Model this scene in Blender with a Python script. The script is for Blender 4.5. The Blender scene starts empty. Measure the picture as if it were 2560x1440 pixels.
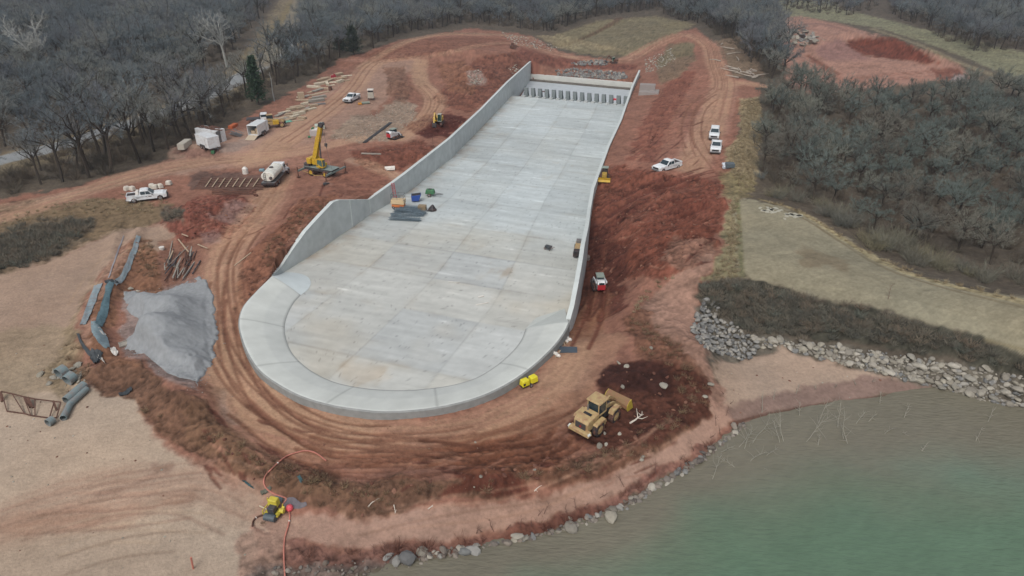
import bpy, bmesh, math, random
import numpy as np
from mathutils import Vector, Matrix
R = math.radians
random.seed(7); rng = np.random.default_rng(7)
S = bpy.context.scene; COL = S.collection
# ------------------------------------------------------------------ camera, sky, sun
F, CX, CY, H = 1707., 1280., 720., 41.
PITCH = R(28.5); s_, c_ = math.sin(PITCH), math.cos(PITCH)
cam = bpy.data.cameras.new('camera'); cam.lens = 24.0; cam.sensor_width = 36; cam.clip_start = .5; cam.clip_end = 9000
co = bpy.data.objects.new('camera', cam); COL.objects.link(co); co.location = (0, 0, H); co.rotation_euler = (R(90) - PITCH, 0, 0); S.camera = co
SUN_EL, SUN_AZ = R(52), R(200)
w = bpy.data.worlds.new('World'); S.world = w; w.use_nodes = True
nt = w.node_tree; bg = nt.nodes['Background']; sky = nt.nodes.new('ShaderNodeTexSky'); sky.sky_type = 'NISHITA'
sky.sun_disc = False; sky.sun_elevation = SUN_EL; sky.sun_rotation = SUN_AZ; sky.dust_density = 4.0; sky.air_density = 1.2
hs = nt.nodes.new('ShaderNodeHueSaturation'); hs.inputs['Saturation'].default_value = .34
nt.links.new(sky.outputs[0], hs.inputs['Color']); nt.links.new(hs.outputs[0], bg.inputs[0]); bg.inputs[1].default_value = .12
sl = bpy.data.lights.new('sun', 'SUN'); sl.energy = 1.1; sl.angle = R(28); sl.color = (1, .97, .93)
so = bpy.data.objects.new('sun', sl); COL.objects.link(so)
sd = Vector((math.sin(SUN_AZ) * math.cos(SUN_EL), math.cos(SUN_AZ) * math.cos(SUN_EL), math.sin(SUN_EL)))
so.rotation_euler = sd.to_track_quat('Z', 'Y').to_euler()
S.view_settings.view_transform = 'Standard'; S.view_settings.look = 'None'; S.view_settings.exposure = 0.32; S.view_settings.gamma = 1
S.cycles.use_denoising = True; S.cycles.volume_bounces = 0; S.cycles.max_bounces = 5; S.cycles.diffuse_bounces = 3
KALB = .80
def lin(rgb, k=None):
    a = np.asarray(rgb, float) / 255.; l = np.where(a <= .04045, a / 12.92, ((a + .055) / 1.055) ** 2.4)
    return l * (KALB if k is None else k)
# ------------------------------------------------------------------ calibration helpers
def un(px, py, z=0.):
    u = (px - CX) / F; v = (py - CY) / F; t = (H - z) / (s_ + v * c_); return t * u, t * (c_ - v * s_)
def proj(X, Y, Z):
    d = Y * c_ + (H - Z) * s_; return CX + F * X / d, CY + F * ((H - Z) * c_ - Y * s_) / d
def zf(X, Y): return -.3 - .035 * (Y + .35 * X - 60)
def unf(px, py):
    z = -2.
    for _ in range(30):
        X, Y = un(px, py, z); z = zf(X, Y)
    return X, Y, z
def ztop(X, Y, py):
    v = (py - CY) / F; return H - Y * (s_ + v * c_) / (c_ - v * s_)
def hash2(ix, iy, sd):
    h = (ix.astype(np.int64) * 374761393 + iy.astype(np.int64) * 668265263 + sd * 974634777) & 0x7fffffff
    h = ((h ^ (h >> 13)) * 1274126177) & 0x7fffffff
    return ((h ^ (h >> 16)) & 0xffff) / 65535.
def vnoise(x, y, sd=0):
    ix = np.floor(x); iy = np.floor(y); fx = x - ix; fy = y - iy
    fx = fx * fx * (3 - 2 * fx); fy = fy * fy * (3 - 2 * fy)
    a = hash2(ix, iy, sd); b = hash2(ix + 1, iy, sd); c = hash2(ix, iy + 1, sd); d = hash2(ix + 1, iy + 1, sd)
    return (a + (b - a) * fx) * (1 - fy) + (c + (d - c) * fx) * fy
def fbm(x, y, sd=0, o=4):
    r = 0; a = .5; t = 0
    for i in range(o):
        r = r + a * vnoise(x * 2 ** i + 17.3 * i, y * 2 ** i - 9.1 * i, sd + i); t += a; a *= .55
    return r / t * 2 - 1
def sstep(a, b, x):
    t = np.clip((x - a) / (b - a), 0, 1); return t * t * (3 - 2 * t)
def seg_dist(px, py, pts, closed=False, wid=None):
    """distance to a polyline, and the interpolated width"""
    best = np.full(px.shape, 1e9); wo = np.zeros(px.shape); n = len(pts)
    for i in range(n if closed else n - 1):
        a = pts[i]; b = pts[(i + 1) % n]; dx = b[0] - a[0]; dy = b[1] - a[1]; L = dx * dx + dy * dy + 1e-9
        t = np.clip(((px - a[0]) * dx + (py - a[1]) * dy) / L, 0, 1)
        d = np.hypot(px - a[0] - t * dx, py - a[1] - t * dy); m = d < best; best = np.where(m, d, best)
        if wid is not None: wo = np.where(m, wid[i] + (wid[(i + 1) % n] - wid[i]) * t, wo)
    return best, wo
def inside(px, py, pts):
    r = np.zeros(px.shape, bool); n = len(pts)
    for i in range(n):
        x0, y0 = pts[i][:2]; x1, y1 = pts[(i + 1) % n][:2]
        if y0 == y1: continue
        r ^= ((y0 > py) != (y1 > py)) & (px < (x1 - x0) * (py - y0) / (y1 - y0) + x0)
    return r
def sdf(px, py, pts):
    d, _ = seg_dist(px, py, pts, True); return np.where(inside(px, py, pts), d, -d)
def smooth_line(pts, k=6):
    """Catmull-Rom through tuples of any size"""
    P = [np.array(p, float) for p in pts]; P = [2 * P[0] - P[1]] + P + [2 * P[-1] - P[-2]]; o = []
    for i in range(1, len(P) - 2):
        for j in range(k):
            t = j / k; a, b, c, d = P[i - 1:i + 3]
            o.append(.5 * (2 * b + (c - a) * t + (2 * a - 5 * b + 4 * c - d) * t * t + (3 * b - a - 3 * c + d) * t ** 3))
    o.append(P[-2]); return [tuple(q) for q in o]
# ------------------------------------------------------------------ materials
MATS = {}
def mat(name, rgb, rough=.7, metal=0., var=.12, scale=3., attr=None, bump=0., bscale=8., dirt=0., k=None, spec=.5, trans=0.):
    if name in MATS: return MATS[name]
    m = bpy.data.materials.new(name); m.use_nodes = True; t = m.node_tree; b = t.nodes['Principled BSDF']
    L = t.links.new; tc = t.nodes.new('ShaderNodeTexCoord')
    if attr:
        ca = t.nodes.new('ShaderNodeVertexColor'); ca.layer_name = attr; src = ca.outputs[0]
    else:
        rg = t.nodes.new('ShaderNodeRGB'); rg.outputs[0].default_value = (*lin(rgb, k), 1); src = rg.outputs[0]
    nz = t.nodes.new('ShaderNodeTexNoise'); nz.inputs['Scale'].default_value = scale; nz.inputs['Detail'].default_value = 6; L(tc.outputs['Object'], nz.inputs['Vector'])
    mr = t.nodes.new('ShaderNodeMapRange'); mr.inputs[1].default_value = .25; mr.inputs[2].default_value = .75; mr.inputs[3].default_value = 1 - var; mr.inputs[4].default_value = 1 + var; L(nz.outputs[0], mr.inputs[0])
    mx = t.nodes.new('ShaderNodeVectorMath'); mx.operation = 'SCALE'; L(src, mx.inputs[0]); L(mr.outputs[0], mx.inputs['Scale']); out = mx.outputs[0]
    if dirt > 0:
        n2 = t.nodes.new('ShaderNodeTexNoise'); n2.inputs['Scale'].default_value = 2.3; n2.inputs['Detail'].default_value = 8; L(tc.outputs['Object'], n2.inputs['Vector'])
        m2 = t.nodes.new('ShaderNodeMapRange'); m2.inputs[1].default_value = .42; m2.inputs[2].default_value = .72; m2.inputs[3].default_value = 0; m2.inputs[4].default_value = dirt; L(n2.outputs[0], m2.inputs[0])
        mm = t.nodes.new('ShaderNodeMix'); mm.data_type = 'RGBA'; L(m2.outputs[0], mm.inputs['Factor']); L(out, mm.inputs['A']); mm.inputs['B'].default_value = (*lin((150, 100, 80)), 1); out = mm.outputs['Result']
    L(out, b.inputs['Base Color']); b.inputs['Roughness'].default_value = rough; b.inputs['Metallic'].default_value = metal; b.inputs['Specular IOR Level'].default_value = spec
    if bump > 0:
        nb = t.nodes.new('ShaderNodeTexNoise'); nb.inputs['Scale'].default_value = bscale; nb.inputs['Detail'].default_value = 8; L(tc.outputs['Object'], nb.inputs['Vector'])
        bp = t.nodes.new('ShaderNodeBump'); bp.inputs['Distance'].default_value = bump; bp.inputs['Strength'].default_value = 1; L(nb.outputs[0], bp.inputs['Height']); L(bp.outputs[0], b.inputs['Normal'])
    MATS[name] = m; return m
# ------------------------------------------------------------------ objects
def tag(o, label=None, cat=None, group=None, kind=None):
    if label: o['label'] = label
    if cat: o['category'] = cat
    if group: o['group'] = group
    if kind: o['kind'] = kind
    return o
def empty(name, loc=(0, 0, 0), rz=0., label=None, cat=None, group=None, tilt=None):
    o = bpy.data.objects.new(name, None); COL.objects.link(o); o.location = loc; o.rotation_euler = tilt if tilt else (0, 0, rz); o.empty_display_size = .2
    return tag(o, label, cat, group)
def np_mesh(name, V, Fc, m, colors=None, smooth=False, link=True, parent=None):
    me = bpy.data.meshes.new(name); V = np.asarray(V, np.float32); Fc = np.asarray(Fc, np.int32); n = Fc.shape[1]
    me.vertices.add(len(V)); me.vertices.foreach_set('co', V.ravel()); me.loops.add(Fc.size); me.loops.foreach_set('vertex_index', Fc.ravel())
    me.polygons.add(len(Fc)); me.polygons.foreach_set('loop_start', np.arange(0, Fc.size, n, dtype=np.int32))
    try: me.polygons.foreach_set('loop_total', np.full(len(Fc), n, np.int32))
    except Exception: pass
    if smooth: me.polygons.foreach_set('use_smooth', np.ones(len(Fc), bool))
    me.update(calc_edges=True)
    if colors is not None:
        a = me.color_attributes.new('Col', 'FLOAT_COLOR', 'POINT'); c4 = np.ones((len(V), 4), np.float32); c4[:, :3] = colors; a.data.foreach_set('color', c4.ravel())
    me.materials.append(m); o = bpy.data.objects.new(name, me)
    if link: COL.objects.link(o)
    if parent: o.parent = parent
    return o
class MB:
    def __init__(s): s.v = []; s.f = []
    def add(s, vs, fs):
        b = len(s.v); s.v += [tuple(v) for v in vs]; s.f += [tuple(i + b for i in f) for f in fs]; return s
    def box(s, c, d, rz=0., ry=0., rx=0., top=1.):
        M = Matrix.Rotation(rz, 3, 'Z') @ Matrix.Rotation(ry, 3, 'Y') @ Matrix.Rotation(rx, 3, 'X'); c = Vector(c); vs = []
        for z in (-1, 1):
            k = top if z > 0 else 1.
            for x, y in ((-1, -1), (1, -1), (1, 1), (-1, 1)): vs.append(c + M @ Vector((x * d[0] / 2 * k, y * d[1] / 2 * k, z * d[2] / 2)))
        return s.add(vs, [(3, 2, 1, 0), (4, 5, 6, 7), (0, 1, 5, 4), (1, 2, 6, 5), (2, 3, 7, 6), (3, 0, 4, 7)])
    def prism(s, prof, y0, y1, k0=1., k1=1., cx=0., cz=0.):
        """profile in x,z extruded along y"""
        n = len(prof); vs = [((x - cx) * k0 + cx, y0, (z - cz) * k0 + cz) for x, z in prof] + [((x - cx) * k1 + cx, y1, (z - cz) * k1 + cz) for x, z in prof]
        return s.add(vs, [tuple(range(n)), tuple(range(2 * n - 1, n - 1, -1))] + [((i + 1) % n, i, n + i, n + (i + 1) % n) for i in range(n)])
    def tube(s, pts, r, n=6, cap=True):
        P = [Vector(p) for p in pts]; m = len(P); rr = r if isinstance(r, (list, tuple)) else [r] * m; vs = []
        for i, p in enumerate(P):
            t = (P[min(i + 1, m - 1)] - P[max(i - 1, 0)]).normalized(); a = t.orthogonal().normalized() if i == 0 else (a - t * a.dot(t)).normalized(); b = t.cross(a)
            vs += [p + (a * math.cos(2 * math.pi * k / n) + b * math.sin(2 * math.pi * k / n)) * rr[i] for k in range(n)]
        fs = [(i * n + k, i * n + (k + 1) % n, (i + 1) * n + (k + 1) % n, (i + 1) * n + k) for i in range(m - 1) for k in range(n)]
        if cap: fs += [tuple(range(n - 1, -1, -1)), tuple(range((m - 1) * n, m * n))]
        return s.add(vs, fs)
    def bar(s, a, b, wd, h=None):
        a = Vector(a); b = Vector(b); d = b - a; L = d.length; q = d.to_track_quat('X', 'Z').to_matrix(); h = h or wd; c = (a + b) / 2; vs = []
        for z in (-1, 1):
            for x, y in ((-1, -1), (1, -1), (1, 1), (-1, 1)): vs.append(c + q @ Vector((x * L / 2, y * wd / 2, z * h / 2)))
        return s.add(vs, [(3, 2, 1, 0), (4, 5, 6, 7), (0, 1, 5, 4), (1, 2, 6, 5), (2, 3, 7, 6), (3, 0, 4, 7)])
    def build(s, name, m, parent=None, bevel=0., smooth=False):
        me = bpy.data.meshes.new(name); me.from_pydata([tuple(v) for v in s.v], [], s.f); me.update()
        bm = bmesh.new(); bm.from_mesh(me); bmesh.ops.recalc_face_normals(bm, faces=bm.faces)
        if bevel > 0: bmesh.ops.bevel(bm, geom=list(bm.edges), offset=bevel, segments=1, affect='EDGES', clamp_overlap=True)
        bm.to_mesh(me); bm.free(); me.materials.append(m)
        if smooth:
            for p in me.polygons: p.use_smooth = True
        o = bpy.data.objects.new(name, me); COL.objects.link(o)
        if parent: o.parent = parent
        return o
def copy_thing(o, parent=None):
    c = o.copy(); COL.objects.link(c)
    if parent: c.parent = parent
    for ch in list(o.children): copy_thing(ch, c)
    return c
# ------------------------------------------------------------------ spillway outline (on the chute floor plane and crest)
LW = [((705, 683), 668), ((740, 662), 622), ((775, 640), 578), ((810, 617), 541), ((845, 592), 505), ((860, 582), 500), ((882, 568), 500), ((927, 535), 499), ((985, 502), 458), ((1021, 480), 431), ((1075, 437), 388), ((1129, 396), 345), ((1206, 316), 272), ((1270, 249), 205)]
LWP = []
for b_, tp in LW:
    X, Y, z = unf(*b_); LWP.append((X, Y, z, ztop(X, Y, tp)))
(x1, y1, _, _), (x2, y2, _, _) = LWP[-2], LWP[-1]
def px_of(k, z): return proj(x2 + (x2 - x1) * k, y2 + (y2 - y1) * k, z)
kk = 0.
while px_of(kk, -1)[0] < 1328 and kk < 3: kk += .01
xe, ye = x2 + (x2 - x1) * kk, y2 + (y2 - y1) * kk
LWP.append((xe, ye, zf(xe, ye) - 1.5, ztop(xe, ye, 153)))
RWT = [((1597, 175), 4.6), ((1579, 215), 4.4), ((1549, 299), 4.0), ((1518, 363), 3.9), ((1478, 470), 3.4), ((1469, 520), 3.2), ((1463, 562), 4.2), ((1452, 610), 4.6), ((1446, 650), 4.3), ((1436, 705), 3.5), ((1424, 765), 2.2), ((1415, 797), 1.2)]
RWP = []
for (px, py), h in RWT:
    z = 0.
    for _ in range(60):
        X, Y = un(px, py, z); z = z * .3 + .7 * (zf(X, Y) + h)
    X, Y = un(px, py, z); RWP.append((X, Y, zf(X, Y), z))
RWP[0] = (*RWP[0][:2], RWP[0][2] - 1.5, RWP[0][3])
OUTER = [(680, 690), (640, 730), (610, 765), (599, 800), (603, 835), (620, 880), (650, 925), (700, 962), (760, 992), (830, 1012), (900, 1023), (960, 1028), (1040, 1024), (1120, 1012), (1200, 990), (1270, 957), (1330, 915), (1380, 868), (1408, 832), (1421, 806)]
INNER = [(752, 738), (735, 757), (720, 785), (712, 815), (716, 850), (732, 885), (765, 918), (810, 945), (860, 962), (930, 973), (1000, 976), (1060, 973), (1130, 963), (1190, 945), (1240, 915), (1280, 880), (1303, 850), (1314, 822)]
ZR = .9
OUTW = [un(x, y, ZR) for x, y in smooth_line(OUTER, 6)]
INW = [unf(x, y)[:2] for x, y in smooth_line(INNER, 6)]
CUTP = [(p[0] - .35, p[1]) for p in LWP] + [(p[0] + .35, p[1]) for p in RWP] + list(reversed(OUTW))
# ------------------------------------------------------------------ terrain height: smooth surface through surveyed points
CP = """0,1440,-.6 400,1440,-.8 0,1200,-.3 0,1050,0 300,1300,-.5 600,1400,-.9 150,1100,0 -400,1440,-.6 -400,1000,.3 200,1600,-.8 -500,700,.5 -600,400,0
850,1415,-1.08 1000,1403,-1.15 1150,1383,-1.2 1300,1350,-1.2 1400,1322,-1.2 1500,1288,-1.2 1600,1240,-1.2 1700,1180,-1.2 1800,1100,-1.2 1850,1060,-1.2 1950,1030,-1.2 2050,1010,-1.2 2200,990,-1.2 2330,968,-1.2 2450,1000,-1.2 2560,1020,-1.2 2800,1070,-1.2
1300,1440,-3 1700,1300,-3.5 2100,1150,-3.2 2400,1100,-3.2 2560,1440,-5 1900,1440,-4.5 2200,1300,-4.5 1000,1440,-1.32 880,1440,-1.12 2900,1150,-4 3000,1440,-5 1300,1600,-4 700,1500,-1.05 2000,1700,-5 700,1750,-1.4
1000,1340,-.6 1300,1280,-.5 1500,1200,-.4 1650,1130,-.4 1750,1050,-.4 800,1360,-.6
960,1060,0 800,1050,0 650,980,0 560,880,0 560,780,.2 560,650,.5 640,540,.9 1150,1040,0 1300,980,0 1400,900,0 1000,1130,0 1250,1100,0 1450,1000,0 700,1130,0 900,1180,.05 1400,1150,.05
500,1100,.1 650,1240,-.4 1600,930,.1 1700,950,.1 1580,1060,0
1700,850,1.0 1760,750,1.4 1650,720,1.5 1620,640,1.5 1720,600,2 1780,500,2.2 1700,460,1.6 1750,400,2 1785,340,2 1700,350,1.3 1650,300,.6 1800,250,1.6 1800,150,1 1700,90,0 1900,215,.6
1500,720,-2.6 1495,640,-3.0 1495,580,-2.4 1500,520,-1 1510,470,-.2 1545,520,-.8 1560,600,-1.3 1560,680,-1.0 1490,800,-1.3 1460,860,-.25 1560,800,-.2 1540,380,.5 1590,300,-.2 1620,240,-1.5 1640,180,-2.3
700,640,1.8 750,570,2.5 800,510,2.9 860,482,2.4 930,480,.8 1000,420,1.0 1080,355,.9 1150,300,.4 1230,220,-.6 1290,160,-1.3
810,440,1.2 700,440,1 620,460,1 560,330,1.5 650,330,1.5 760,250,1.5 880,240,1.5 950,330,1.2 1050,300,.3 1000,200,1 930,150,1.5 1100,100,.5 1270,110,-1 1400,120,-3.6 1550,140,-4.2 1460,186,-5.9 1390,182,-5.9 1555,196,-5.9 1460,168,-5.0 1370,160,-3.4 1650,80,-1
370,487,.8 150,520,.8 0,560,.6 100,600,.4 250,600,.2 100,720,.2 0,850,.2 200,760,0 300,620,.2 430,830,0 330,700,-.2 480,620,.6 540,560,1.2
100,470,.3 300,400,.4 0,350,-1.5 300,250,-2 600,200,0 0,100,-3 500,50,-4 0,-50,-3 -500,200,-3 450,360,.8 640,290,1
900,60,-3 1300,40,-5 1700,20,-4 2000,60,0 2100,120,0 2300,160,-1 2500,100,-3 2560,0,-5 1500,80,-4 700,0,-4 1300,-100,-8 2300,-100,-8 600,-100,-7
1950,300,-1 2100,400,-3 2300,500,-3 2500,600,-2.5 2560,300,-4 2200,250,-3 2900,500,-4 1950,480,.6 3200,700,-3
1830,500,2.4 1850,600,2.7 1900,690,3 2100,740,3 2300,800,3 2560,880,3 2900,980,3 2000,520,2 2200,620,1.6 2400,700,1.6 2560,740,1.6 2100,640,2.6 3100,900,2
1800,800,0 1900,850,.3 2100,900,0 2300,940,-.5 2450,985,-1.05 1830,900,-.3 1950,900,-.3 2050,950,-.6 1850,1000,-.5 1950,1005,-.9 2200,960,-.85 1740,760,1.1 1740,850,.3"""
CPW = []
for q in CP.split():
    a, b_, z = map(float, q.split(',')); X, Y = un(a, b_, z); CPW.append((X, Y, z))
CPW = np.array(CPW); SC = 50.
def tps_fit(P):
    n = len(P); d = np.hypot(P[:, None, 0] - P[None, :, 0], P[:, None, 1] - P[None, :, 1]) / SC
    K = np.where(d > 0, d * d * np.log(d + 1e-12), 0) + np.eye(n) * 2e-4; Q = np.c_[np.ones(n), P[:, 0] / SC, P[:, 1] / SC]
    A = np.block([[K, Q], [Q.T, np.zeros((3, 3))]]); return np.linalg.solve(A, np.r_[P[:, 2], 0, 0, 0])
TW = tps_fit(CPW)
def base_h(X, Y):
    sh = X.shape; x = X.ravel(); y = Y.ravel(); o = np.empty(x.size)
    for i in range(0, x.size, 60000):
        a = x[i:i + 60000]; b = y[i:i + 60000]; d2 = ((a[:, None] - CPW[None, :, 0]) ** 2 + (b[:, None] - CPW[None, :, 1]) ** 2) / SC ** 2
        o[i:i + 60000] = (.5 * d2 * np.log(d2 + 1e-12)) @ TW[:-3] + TW[-3] + TW[-2] * a / SC + TW[-1] * b / SC
    return np.clip(o.reshape(sh), -12, 6)
# grid: finer towards the camera
NR, NCOL = 860, 1180
rows = np.linspace(1680, -172, NR); Yr = np.array([un(CX, r, 0)[1] for r in rows]); tc_ = np.linspace(-1.04, 1.04, NCOL)
GX = tc_[None, :] * (Yr[:, None] * c_ + H * s_); GY = np.repeat(Yr[:, None], NCOL, 1)
GZ = base_h(GX, GY)
far = sstep(300, 500, GY); GZ = GZ * (1 - far) + far * (-5 - (GY - 300) * .012)
# windrows, piles and pits: (pixel polyline, width m, height m)
def wpts(s, z=0.):
    return [un(*map(float, q.split(',')), z) for q in s.split()]
def ridge(s, wd, h, rough=.35, z=0., shape=2):
    global GZ
    d, _ = seg_dist(GX, GY, wpts(s, z)); k = np.exp(-(d / wd) ** shape); GZ = GZ + h * k * (1 + rough * fbm(GX / 1.6, GY / 1.6, 31, 3))
def mound(px, py, rx, ry, h, z=0., rough=.3, rot=0.):
    global GZ
    X, Y = un(px, py, z); a, b = GX - X, GY - Y; cr, sr = math.cos(rot), math.sin(rot); u = (a * cr + b * sr) / rx; v = (-a * sr + b * cr) / ry
    k = np.exp(-(u * u + v * v) ** 1.3); GZ = GZ + h * k * (1 + rough * fbm(GX / 1.8, GY / 1.8, 57, 3))
ridge('430,990 520,1080 640,1170 760,1235', 1.6, .8); ridge('760,1220 900,1250 1000,1215 1150,1215 1230,1215', 1.5, .75)
ridge('1190,1210 1290,1200', 1.3, .7); ridge('1350,1190 1450,1190 1560,1140 1680,1080 1740,1010 1750,900', 1.5, .8)
ridge('250,940 330,915 410,960 500,1010', 1.8, .9); ridge('1700,840 1640,880 1560,850', 2., .5)
mound(1620, 945, 4.5, 3.2, .8, rough=.5); mound(1720, 900, 2.5, 3.5, .7); mound(1640, 500, 4, 2.5, .8, 1); mound(1730, 510, 5, 4, .7, 1); mound(1700, 690, 4, 2, .5, 1.5)
mound(1600, 560, 3, 5, 1.0, 0); mound(1690, 600, 5, 3, 1.1, 1); mound(1560, 650, 2.5, 2, .8, -1); mound(1650, 440, 6, 2, .8, 1.5); mound(1200, 190, 6, 4, 1.4, 0); mound(1150, 230, 5, 4, 1.2, 0)
mound(1080, 320, 7, 3.5, 1.2, 0); mound(1000, 390, 7, 3, .8, 1); mound(560, 530, 6, 4, 1.1, .8); mound(480, 560, 4, 3, 1.0, .6); mound(640, 500, 5, 2.5, .6, 1)
mound(950, 460, 4, 3, .5, 1); mound(500, 375, 7, 3, 1.1, 1.2); mound(1130, 150, 9, 6, 1.5, 0); mound(1230, 145, 10, 7, 1.4, 0); mound(1000, 215, 5, 12, 1, 1)
ridge('2120,100 2200,110 2290,135 2340,150', 6, 3.2, .3); mound(2060, 115, 10, 8, 2.0); ridge('2020,140 2060,165 2110,195', 2.5, -1.0); mound(2060, 70, 9, 6, 1.)
ridge('300,590 262,700 215,790 200,860 240,890', 1.1, .7, .3); ridge('350,590 320,650 290,710 262,780 240,830 262,880', 1.0, .9, .3); ridge('375,625 400,660 380,700', 1.6, .7)
ridge('1860,250 1870,330 1850,400 1880,460', 3.0, 1.2, .5, 1.5); ridge('1555,790 1620,700 1760,640', 1.4, .6, .5, 1); mound(1600, 800, 3, 2.5, .6)
ridge('1400,110 1480,80 1540,50', 2.5, -1.6, .3, -3.5)
GZ0 = GZ.copy()
PXx, PXy = proj(GX, GY, GZ)
# gravel heap (a thing of its own is built on top; the ground below stays low)
n1 = fbm(GX / 5, GY / 5, 3, 4); n2 = fbm(GX / 1.3, GY / 1.3, 5, 4); n3 = fbm(GX / .45, GY / .45, 9, 3)
nw = fbm(GX / 2.6, GY / 2.6, 21, 5) * 1.5; nw2 = fbm(GX / 2.6 + 50, GY / 2.6, 22, 5) * 1.5; n4 = fbm(GX / .28, GY / .28, 10, 2)
mpx = F / (GY * c_ + (H - GZ) * s_)                                   # pixels per metre there
QX = PXx + nw * .9 * mpx; QY = PXy + nw2 * .55 * mpx                 # ragged region edges
Cc = np.empty(GX.shape + (3,)); Cc[:] = (92, 83, 72)
rough_amt = np.full(GX.shape, .10)
def P(s): return [tuple(map(float, q.split(','))) for q in s.split()]
def paint(s, rgb, soft=.6, op=1., rough=None, keep=0., seed=None):
    """soft in metres; ragged by noise"""
    global Cc, rough_amt
    pts = P(s); xs = [p[0] for p in pts]; ys = [p[1] for p in pts]
    m = (PXx > min(xs) - 90) & (PXx < max(xs) + 90) & (PXy > min(ys) - 70) & (PXy < max(ys) + 70)
    if not m.any(): return
    d = sdf(QX[m], QY[m], pts) / mpx[m] + n2[m] * .35 + n3[m] * .12; soft = min(soft, .3 if soft < .9 else .55); a = sstep(-soft, soft, d) * op
    if seed is not None: a = a * sstep(-.25 + keep, .25 + keep, fbm(GX[m] / 3, GY[m] / 3, seed, 4))
    Cc[m] = Cc[m] * (1 - a[:, None]) + np.array(rgb, float) * a[:, None]
    if rough is not None: rough_amt[m] = rough_amt[m] * (1 - a) + rough * a
def stroke(s, rgb, soft=.5, op=1., rough=None, dz=0., streak=True):
    """x,y,width(m) polyline"""
    global Cc, rough_amt, GZ
    pts = smooth_line(P(s), 5); xy = [(p[0], p[1]) for p in pts]; wd = [p[2] for p in pts]; xs = [p[0] for p in pts]; ys = [p[1] for p in pts]
    m = (PXx > min(xs) - 120) & (PXx < max(xs) + 120) & (PXy > min(ys) - 120) & (PXy < max(ys) + 120)
    W = [un(a, b, 0) for a, b in xy]; gx, gy = un(PXx[m], PXy[m], 0)
    d, wi = seg_dist(gx, gy, W, False, wd); d = d + nw[m] * .25 * np.minimum(wi, 2); a = sstep(soft, -soft, d - wi / 2) * op
    if streak: a = a * (.8 + .2 * np.sin(d * 7 + n1[m] * 4))
    Cc[m] = Cc[m] * (1 - a[:, None]) + np.array(rgb, float) * a[:, None]
    if rough is not None: rough_amt[m] = rough_amt[m] * (1 - a) + rough * a
    if dz:
        g = GZ[m]; g += dz * a; GZ[m] = g
RED = (140, 94, 80); RDK = (103, 60, 49); RLT = (166, 124, 108); TAN = (160, 136, 117)
# site as a whole
paint('-300,540 0,500 300,440 470,385 620,290 780,200 850,150 1000,100 1180,70 1330,90 1400,130 1540,155 1620,110 1680,80 1740,70 1800,120 1830,190 1900,210 1900,240 1850,280 1840,380 1820,450 1830,560 1790,680 1740,780 1760,900 1820,1000 1850,1060 1700,1190 1500,1290 1300,1355 1000,1410 600,1500 -300,1500', RED, .8, 1, .10)
paint('-400,540 0,510 180,490 330,500 430,510 400,560 260,590 150,640 0,700 -400,760', (118, 100, 78), .8, .9, .18)
paint('-400,600 0,590 90,560 240,545 225,590 120,650 0,690 -400,760', (98, 88, 74), .7, .85, .3)
paint('-400,690 0,690 130,640 300,570 420,560 440,600 380,640 320,600 250,680 210,760 190,860 130,930 0,960 -400,1000', (162, 134, 116), 1.2, .95, .03)
paint('300,725 380,725 455,705 505,690 535,735 552,800 556,850 548,900 520,940 500,985 440,950 400,935 350,890 310,885 305,800', (140, 132, 128), .3, .7, .2)
paint('-600,900 0,900 150,900 220,960 330,1000 400,1100 520,1180 640,1250 680,1330 640,1400 640,1700 -600,1700', (174, 151, 132), 1.0, 1, .02)
paint('0,830 120,800 200,830 150,960 60,1000 -300,1000 -300,860', (150, 128, 106), 1.2, .8, .06)
stroke('-100,1350,4 200,1250,7 380,1215,5 520,1210,4 640,1270,4', (158, 124, 107), 1.2, .65)
paint('380,1165 440,1170 430,1190 385,1190', (140, 112, 98), .3, .8)
stroke('380,1190,1 330,1215,1 250,1235,.8', (140, 112, 98), .4, .7)
stroke('-50,1330,2 150,1300,2.5 300,1290,2 470,1240,1.5', (150, 108, 90), .8, .5)
# brown weathered bank south and west of the crest
paint('200,950 260,900 340,900 420,960 520,1010 600,1080 720,1150 860,1190 900,1200 1000,1190 1120,1190 1240,1180 1330,1150 1500,1120 1640,1040 1700,980 1740,900 1780,960 1780,1030 1700,1100 1620,1150 1480,1195 1330,1200 1250,1255 1100,1240 1000,1290 900,1300 760,1260 650,1215 520,1150 400,1080 330,1010 250,980', (105, 76, 61), .8, .95, .30)
paint('560,900 620,1000 760,1080 900,1110 1100,1110 1280,1050 1400,960 1440,850 1500,900 1480,1020 1380,1090 1200,1150 900,1170 700,1130 560,1050 510,950', (148, 103, 84), 1.0, .95, .07)
paint('440,1010 500,1010 620,1100 700,1160 850,1210 880,1250 700,1220 560,1160 470,1090', (112, 82, 64), .7, .6, .3)
stroke('520,960,1 620,1060,1.4 760,1120,1.5 900,1150,1.6 1050,1150,1.2', (112, 70, 54), .5, .8, .25)
stroke('760,1140,.6 900,1165,.6 1000,1150,.6 1180,1130,.6 1300,1090,.5', (98, 60, 46), .3, .7, .25)
stroke('900,1120,.5 1050,1125,.5 1200,1095,.5 1300,1070,.4', (105, 68, 52), .25, .7)
stroke('600,960,.4 700,1040,.4 830,1080,.4', (120, 80, 64), .25, .6)
paint('1130,1165 1200,1150 1260,1165 1300,1200 1330,1230 1260,1255 1200,1230 1090,1240 1150,1195', (88, 50, 40), .4, .95, .2)
paint('1340,1190 1400,1170 1500,1165 1600,1110 1680,1060 1720,1080 1600,1160 1480,1200 1380,1215', (98, 66, 52), .4, .8, .25)
paint('1160,1130 1260,1110 1380,1100 1440,1060 1500,1110 1440,1160 1300,1180 1180,1180', (128, 80, 62), .6, .8, .3, seed=77)
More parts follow.
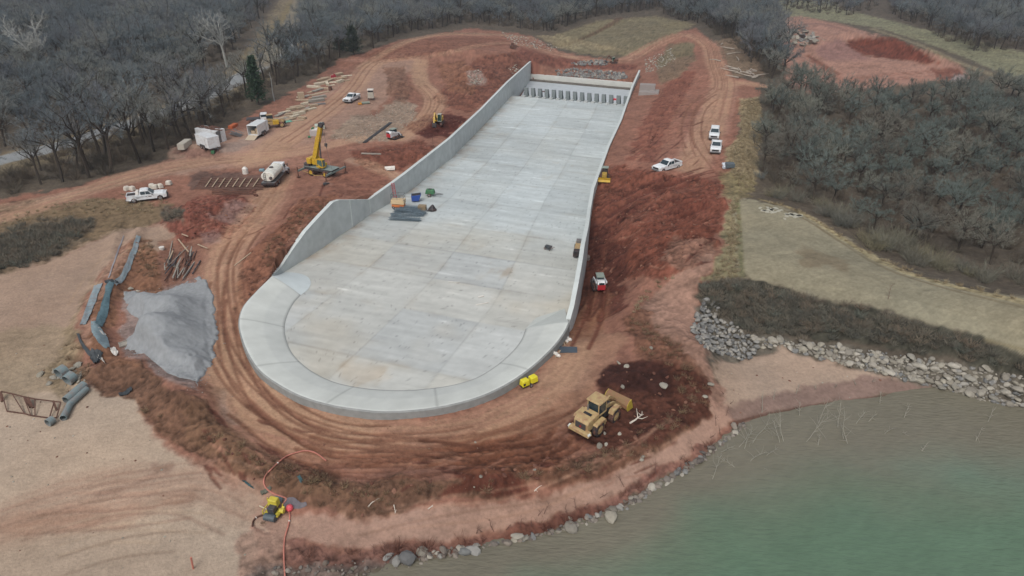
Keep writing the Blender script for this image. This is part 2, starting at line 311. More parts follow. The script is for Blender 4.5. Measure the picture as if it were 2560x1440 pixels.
# pale track by the water and the shore
paint('620,1290 780,1290 940,1300 1100,1270 1250,1262 1400,1225 1560,1180 1700,1100 1790,1000 1800,930 1850,1040 1790,1090 1700,1160 1560,1235 1400,1290 1250,1330 1050,1352 880,1362 700,1350', (163, 126, 110), .5, .95, .05)
paint('640,1330 760,1362 900,1372 1050,1360 1250,1335 1400,1292 1560,1230 1700,1155 1800,1085 1850,1065 1700,1190 1500,1295 1300,1358 1000,1412 840,1425 700,1400', (120, 84, 74), .5, .95, .35)
paint('1230,1340 1330,1310 1420,1275 1560,1250 1440,1310 1300,1350', (96, 60, 50), .4, .8, .3)
paint('600,1340 700,1340 740,1420 680,1460 600,1460 590,1400', (142, 112, 98), .6, .9, .15)
paint('640,1420 860,1400 1000,1400 1100,1395 1060,1440 1000,1520 600,1520', (112, 98, 90), .4, .95, .25)
# lake bed
paint('900,1420 1300,1358 1500,1295 1700,1190 1850,1070 1960,1035 2100,1010 2330,970 2560,1025 3200,1120 3200,1900 600,1900 600,1500', (96, 88, 74), .3, 1, .08)
# mud flat to the right
paint('1780,900 1850,860 1960,870 2050,900 2180,930 2330,960 2200,990 2050,1012 1950,1035 1850,1062 1810,1000', (167, 141, 123), .4, .95, .02)
paint('1800,1010 1880,1000 1960,985 2100,955 2200,945 2330,962 2200,992 2050,1014 1950,1037 1850,1064', (122, 100, 92), .5, .8, .06)
stroke('1830,1060,.5 1900,1040,.4 2000,1022,.4 2150,1000,.3 2280,980,.3', (86, 60, 50), .25, .85)
# right hand gully, cut slope
paint('1580,800 1640,720 1740,640 1790,640 1750,720 1740,790 1745,850 1790,930 1820,1000 1790,1020 1740,960 1700,880 1650,830', (148, 112, 98), .5, .95, .15)
paint('1540,800 1600,760 1640,820 1700,860 1750,930 1770,1000 1740,1060 1640,1110 1560,1120 1500,1080 1560,1000 1600,900', (106, 72, 58), .7, .8, .35)
paint('1478,930 1510,912 1580,902 1650,908 1730,925 1775,970 1755,1050 1660,1100 1540,1125 1430,1100 1420,1060 1480,1020 1500,980', (82, 50, 40), .6, 1, .3)
paint('1480,930 1520,912 1600,908 1670,925 1690,960 1640,990 1560,985 1500,965', (60, 37, 32), .4, .9, .2)
paint('1470,560 1500,430 1560,410 1640,420 1720,440 1800,450 1810,520 1800,590 1740,650 1660,690 1560,700 1540,760 1480,800 1440,820 1460,700', (112, 64, 52), .8, .95, .4)
paint('1480,560 1560,520 1640,500 1740,470 1790,500 1700,560 1620,600 1520,620', (96, 52, 42), .7, .7, .4, seed=5)
paint('1520,600 1640,560 1780,540 1790,620 1700,660 1560,690', (104, 58, 46), .7, .6, .4, seed=9, keep=-.1)
paint('1465,560 1500,560 1560,620 1560,760 1500,810 1440,820', (84, 48, 40), .6, .75, .25)
paint('1690,590 1770,600 1790,640 1700,670 1650,650', (138, 104, 90), .5, .7, .3)
stroke('1430,870,5 1470,780,4.5 1490,740,4', (138, 92, 72), .7, .9, .06)
paint('1380,880 1440,830 1560,830 1540,900 1480,960 1400,980 1350,960', (150, 108, 90), .8, .8, .06)
stroke('1500,560,1.4 1600,490,1.4 1720,450,1.3', (134, 82, 68), .3, .8, .1, -.15); stroke('1530,600,1.4 1620,510,1.2 1760,460,1.2', (130, 78, 64), .3, .7, .1, -.15)
stroke('1480,690,.7 1478,740,.7 1470,800,.7', (96, 54, 42), .2, .9, .1, -.2); stroke('1512,690,.7 1510,740,.7 1500,800,.7', (96, 54, 42), .2, .9, .1, -.2)
# right haul road area
paint('1560,420 1580,330 1640,240 1700,170 1760,170 1830,260 1840,330 1810,380 1800,440 1700,440', (146, 96, 82), .8, .9, .12)
paint('1570,400 1600,320 1640,250 1690,180 1740,180 1700,260 1660,340 1640,410', (122, 72, 60), .7, .8, .3)
paint('1600,330 1680,240 1740,200 1760,240 1700,330 1640,400', (134, 84, 70), .6, .5, .3, seed=4)
stroke('1560,150,5 1640,110,6 1710,85,6 1770,110,6 1790,160,6 1810,210,7 1790,280,8 1760,350,8 1730,420,7', (166, 118, 101), .8, .85, .05)
stroke('1905,215,5 1850,205,6 1810,215,5', (166, 118, 101), .8, .85, .05)
stroke('1800,230,.5 1775,300,.5 1735,370,.5 1700,410,.5', (134, 90, 76), .25, .8); stroke('1812,230,.5 1795,300,.5 1760,370,.5 1745,430,.5', (134, 90, 76), .25, .8)
paint('1640,170 1670,110 1730,105 1740,150 1700,190 1650,215', (118, 100, 82), .8, .85, .25)
paint('1640,150 1690,110 1735,108 1735,135 1680,150 1650,170', (112, 104, 82), .6, .8, .2)
# yellow grass knoll and strips
paint('1850,250 1900,240 1905,330 1900,400 1890,470 1850,490 1830,440 1815,380 1850,330', (140, 122, 96), .7, .9, .3)
paint('1800,430 1880,430 1900,480 1850,500 1810,490', (128, 112, 82), .7, .8, .3)
paint('1820,490 1850,490 1850,690 1900,690 1760,700 1800,640', (134, 124, 96), .5, .9, .2)
# dam crest and its grass
paint('1840,500 1900,500 2000,530 2100,590 2200,650 2330,700 2560,750 3000,840 3300,900 3300,1080 2900,1000 2560,885 2400,835 2200,775 2000,735 1900,700 1845,690', (142, 135, 114), .5, 1, .06)
paint('1980,620 2040,625 2140,660 2120,680 2020,660', (122, 108, 88), .5, .7)
stroke('1900,498,1 2000,530,1.1 2100,592,1.1 2200,652,1.1 2330,702,1.1 2560,755,1.1 3000,850,1', (152, 132, 100), .3, .85, .3)
stroke('1910,512,.3 2000,542,.3 2100,604,.3 2200,664,.3 2330,712,.3 2560,768,.3', (104, 88, 66), .2, .8)
stroke('1845,500,.5 1850,600,.5 1855,690,.5', (100, 98, 66), .4, .8, .3)
stroke('1900,712,.5 2100,722,.4 2300,760,.4 2560,830,.4', (155, 148, 124), .3, .5); stroke('2300,820,.6 2400,835,.6 2560,875,.6', (112, 98, 72), .4, .7)
paint('1735,740 1760,705 1900,705 2000,738 2200,780 2400,838 2560,888 3200,1010 3200,1060 2560,1000 2400,900 2200,860 2000,840 1900,830 1800,780', (66, 64, 55), .4, 1, .3)
paint('1735,770 1780,745 1800,790 1900,840 2100,860 2300,900 2560,940 3200,1060 3200,1130 2560,1022 2330,968 2180,932 2050,900 1960,868 1860,900 1780,900 1740,860', (98, 92, 82), .3, .95, .2)
# site detail, left
paint('420,370 520,330 560,340 700,300 840,210 900,180 1000,130 1060,150 1000,200 960,260 880,320 800,360 700,400 560,420 440,440', (158, 124, 108), 1, .85, .06)
paint('540,370 660,330 720,340 640,400 560,400', (150, 130, 118), .8, .8)
stroke('-200,580,5 0,545,5 150,500,5 330,440,7 520,400,8 700,385,8 900,345,4 960,350,3', (164, 120, 104), .9, .85, .05)
stroke('-200,540,3 0,520,3 150,490,3.5 330,450,4 480,420,4', (160, 124, 106), .6, .7)
stroke('700,440,6 660,510,7 600,580,7 560,650,6 545,740,6 560,840,6 600,940,7 700,1050,7 850,1090,7', (162, 114, 96), .7, .9, .05, -.05)
stroke('690,470,.5 640,540,.5 585,620,.5 562,700,.5 560,800,.5', (120, 74, 60), .2, .85, .1, -.1); stroke('660,480,.4 600,560,.4 548,650,.4 538,740,.4', (122, 78, 64), .2, .7, .1, -.08)
stroke('545,800,.4 560,880,.4 600,960,.4', (118, 76, 60), .2, .7)
stroke('850,470,3 780,420,4 700,400,5 600,405,5', (158, 112, 97), .6, .7); stroke('880,400,3 950,420,4 1000,450,2.5', (166, 128, 112), .6, .9)
stroke('620,400,10 760,310,9 870,230,8 930,160,7 1010,145,6 1090,138,5 1200,112,5 1290,108,4.5 1400,135,4.5 1480,150,5 1560,150,5', (166, 122, 105), .9, .85, .05)
stroke('860,150,5 960,152,5 1060,142,5', (162, 114, 98), .9, .8); stroke('900,170,3 1000,110,4 1100,85,4 1220,85,4 1330,95,3', (152, 122, 102), .8, .8)
stroke('1050,150,5 1050,200,5 1090,250,6 1060,300,6 1000,345,6', (166, 124, 104), .8, .9, .05)
stroke('640,420,.4 740,360,.4 860,270,.4 900,200,.4', (136, 98, 84), .25, .7); stroke('560,420,.4 700,398,.4 830,385,.4', (132, 92, 78), .25, .7)
stroke('300,452,.5 450,425,.5 600,404,.5 760,392,.5', (130, 88, 75), .25, .6); stroke('670,420,.4 655,385,.4 690,350,.4 780,300,.4', (130, 90, 76), .25, .6)
paint('880,290 940,285 1000,240 1045,260 1040,300 960,355 900,358 820,345', (146, 128, 112), .6, .85, .2)
paint('960,170 1010,165 1030,230 1010,260 970,240', (118, 84, 70), .6, .8, .3)
paint('1010,320 1060,290 1130,285 1170,300 1120,340 1060,345', (78, 42, 36), .4, .95, .3)
paint('1080,250 1130,200 1200,140 1290,130 1320,170 1250,230 1180,280 1120,270', (112, 70, 58), .8, .9, .4)
paint('1090,160 1160,150 1200,200 1180,240 1120,230', (128, 84, 66), .6, .7, .35); paint('1165,180 1200,175 1215,210 1175,215', (140, 120, 112), .4, .8, .4)
paint('880,380 980,365 1060,350 1080,370 1000,430 900,420', (112, 66, 54), .6, .9, .35)
paint('800,480 860,420 960,430 980,450 920,490 840,494', (132, 84, 70), .6, .8, .2)
paint('700,560 760,490 850,488 830,500 760,560 700,640 680,680 640,720 590,780 590,700 640,620', (122, 78, 62), .5, .9, .35)
paint('400,560 480,500 600,480 640,520 600,580 520,600 450,600', (116, 66, 56), .6, .9, .4); paint('520,540 590,500 640,510 600,560', (136, 112, 106), .5, .7, .2); paint('500,580 560,570 560,610 500,610', (130, 110, 106), .5, .6, .2)
paint('470,440 500,430 670,440 690,450 660,480 480,475', (98, 78, 70), .4, .9, .15)
paint('430,370 540,370 560,395 470,400', (126, 92, 82), .5, .8, .25)
paint('400,520 460,515 450,560 410,560', (86, 76, 66), .4, .85, .4)
paint('320,600 360,595 400,640 420,700 400,740 330,730 290,760 260,860 330,910 250,900 210,860 240,780', (120, 82, 64), .5, .9, .25)
paint('290,640 330,600 300,690 230,800 220,860 200,860 215,780 260,700', (150, 112, 96), .4, .8)
paint('400,600 500,610 520,690 420,720 400,680', (134, 92, 78), .6, .8, .1)
paint('230,690 190,820 230,930 150,1000 110,940 170,830', (120, 102, 80), .9, .6, .3)
stroke('560,980,1.2 560,1020,1 590,1060,.6', (140, 128, 120), .6, .6)
# far side: meadow, borrow pit, clearings
paint('1380,90 1500,50 1640,40 1740,60 1640,110 1560,140 1450,135 1390,115', (122, 112, 88), 1.5, .95, .15)
paint('1560,60 1640,50 1680,90 1600,130 1480,130 1440,110', (112, 104, 84), 1.5, .7)
stroke('1400,118,1.5 1460,95,2 1520,65,2.5 1550,45,3', (88, 66, 54), .8, .9, .3)
paint('1340,90 1400,88 1560,125 1400,122', (140, 124, 98), .6, .8, .2)
paint('1920,-40 1960,40 2060,50 2200,70 2350,120 2450,160 2560,200 3100,330 3100,220 2560,130 2300,70 2100,20 2050,-40', (124, 122, 98), 2, .95, .2)
paint('1920,45 2000,40 2100,60 2200,90 2300,120 2400,160 2440,200 2350,200 2200,220 2000,240 1960,190 1930,120', (158, 114, 100), 1.5, .95, .1)
paint('2110,110 2160,92 2240,95 2300,125 2350,160 2240,150 2150,135', (104, 54, 43), 1, .95, .25); paint('2040,120 2100,95 2130,120 2180,150 2060,150', (138, 102, 96), 1, .8, .1)
stroke('2020,140,1.5 2060,165,2 2095,185,1.5', (104, 62, 52), .6, .9); paint('2330,170 2400,170 2410,200 2340,195', (110, 66, 56), .8, .8); paint('2380,185 2410,185 2420,205 2380,205', (160, 152, 148), .5, .8)
stroke('2180,72,3 2300,112,3 2420,165,3 2560,215,3', (150, 138, 110), 1, .7); stroke('2000,60,3 2060,60,3 2110,75,3', (126, 92, 84), 1.5, .8)
paint('1790,100 1850,90 1900,120 1910,190 1840,190 1810,150', (124, 104, 86), 1, .85, .25)
# county road and verge behind the left hand trees
stroke('-150,455,15 10,408,15 160,370,15 300,325,15 430,282,15 520,244,15 620,190,18 690,130,20 725,70,24 760,0,28', (134, 120, 96), 2, .9)
stroke('-150,440,6.5 10,398,6.5 160,362,6.5 300,317,6.5 430,275,6.5 520,237,7 620,184,7.5 690,128,8 722,82,9 748,30,10 775,-60,12', (142, 146, 148), .4, .95, .02, 0, False)
paint('600,140 700,40 740,-30 800,-30 750,60 690,150 640,180', (122, 106, 78), 2, .6)
paint('900,142 980,112 1080,95 1200,92 1320,102 1400,135 1290,112 1200,118 1090,142 1010,150 930,158', (122, 78, 64), .6, .75, .3)
paint('1300,118 1400,145 1560,160 1600,160 1590,176 1470,172 1380,168 1330,160 1290,140', (112, 66, 56), .6, .75, .3)
for q_ in ('640,402,8 760,312,7 870,232,6.5 930,164,6 1010,147,5 1090,139,4.5 1200,113,4.5 1290,109,4 1400,136,4 1480,151,4.5 1560,151,4.5 1640,112,5.5 1710,86,5.5 1768,112,5.5 1788,160,5.5 1806,210,6 1788,280,6.5 1758,350,6.5 1728,420,5.5', '905,168,3 1000,112,3.5 1100,88,3.5 1220,88,3', '1055,150,4.5 1052,200,4.5 1090,250,5 1058,300,5 1000,345,4', '-200,580,4 0,545,4 150,500,4 330,440,6 520,402,6 700,386,6 900,346,3.5', '700,440,5 658,510,5 600,580,5 560,650,5 546,740,5 562,840,5 604,940,6 700,1045,6 850,1088,6', '560,870,4 600,945,4 680,1020,4 800,1070,4 960,1085,4 1150,1075,4 1290,1020,4 1400,940,4 1440,880,4', '880,400,2.5 950,420,3.5 1000,450,2', '1905,215,4 1850,207,5 1810,216,4'):
    stroke(q_, (176, 131, 106), 1.0, .68, .05)
# wheel ruts: parallel pairs wandering along the haul roads
rr_ = np.random.default_rng(99)
def ruts(s, n, spread, col=(112, 74, 60), wd=.38, dz=-.07, op=.7, gap=1.9):
    pts = smooth_line(P(s), 4)
    for i in range(n):
        off = rr_.uniform(-spread, spread); ph = rr_.uniform(0, 6); c0 = np.array(col) * rr_.uniform(.9, 1.25); lo = int(rr_.uniform(0, .35) * len(pts)); hi = int(rr_.uniform(.65, 1) * len(pts)) + 1
        for sgn in (-gap / 2, gap / 2):
            W = [un(a, b, 0) for a, b in pts]; L = []
            for k in range(len(W)):
                a, b = W[max(k - 1, 0)], W[min(k + 1, len(W) - 1)]; dx, dy = b[0] - a[0], b[1] - a[1]; l = math.hypot(dx, dy) + 1e-6; o = off + sgn + .5 * math.sin(ph + k * .35); x, y = W[k][0] - dy / l * o, W[k][1] + dx / l * o; L.append(proj(x, y, 0.))
            L = L[lo:hi]
            if len(L) > 2: stroke(' '.join('%.1f,%.1f,%.2f' % (q[0], q[1], wd) for q in L), tuple(c0), .16, op, None, dz, False)
ruts('690,470 640,540 585,620 562,700 560,800 590,900 650,990 760,1070 900,1110 1100,1110 1280,1060 1400,960', 5, 1.8)
ruts('620,1010 700,1080 820,1130 960,1140 1120,1130 1260,1090 1400,1040 1480,1000', 4, 2.0, (104, 66, 52), op=.6)
ruts('1000,1140 1150,1150 1260,1140 1380,1120 1440,1080', 5, 2.0, (98, 60, 46), .5, -.1, .8)
ruts('-150,580 0,545 150,500 330,440 520,400 700,385 900,345', 4, 2.5, (136, 96, 82)); ruts('-100,548 0,522 150,492 330,452 480,422', 2, 1., (140, 110, 92))
ruts('620,400 760,310 870,230 930,160 1010,145 1090,138 1200,112 1290,108 1400,135 1560,150 1640,110 1710,85 1770,110 1790,160 1810,210 1790,280 1760,350 1730,420', 5, 2.4, (132, 90, 76), .45); ruts('1050,150 1050,200 1090,250 1060,300 1000,345', 3, 2., (132, 92, 76)); ruts('900,170 1000,110 1100,85 1220,85', 2, 1., (128, 94, 78))
ruts('1420,890 1470,790 1490,740 1495,650 1500,580', 3, 1.2, (92, 54, 44), .4, -.12, .8); ruts('1500,560 1600,490 1720,450 1790,430', 4, 2., (88, 50, 42), .5, -.15, .8); ruts('1740,430 1700,350 1720,270 1790,220', 5, 5, (124, 82, 68), .4)
ruts('-100,1350 200,1250 380,1215 520,1210 640,1270 760,1340', 5, 3., (146, 114, 98), .3, -.03, .38); ruts('-80,1300 150,1290 300,1280 480,1240', 4, 1.6, (146, 110, 94), .3, -.03, .38); ruts('100,1390 300,1330 520,1320', 3, 2., (146, 122, 104), .25, -.03, .5)
ruts('700,1345 900,1335 1100,1300 1300,1262 1450,1215 1600,1150 1720,1080', 2, .9, (140, 104, 88), .3, -.03, .5); ruts('200,760 260,680 330,620 420,600', 2, 1., (136, 108, 90), .3, -.03, .5)
ruts('2000,150 2100,200 2250,190 2380,180', 4, 6, (134, 88, 76), .8, -.05, .6); ruts('1900,560 2050,620 2250,720 2500,800', 2, 3, (126, 118, 98), .4, -.02, .35)
# erosion rills and scraped streaks down the cut banks
for i in range(230):
    z_ = [(1480, 1800, 430, 720, -.35), (700, 850, 490, 680, -.9), (1080, 1290, 150, 280, -.6), (1560, 1740, 220, 420, -.5), (420, 640, 490, 600, -.3), (900, 1700, 1150, 1240, -.3), (500, 760, 1020, 1200, .6)][i % 7]
    x0 = rr_.uniform(z_[0], z_[1]); y0 = rr_.uniform(z_[2], z_[3]); a = z_[4] + rr_.normal(0, .25); l = rr_.uniform(12, 60) * (.5 if y0 < 300 else 1); dk = rr_.random() < .55
    stroke('%.1f,%.1f,%.2f %.1f,%.1f,%.2f %.1f,%.1f,%.2f' % (x0, y0, .18, x0 + l * .5 * math.cos(a), y0 + l * .5 * math.sin(a) + rr_.normal(0, 2), rr_.uniform(.2, .5), x0 + l * math.cos(a), y0 + l * math.sin(a), .15), (84, 48, 40) if dk else (152, 104, 88), .15, .65, None, -.10 if dk else .05, False)
# chute and bowl cut out of the ground
ins = inside(GX, GY, CUTP); GZ = np.where(ins, np.minimum(GZ, zf(GX, GY) - .7), GZ)
bas = (GY + .35 * GX) > 199; GZ = np.where(ins & bas, np.minimum(GZ, -8.4), GZ)
# small relief
GZ = GZ + np.where(ins, 0, 1) * sstep(.22, .42, rough_amt) * sstep(330, 200, GY) * (fbm(GX / 3.4, GY / 3.4, 131, 3) * .75 + np.abs(fbm(GX / 1.4, GY / 1.4, 133, 2)) * .35) * (GY > 42)
GZ = GZ + np.where(ins, 0, 1) * (rough_amt * (n2 * .55 + n3 * .55) * sstep(400, 150, GY)) + n1 * .08
# soil colour: damp and dry patches, small clods (real colour of the soil)
redness = np.clip((Cc[..., 0] - Cc[..., 2] - 30) / 42, 0, 1)[..., None]; Cc = Cc * (1 + redness * np.array([.0, .10, .09]))
inn_ = (Cc[..., 0] > 150)[..., None]; Cc = np.where(inn_, Cc * np.array([1.0, 1.0, 1.01]), Cc); ra = rough_amt[..., None]; qt = np.clip(ra / .09, .35, 1.3)
stk = fbm((GX * .94 + GY * .34) / 5, (GY * .94 - GX * .34) / .5, 55, 3)[..., None]
Cl = lin(Cc); lum = 1 + n1[..., None] * .16 + n2[..., None] * (.18 * qt + ra * .8) + n3[..., None] * (.15 * qt + ra * 1.1) + n4[..., None] * (.09 * qt + ra * .8) + stk * .17 * qt
hue = fbm(GX / 9, GY / 9, 71, 3)[..., None] * np.array([.03, 0, -.03])
Cl = np.clip(Cl * np.maximum(lum + hue, .35), .004, .8)
idx = np.arange(NR * NCOL).reshape(NR, NCOL); Fq = np.stack([idx[:-1, :-1], idx[:-1, 1:], idx[1:, 1:], idx[1:, :-1]], -1).reshape(-1, 4)
gm = mat('ground_soil', (0, 0, 0), rough=.95, attr='Col', var=.13, scale=3.2, bump=.07, bscale=4.5, spec=.15)
ground = np_mesh('ground', np.stack([GX, GY, GZ], -1).reshape(-1, 3), Fq, gm, Cl.reshape(-1, 3)); tag(ground, kind='structure')
# land far beyond, one skirt joined under the edge of the ground
sk = MB(); a0, a1 = (-3500, -60), (3500, -60)
for x0, x1, y0, y1 in ((-6000, 6000, 700, 7000), (-6000, -600, -300, 700), (600, 6000, -300, 700)):
    sk.add([(x0, y0, -11), (x1, y0, -11), (x1, y1, -11), (x0, y1, -11)], [(0, 1, 2, 3)])
tag(sk.build('plain', mat('plain_soil', (92, 88, 74), rough=.95, var=.25, scale=.01, spec=.1)), kind='structure')
def hz(X, Y):
    """ground height at world x, y from the grid"""
    r = np.interp(Y, Yr, np.arange(NR)); i = int(min(max(r, 0), NR - 2)); fr = r - i; t = X / (Y * c_ + H * s_); cc = (t - tc_[0]) / (tc_[1] - tc_[0]); j = int(min(max(cc, 0), NCOL - 2)); fc = min(max(cc - j, 0), 1)
    return float((GZ[i, j] * (1 - fc) + GZ[i, j + 1] * fc) * (1 - fr) + (GZ[i + 1, j] * (1 - fc) + GZ[i + 1, j + 1] * fc) * fr)
def g(px, py, dz=0.):
    """where the sight line through a survey pixel meets the ground"""
    z = 0.
    for _ in range(25):
        X, Y = un(px, py, z); z = z * .4 + .6 * hz(X, Y)
    return (X, Y, hz(X, Y) + dz)
def hd(p, q, z=None):
    a = g(*p) if z is None else un(*p, z); b = g(*q) if z is None else un(*q, z); return math.atan2(b[1] - a[1], b[0] - a[0])
# ------------------------------------------------------------------ lake
lx = np.concatenate([np.linspace(-60, 70, 620), np.linspace(72, 900, 60)]); ly = np.linspace(-40, 64, 480)
WX, WY = np.meshgrid(lx, ly); wpx, wpy = proj(WX, WY, np.full(WX.shape, -1.2))
bed = base_h(WX, WY); dep = np.clip(-1.2 - bed, 0, 4); nA = fbm(WX / 8, WY / 5, 91, 4); nB = fbm(WX / 20, WY / 12, 92, 3)
k = np.minimum(sstep(51, 36, WY + nA * 3 + nB * 2 - .05 * (WX - 30)), 1)[..., None] * sstep(.6, 3.4, dep + nA * .5 + nB * .5 + (WX - 25) * .035)[..., None]; k2 = sstep(-.3, .5, nB)[..., None]
wc = lin((118, 113, 98)) * (1 - k) + (lin((94, 118, 96)) * (1 - k2) + lin((90, 122, 105)) * k2) * k; wc = wc * (1 + .10 * fbm((WX + WY * .6) / 1.1, (WY - WX * .6) / .35, 95, 3)[..., None] + .07 * fbm(WX / 3, WY / 3, 96, 3)[..., None])
idw = np.arange(WX.size).reshape(WX.shape); Fw = np.stack([idw[:-1, :-1], idw[:-1, 1:], idw[1:, 1:], idw[1:, :-1]], -1).reshape(-1, 4)
wm = mat('lake_water', (0, 0, 0), rough=.12, attr='Col', var=.05, scale=.15, spec=.35)
t = wm.node_tree; b = t.nodes['Principled BSDF']; tc = t.nodes.new('ShaderNodeTexCoord'); mp = t.nodes.new('ShaderNodeMapping'); mp.inputs['Rotation'].default_value = (0, 0, R(35)); mp.inputs['Scale'].default_value = (1, 3.2, 1)
wv = t.nodes.new('ShaderNodeTexNoise'); wv.inputs['Scale'].default_value = 1.1; wv.inputs['Detail'].default_value = 5; bp = t.nodes.new('ShaderNodeBump'); bp.inputs['Distance'].default_value = .12; bp.inputs['Strength'].default_value = 1
t.links.new(tc.outputs['Object'], mp.inputs['Vector']); t.links.new(mp.outputs[0], wv.inputs['Vector']); t.links.new(wv.outputs[0], bp.inputs['Height']); t.links.new(bp.outputs[0], b.inputs['Normal'])
lake = np_mesh('lake', np.stack([WX, WY, np.full(WX.shape, -1.2)], -1).reshape(-1, 3), Fw, wm, wc.reshape(-1, 3), smooth=True); tag(lake, kind='structure')
# ------------------------------------------------------------------ concrete spillway
sp = empty('spillway', (0, 65, 0), 0, 'long pale concrete spillway with a rounded crest, side walls and far baffle blocks', 'spillway')
def spar(o):
    o.parent = sp; o.matrix_parent_inverse = Matrix.Translation((0, -65, 0)); return o
conc = mat('concrete', (0, 0, 0), rough=.85, attr='Col', var=.05, scale=.8, spec=.3, bump=.008, bscale=6)
wallc = mat('wall_concrete', (188, 193, 192), rough=.85, var=.14, scale=.7, spec=.3, k=.85)
capc = mat('cap_concrete', (196, 202, 200), rough=.85, var=.05, scale=1.5, spec=.3, k=.85)
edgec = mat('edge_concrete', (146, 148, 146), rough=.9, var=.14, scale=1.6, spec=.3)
greyc = mat('block_concrete', (134, 142, 143), rough=.9, var=.08, scale=2, spec=.3)
axn = math.hypot(1, .35); ax = np.array([.35, 1]) / axn; tv = np.array([1, -.35]) / axn
lefte = [(p[0], p[1]) for p in LWP]; righte = [(p[0], p[1]) for p in RWP[::-1]]
midr = [((OUTW[int(i * (len(OUTW) - 1) / 80)][0] * .25 + INW[int(i * (len(INW) - 1) / 80)][0] * .75), (OUTW[int(i * (len(OUTW) - 1) / 80)][1] * .25 + INW[int(i * (len(INW) - 1) / 80)][1] * .75)) for i in range(81)]
poly = list(reversed(midr)) ; poly = lefte[::-1] + midr + righte
pu = np.array([(p[0] * tv[0] + p[1] * tv[1], p[0] * ax[0] + p[1] * ax[1]) for p in poly])
smin = pu[:, 1].min() + .05; SEND = (lambda p: p[0] * ax[0] + p[1] * ax[1])(unf(1440, 252)[:2])
sv = np.linspace(smin, SEND, 420); NU = 340; V = np.zeros((420, NU, 2)); UF = np.linspace(0, 1, NU)
for i, s in enumerate(sv):
    xs = []
    for a, b in zip(pu, np.roll(pu, -1, 0)):
        if (a[1] > s) != (b[1] > s): xs.append(a[0] + (b[0] - a[0]) * (s - a[1]) / (b[1] - a[1]))
    lo, hi = (min(xs), max(xs)) if len(xs) > 1 else (pu[np.argmin(pu[:, 1]), 0] - .01, pu[np.argmin(pu[:, 1]), 0] + .01)
    u = lo + (hi - lo) * UF; V[i] = u[:, None] * tv + s * ax
fx, fy = V[..., 0], V[..., 1]; su = fx * tv[0] + fy * tv[1]; ss = fx * ax[0] + fy * ax[1]
# chute joints fan out between the walls; bowl joints are parallel to the chute
def wsid(s, side):
    q = lefte if side == 0 else righte; a = sorted((p[0] * ax[0] + p[1] * ax[1], p[0] * tv[0] + p[1] * tv[1]) for p in q); return np.interp(s, [k[0] for k in a], [k[1] for k in a])
ul, ur = wsid(ss, 0), wsid(ss, 1); fr = (su - ul) / (ur - ul)
sj = sorted([(lambda p: p[0] * ax[0] + p[1] * ax[1])(unf(*q)[:2]) for q in [(1018, 917), (1075, 783), (1078, 695), (1200, 640), (1203, 573)]]); s0 = sj[-1]; 
while s0 < SEND - 12: s0 += 11.5; sj.append(s0)
sj = np.array(sj); row = np.searchsorted(sj, ss.ravel()).reshape(ss.shape)
shift = np.where(row % 3 == 1, .0, .0); colf = np.clip(np.floor(fr * 4 + shift), -1, 5)
tint = (hash2(row, colf, 5) - .5); tint2 = hash2(row, colf, 8) - .5
base = np.empty(fx.shape + (3,)); base[:] = (183, 190, 190); warm = sstep(100, 72, ss)[..., None] * .9
base = base * (1 - warm) + np.array((186, 186, 180)) * warm
base = base * (1 + tint[..., None] * .075) + tint2[..., None] * np.array([5, 1, -5]) * (0.3 + 1.0 * warm)
blot = fbm(fx / 9, fy / 9, 41, 4); st = fbm(su / 4.5, ss / .55, 43, 4); st2 = fbm(su / 9, ss / 1.4, 47, 3); fine = fbm(fx / .8, fy / .8, 48, 3); tanb = sstep(.0, .55, fbm(fx / 12 + 5, fy / 12, 52, 4))
base = base * (1 + (blot * .05 + st * .07 + st2 * .05 + fine * .035)[..., None]) + (tanb * (.3 + .8 * warm[..., 0]))[..., None] * np.array([2, -3, -9])
mud = sstep(.25, .6, fbm(su / 3.2 + 9, ss / 7, 141, 4)) * sstep(.0, .5, fbm(fx / 14, fy / 14, 142, 2)); base = base * (1 - mud[..., None] * np.array([.05, .10, .15])); dots = sstep(.55, .7, fbm(fx / .35, fy / .35, 143, 2)); base = base * (1 - dots[..., None] * .14)
whit = sstep(.35, .6, st) * sstep(.0, .5, st2); base = base + whit[..., None] * 22
dirtw = np.exp(-np.abs(su - ul) / 1.6) * sstep(-.4, .5, fbm(fx / 2, fy / 2, 61, 3)); base = base * (1 - dirtw[..., None] * np.array([.10, .18, .24]))
dj = np.minimum.reduce([np.abs(ss - q) + fine * .0 for q in sj]); dk = np.minimum.reduce([np.abs(fr - q) * (ur - ul) for q in (.25, .5, .75)])
jn = np.maximum(sstep(.22, .05, dj), sstep(.20, .04, dk) * .8) * (.5 + .5 * sstep(-.5, .3, fbm(fx / 3, fy / 3, 66, 2))); base = base * (1 - jn[..., None] * .08)
jr = sstep(1.0, .0, np.minimum(dj, dk)) * sstep(-.1, .5, fbm(fx / 3, fy / 3, 68, 3)); base = base * (1 - jr[..., None] * np.array([.03, .045, .06]))
idf = np.arange(fx.size).reshape(fx.shape); Ff = np.stack([idf[:-1, :-1], idf[:-1, 1:], idf[1:, 1:], idf[1:, :-1]], -1).reshape(-1, 4)
fl = np_mesh('chute_floor', np.stack([fx, fy, zf(fx, fy)], -1).reshape(-1, 3), Ff, conc, np.clip(lin(np.clip(base, 0, 250), .85), 0, .85).reshape(-1, 3)); spar(fl)
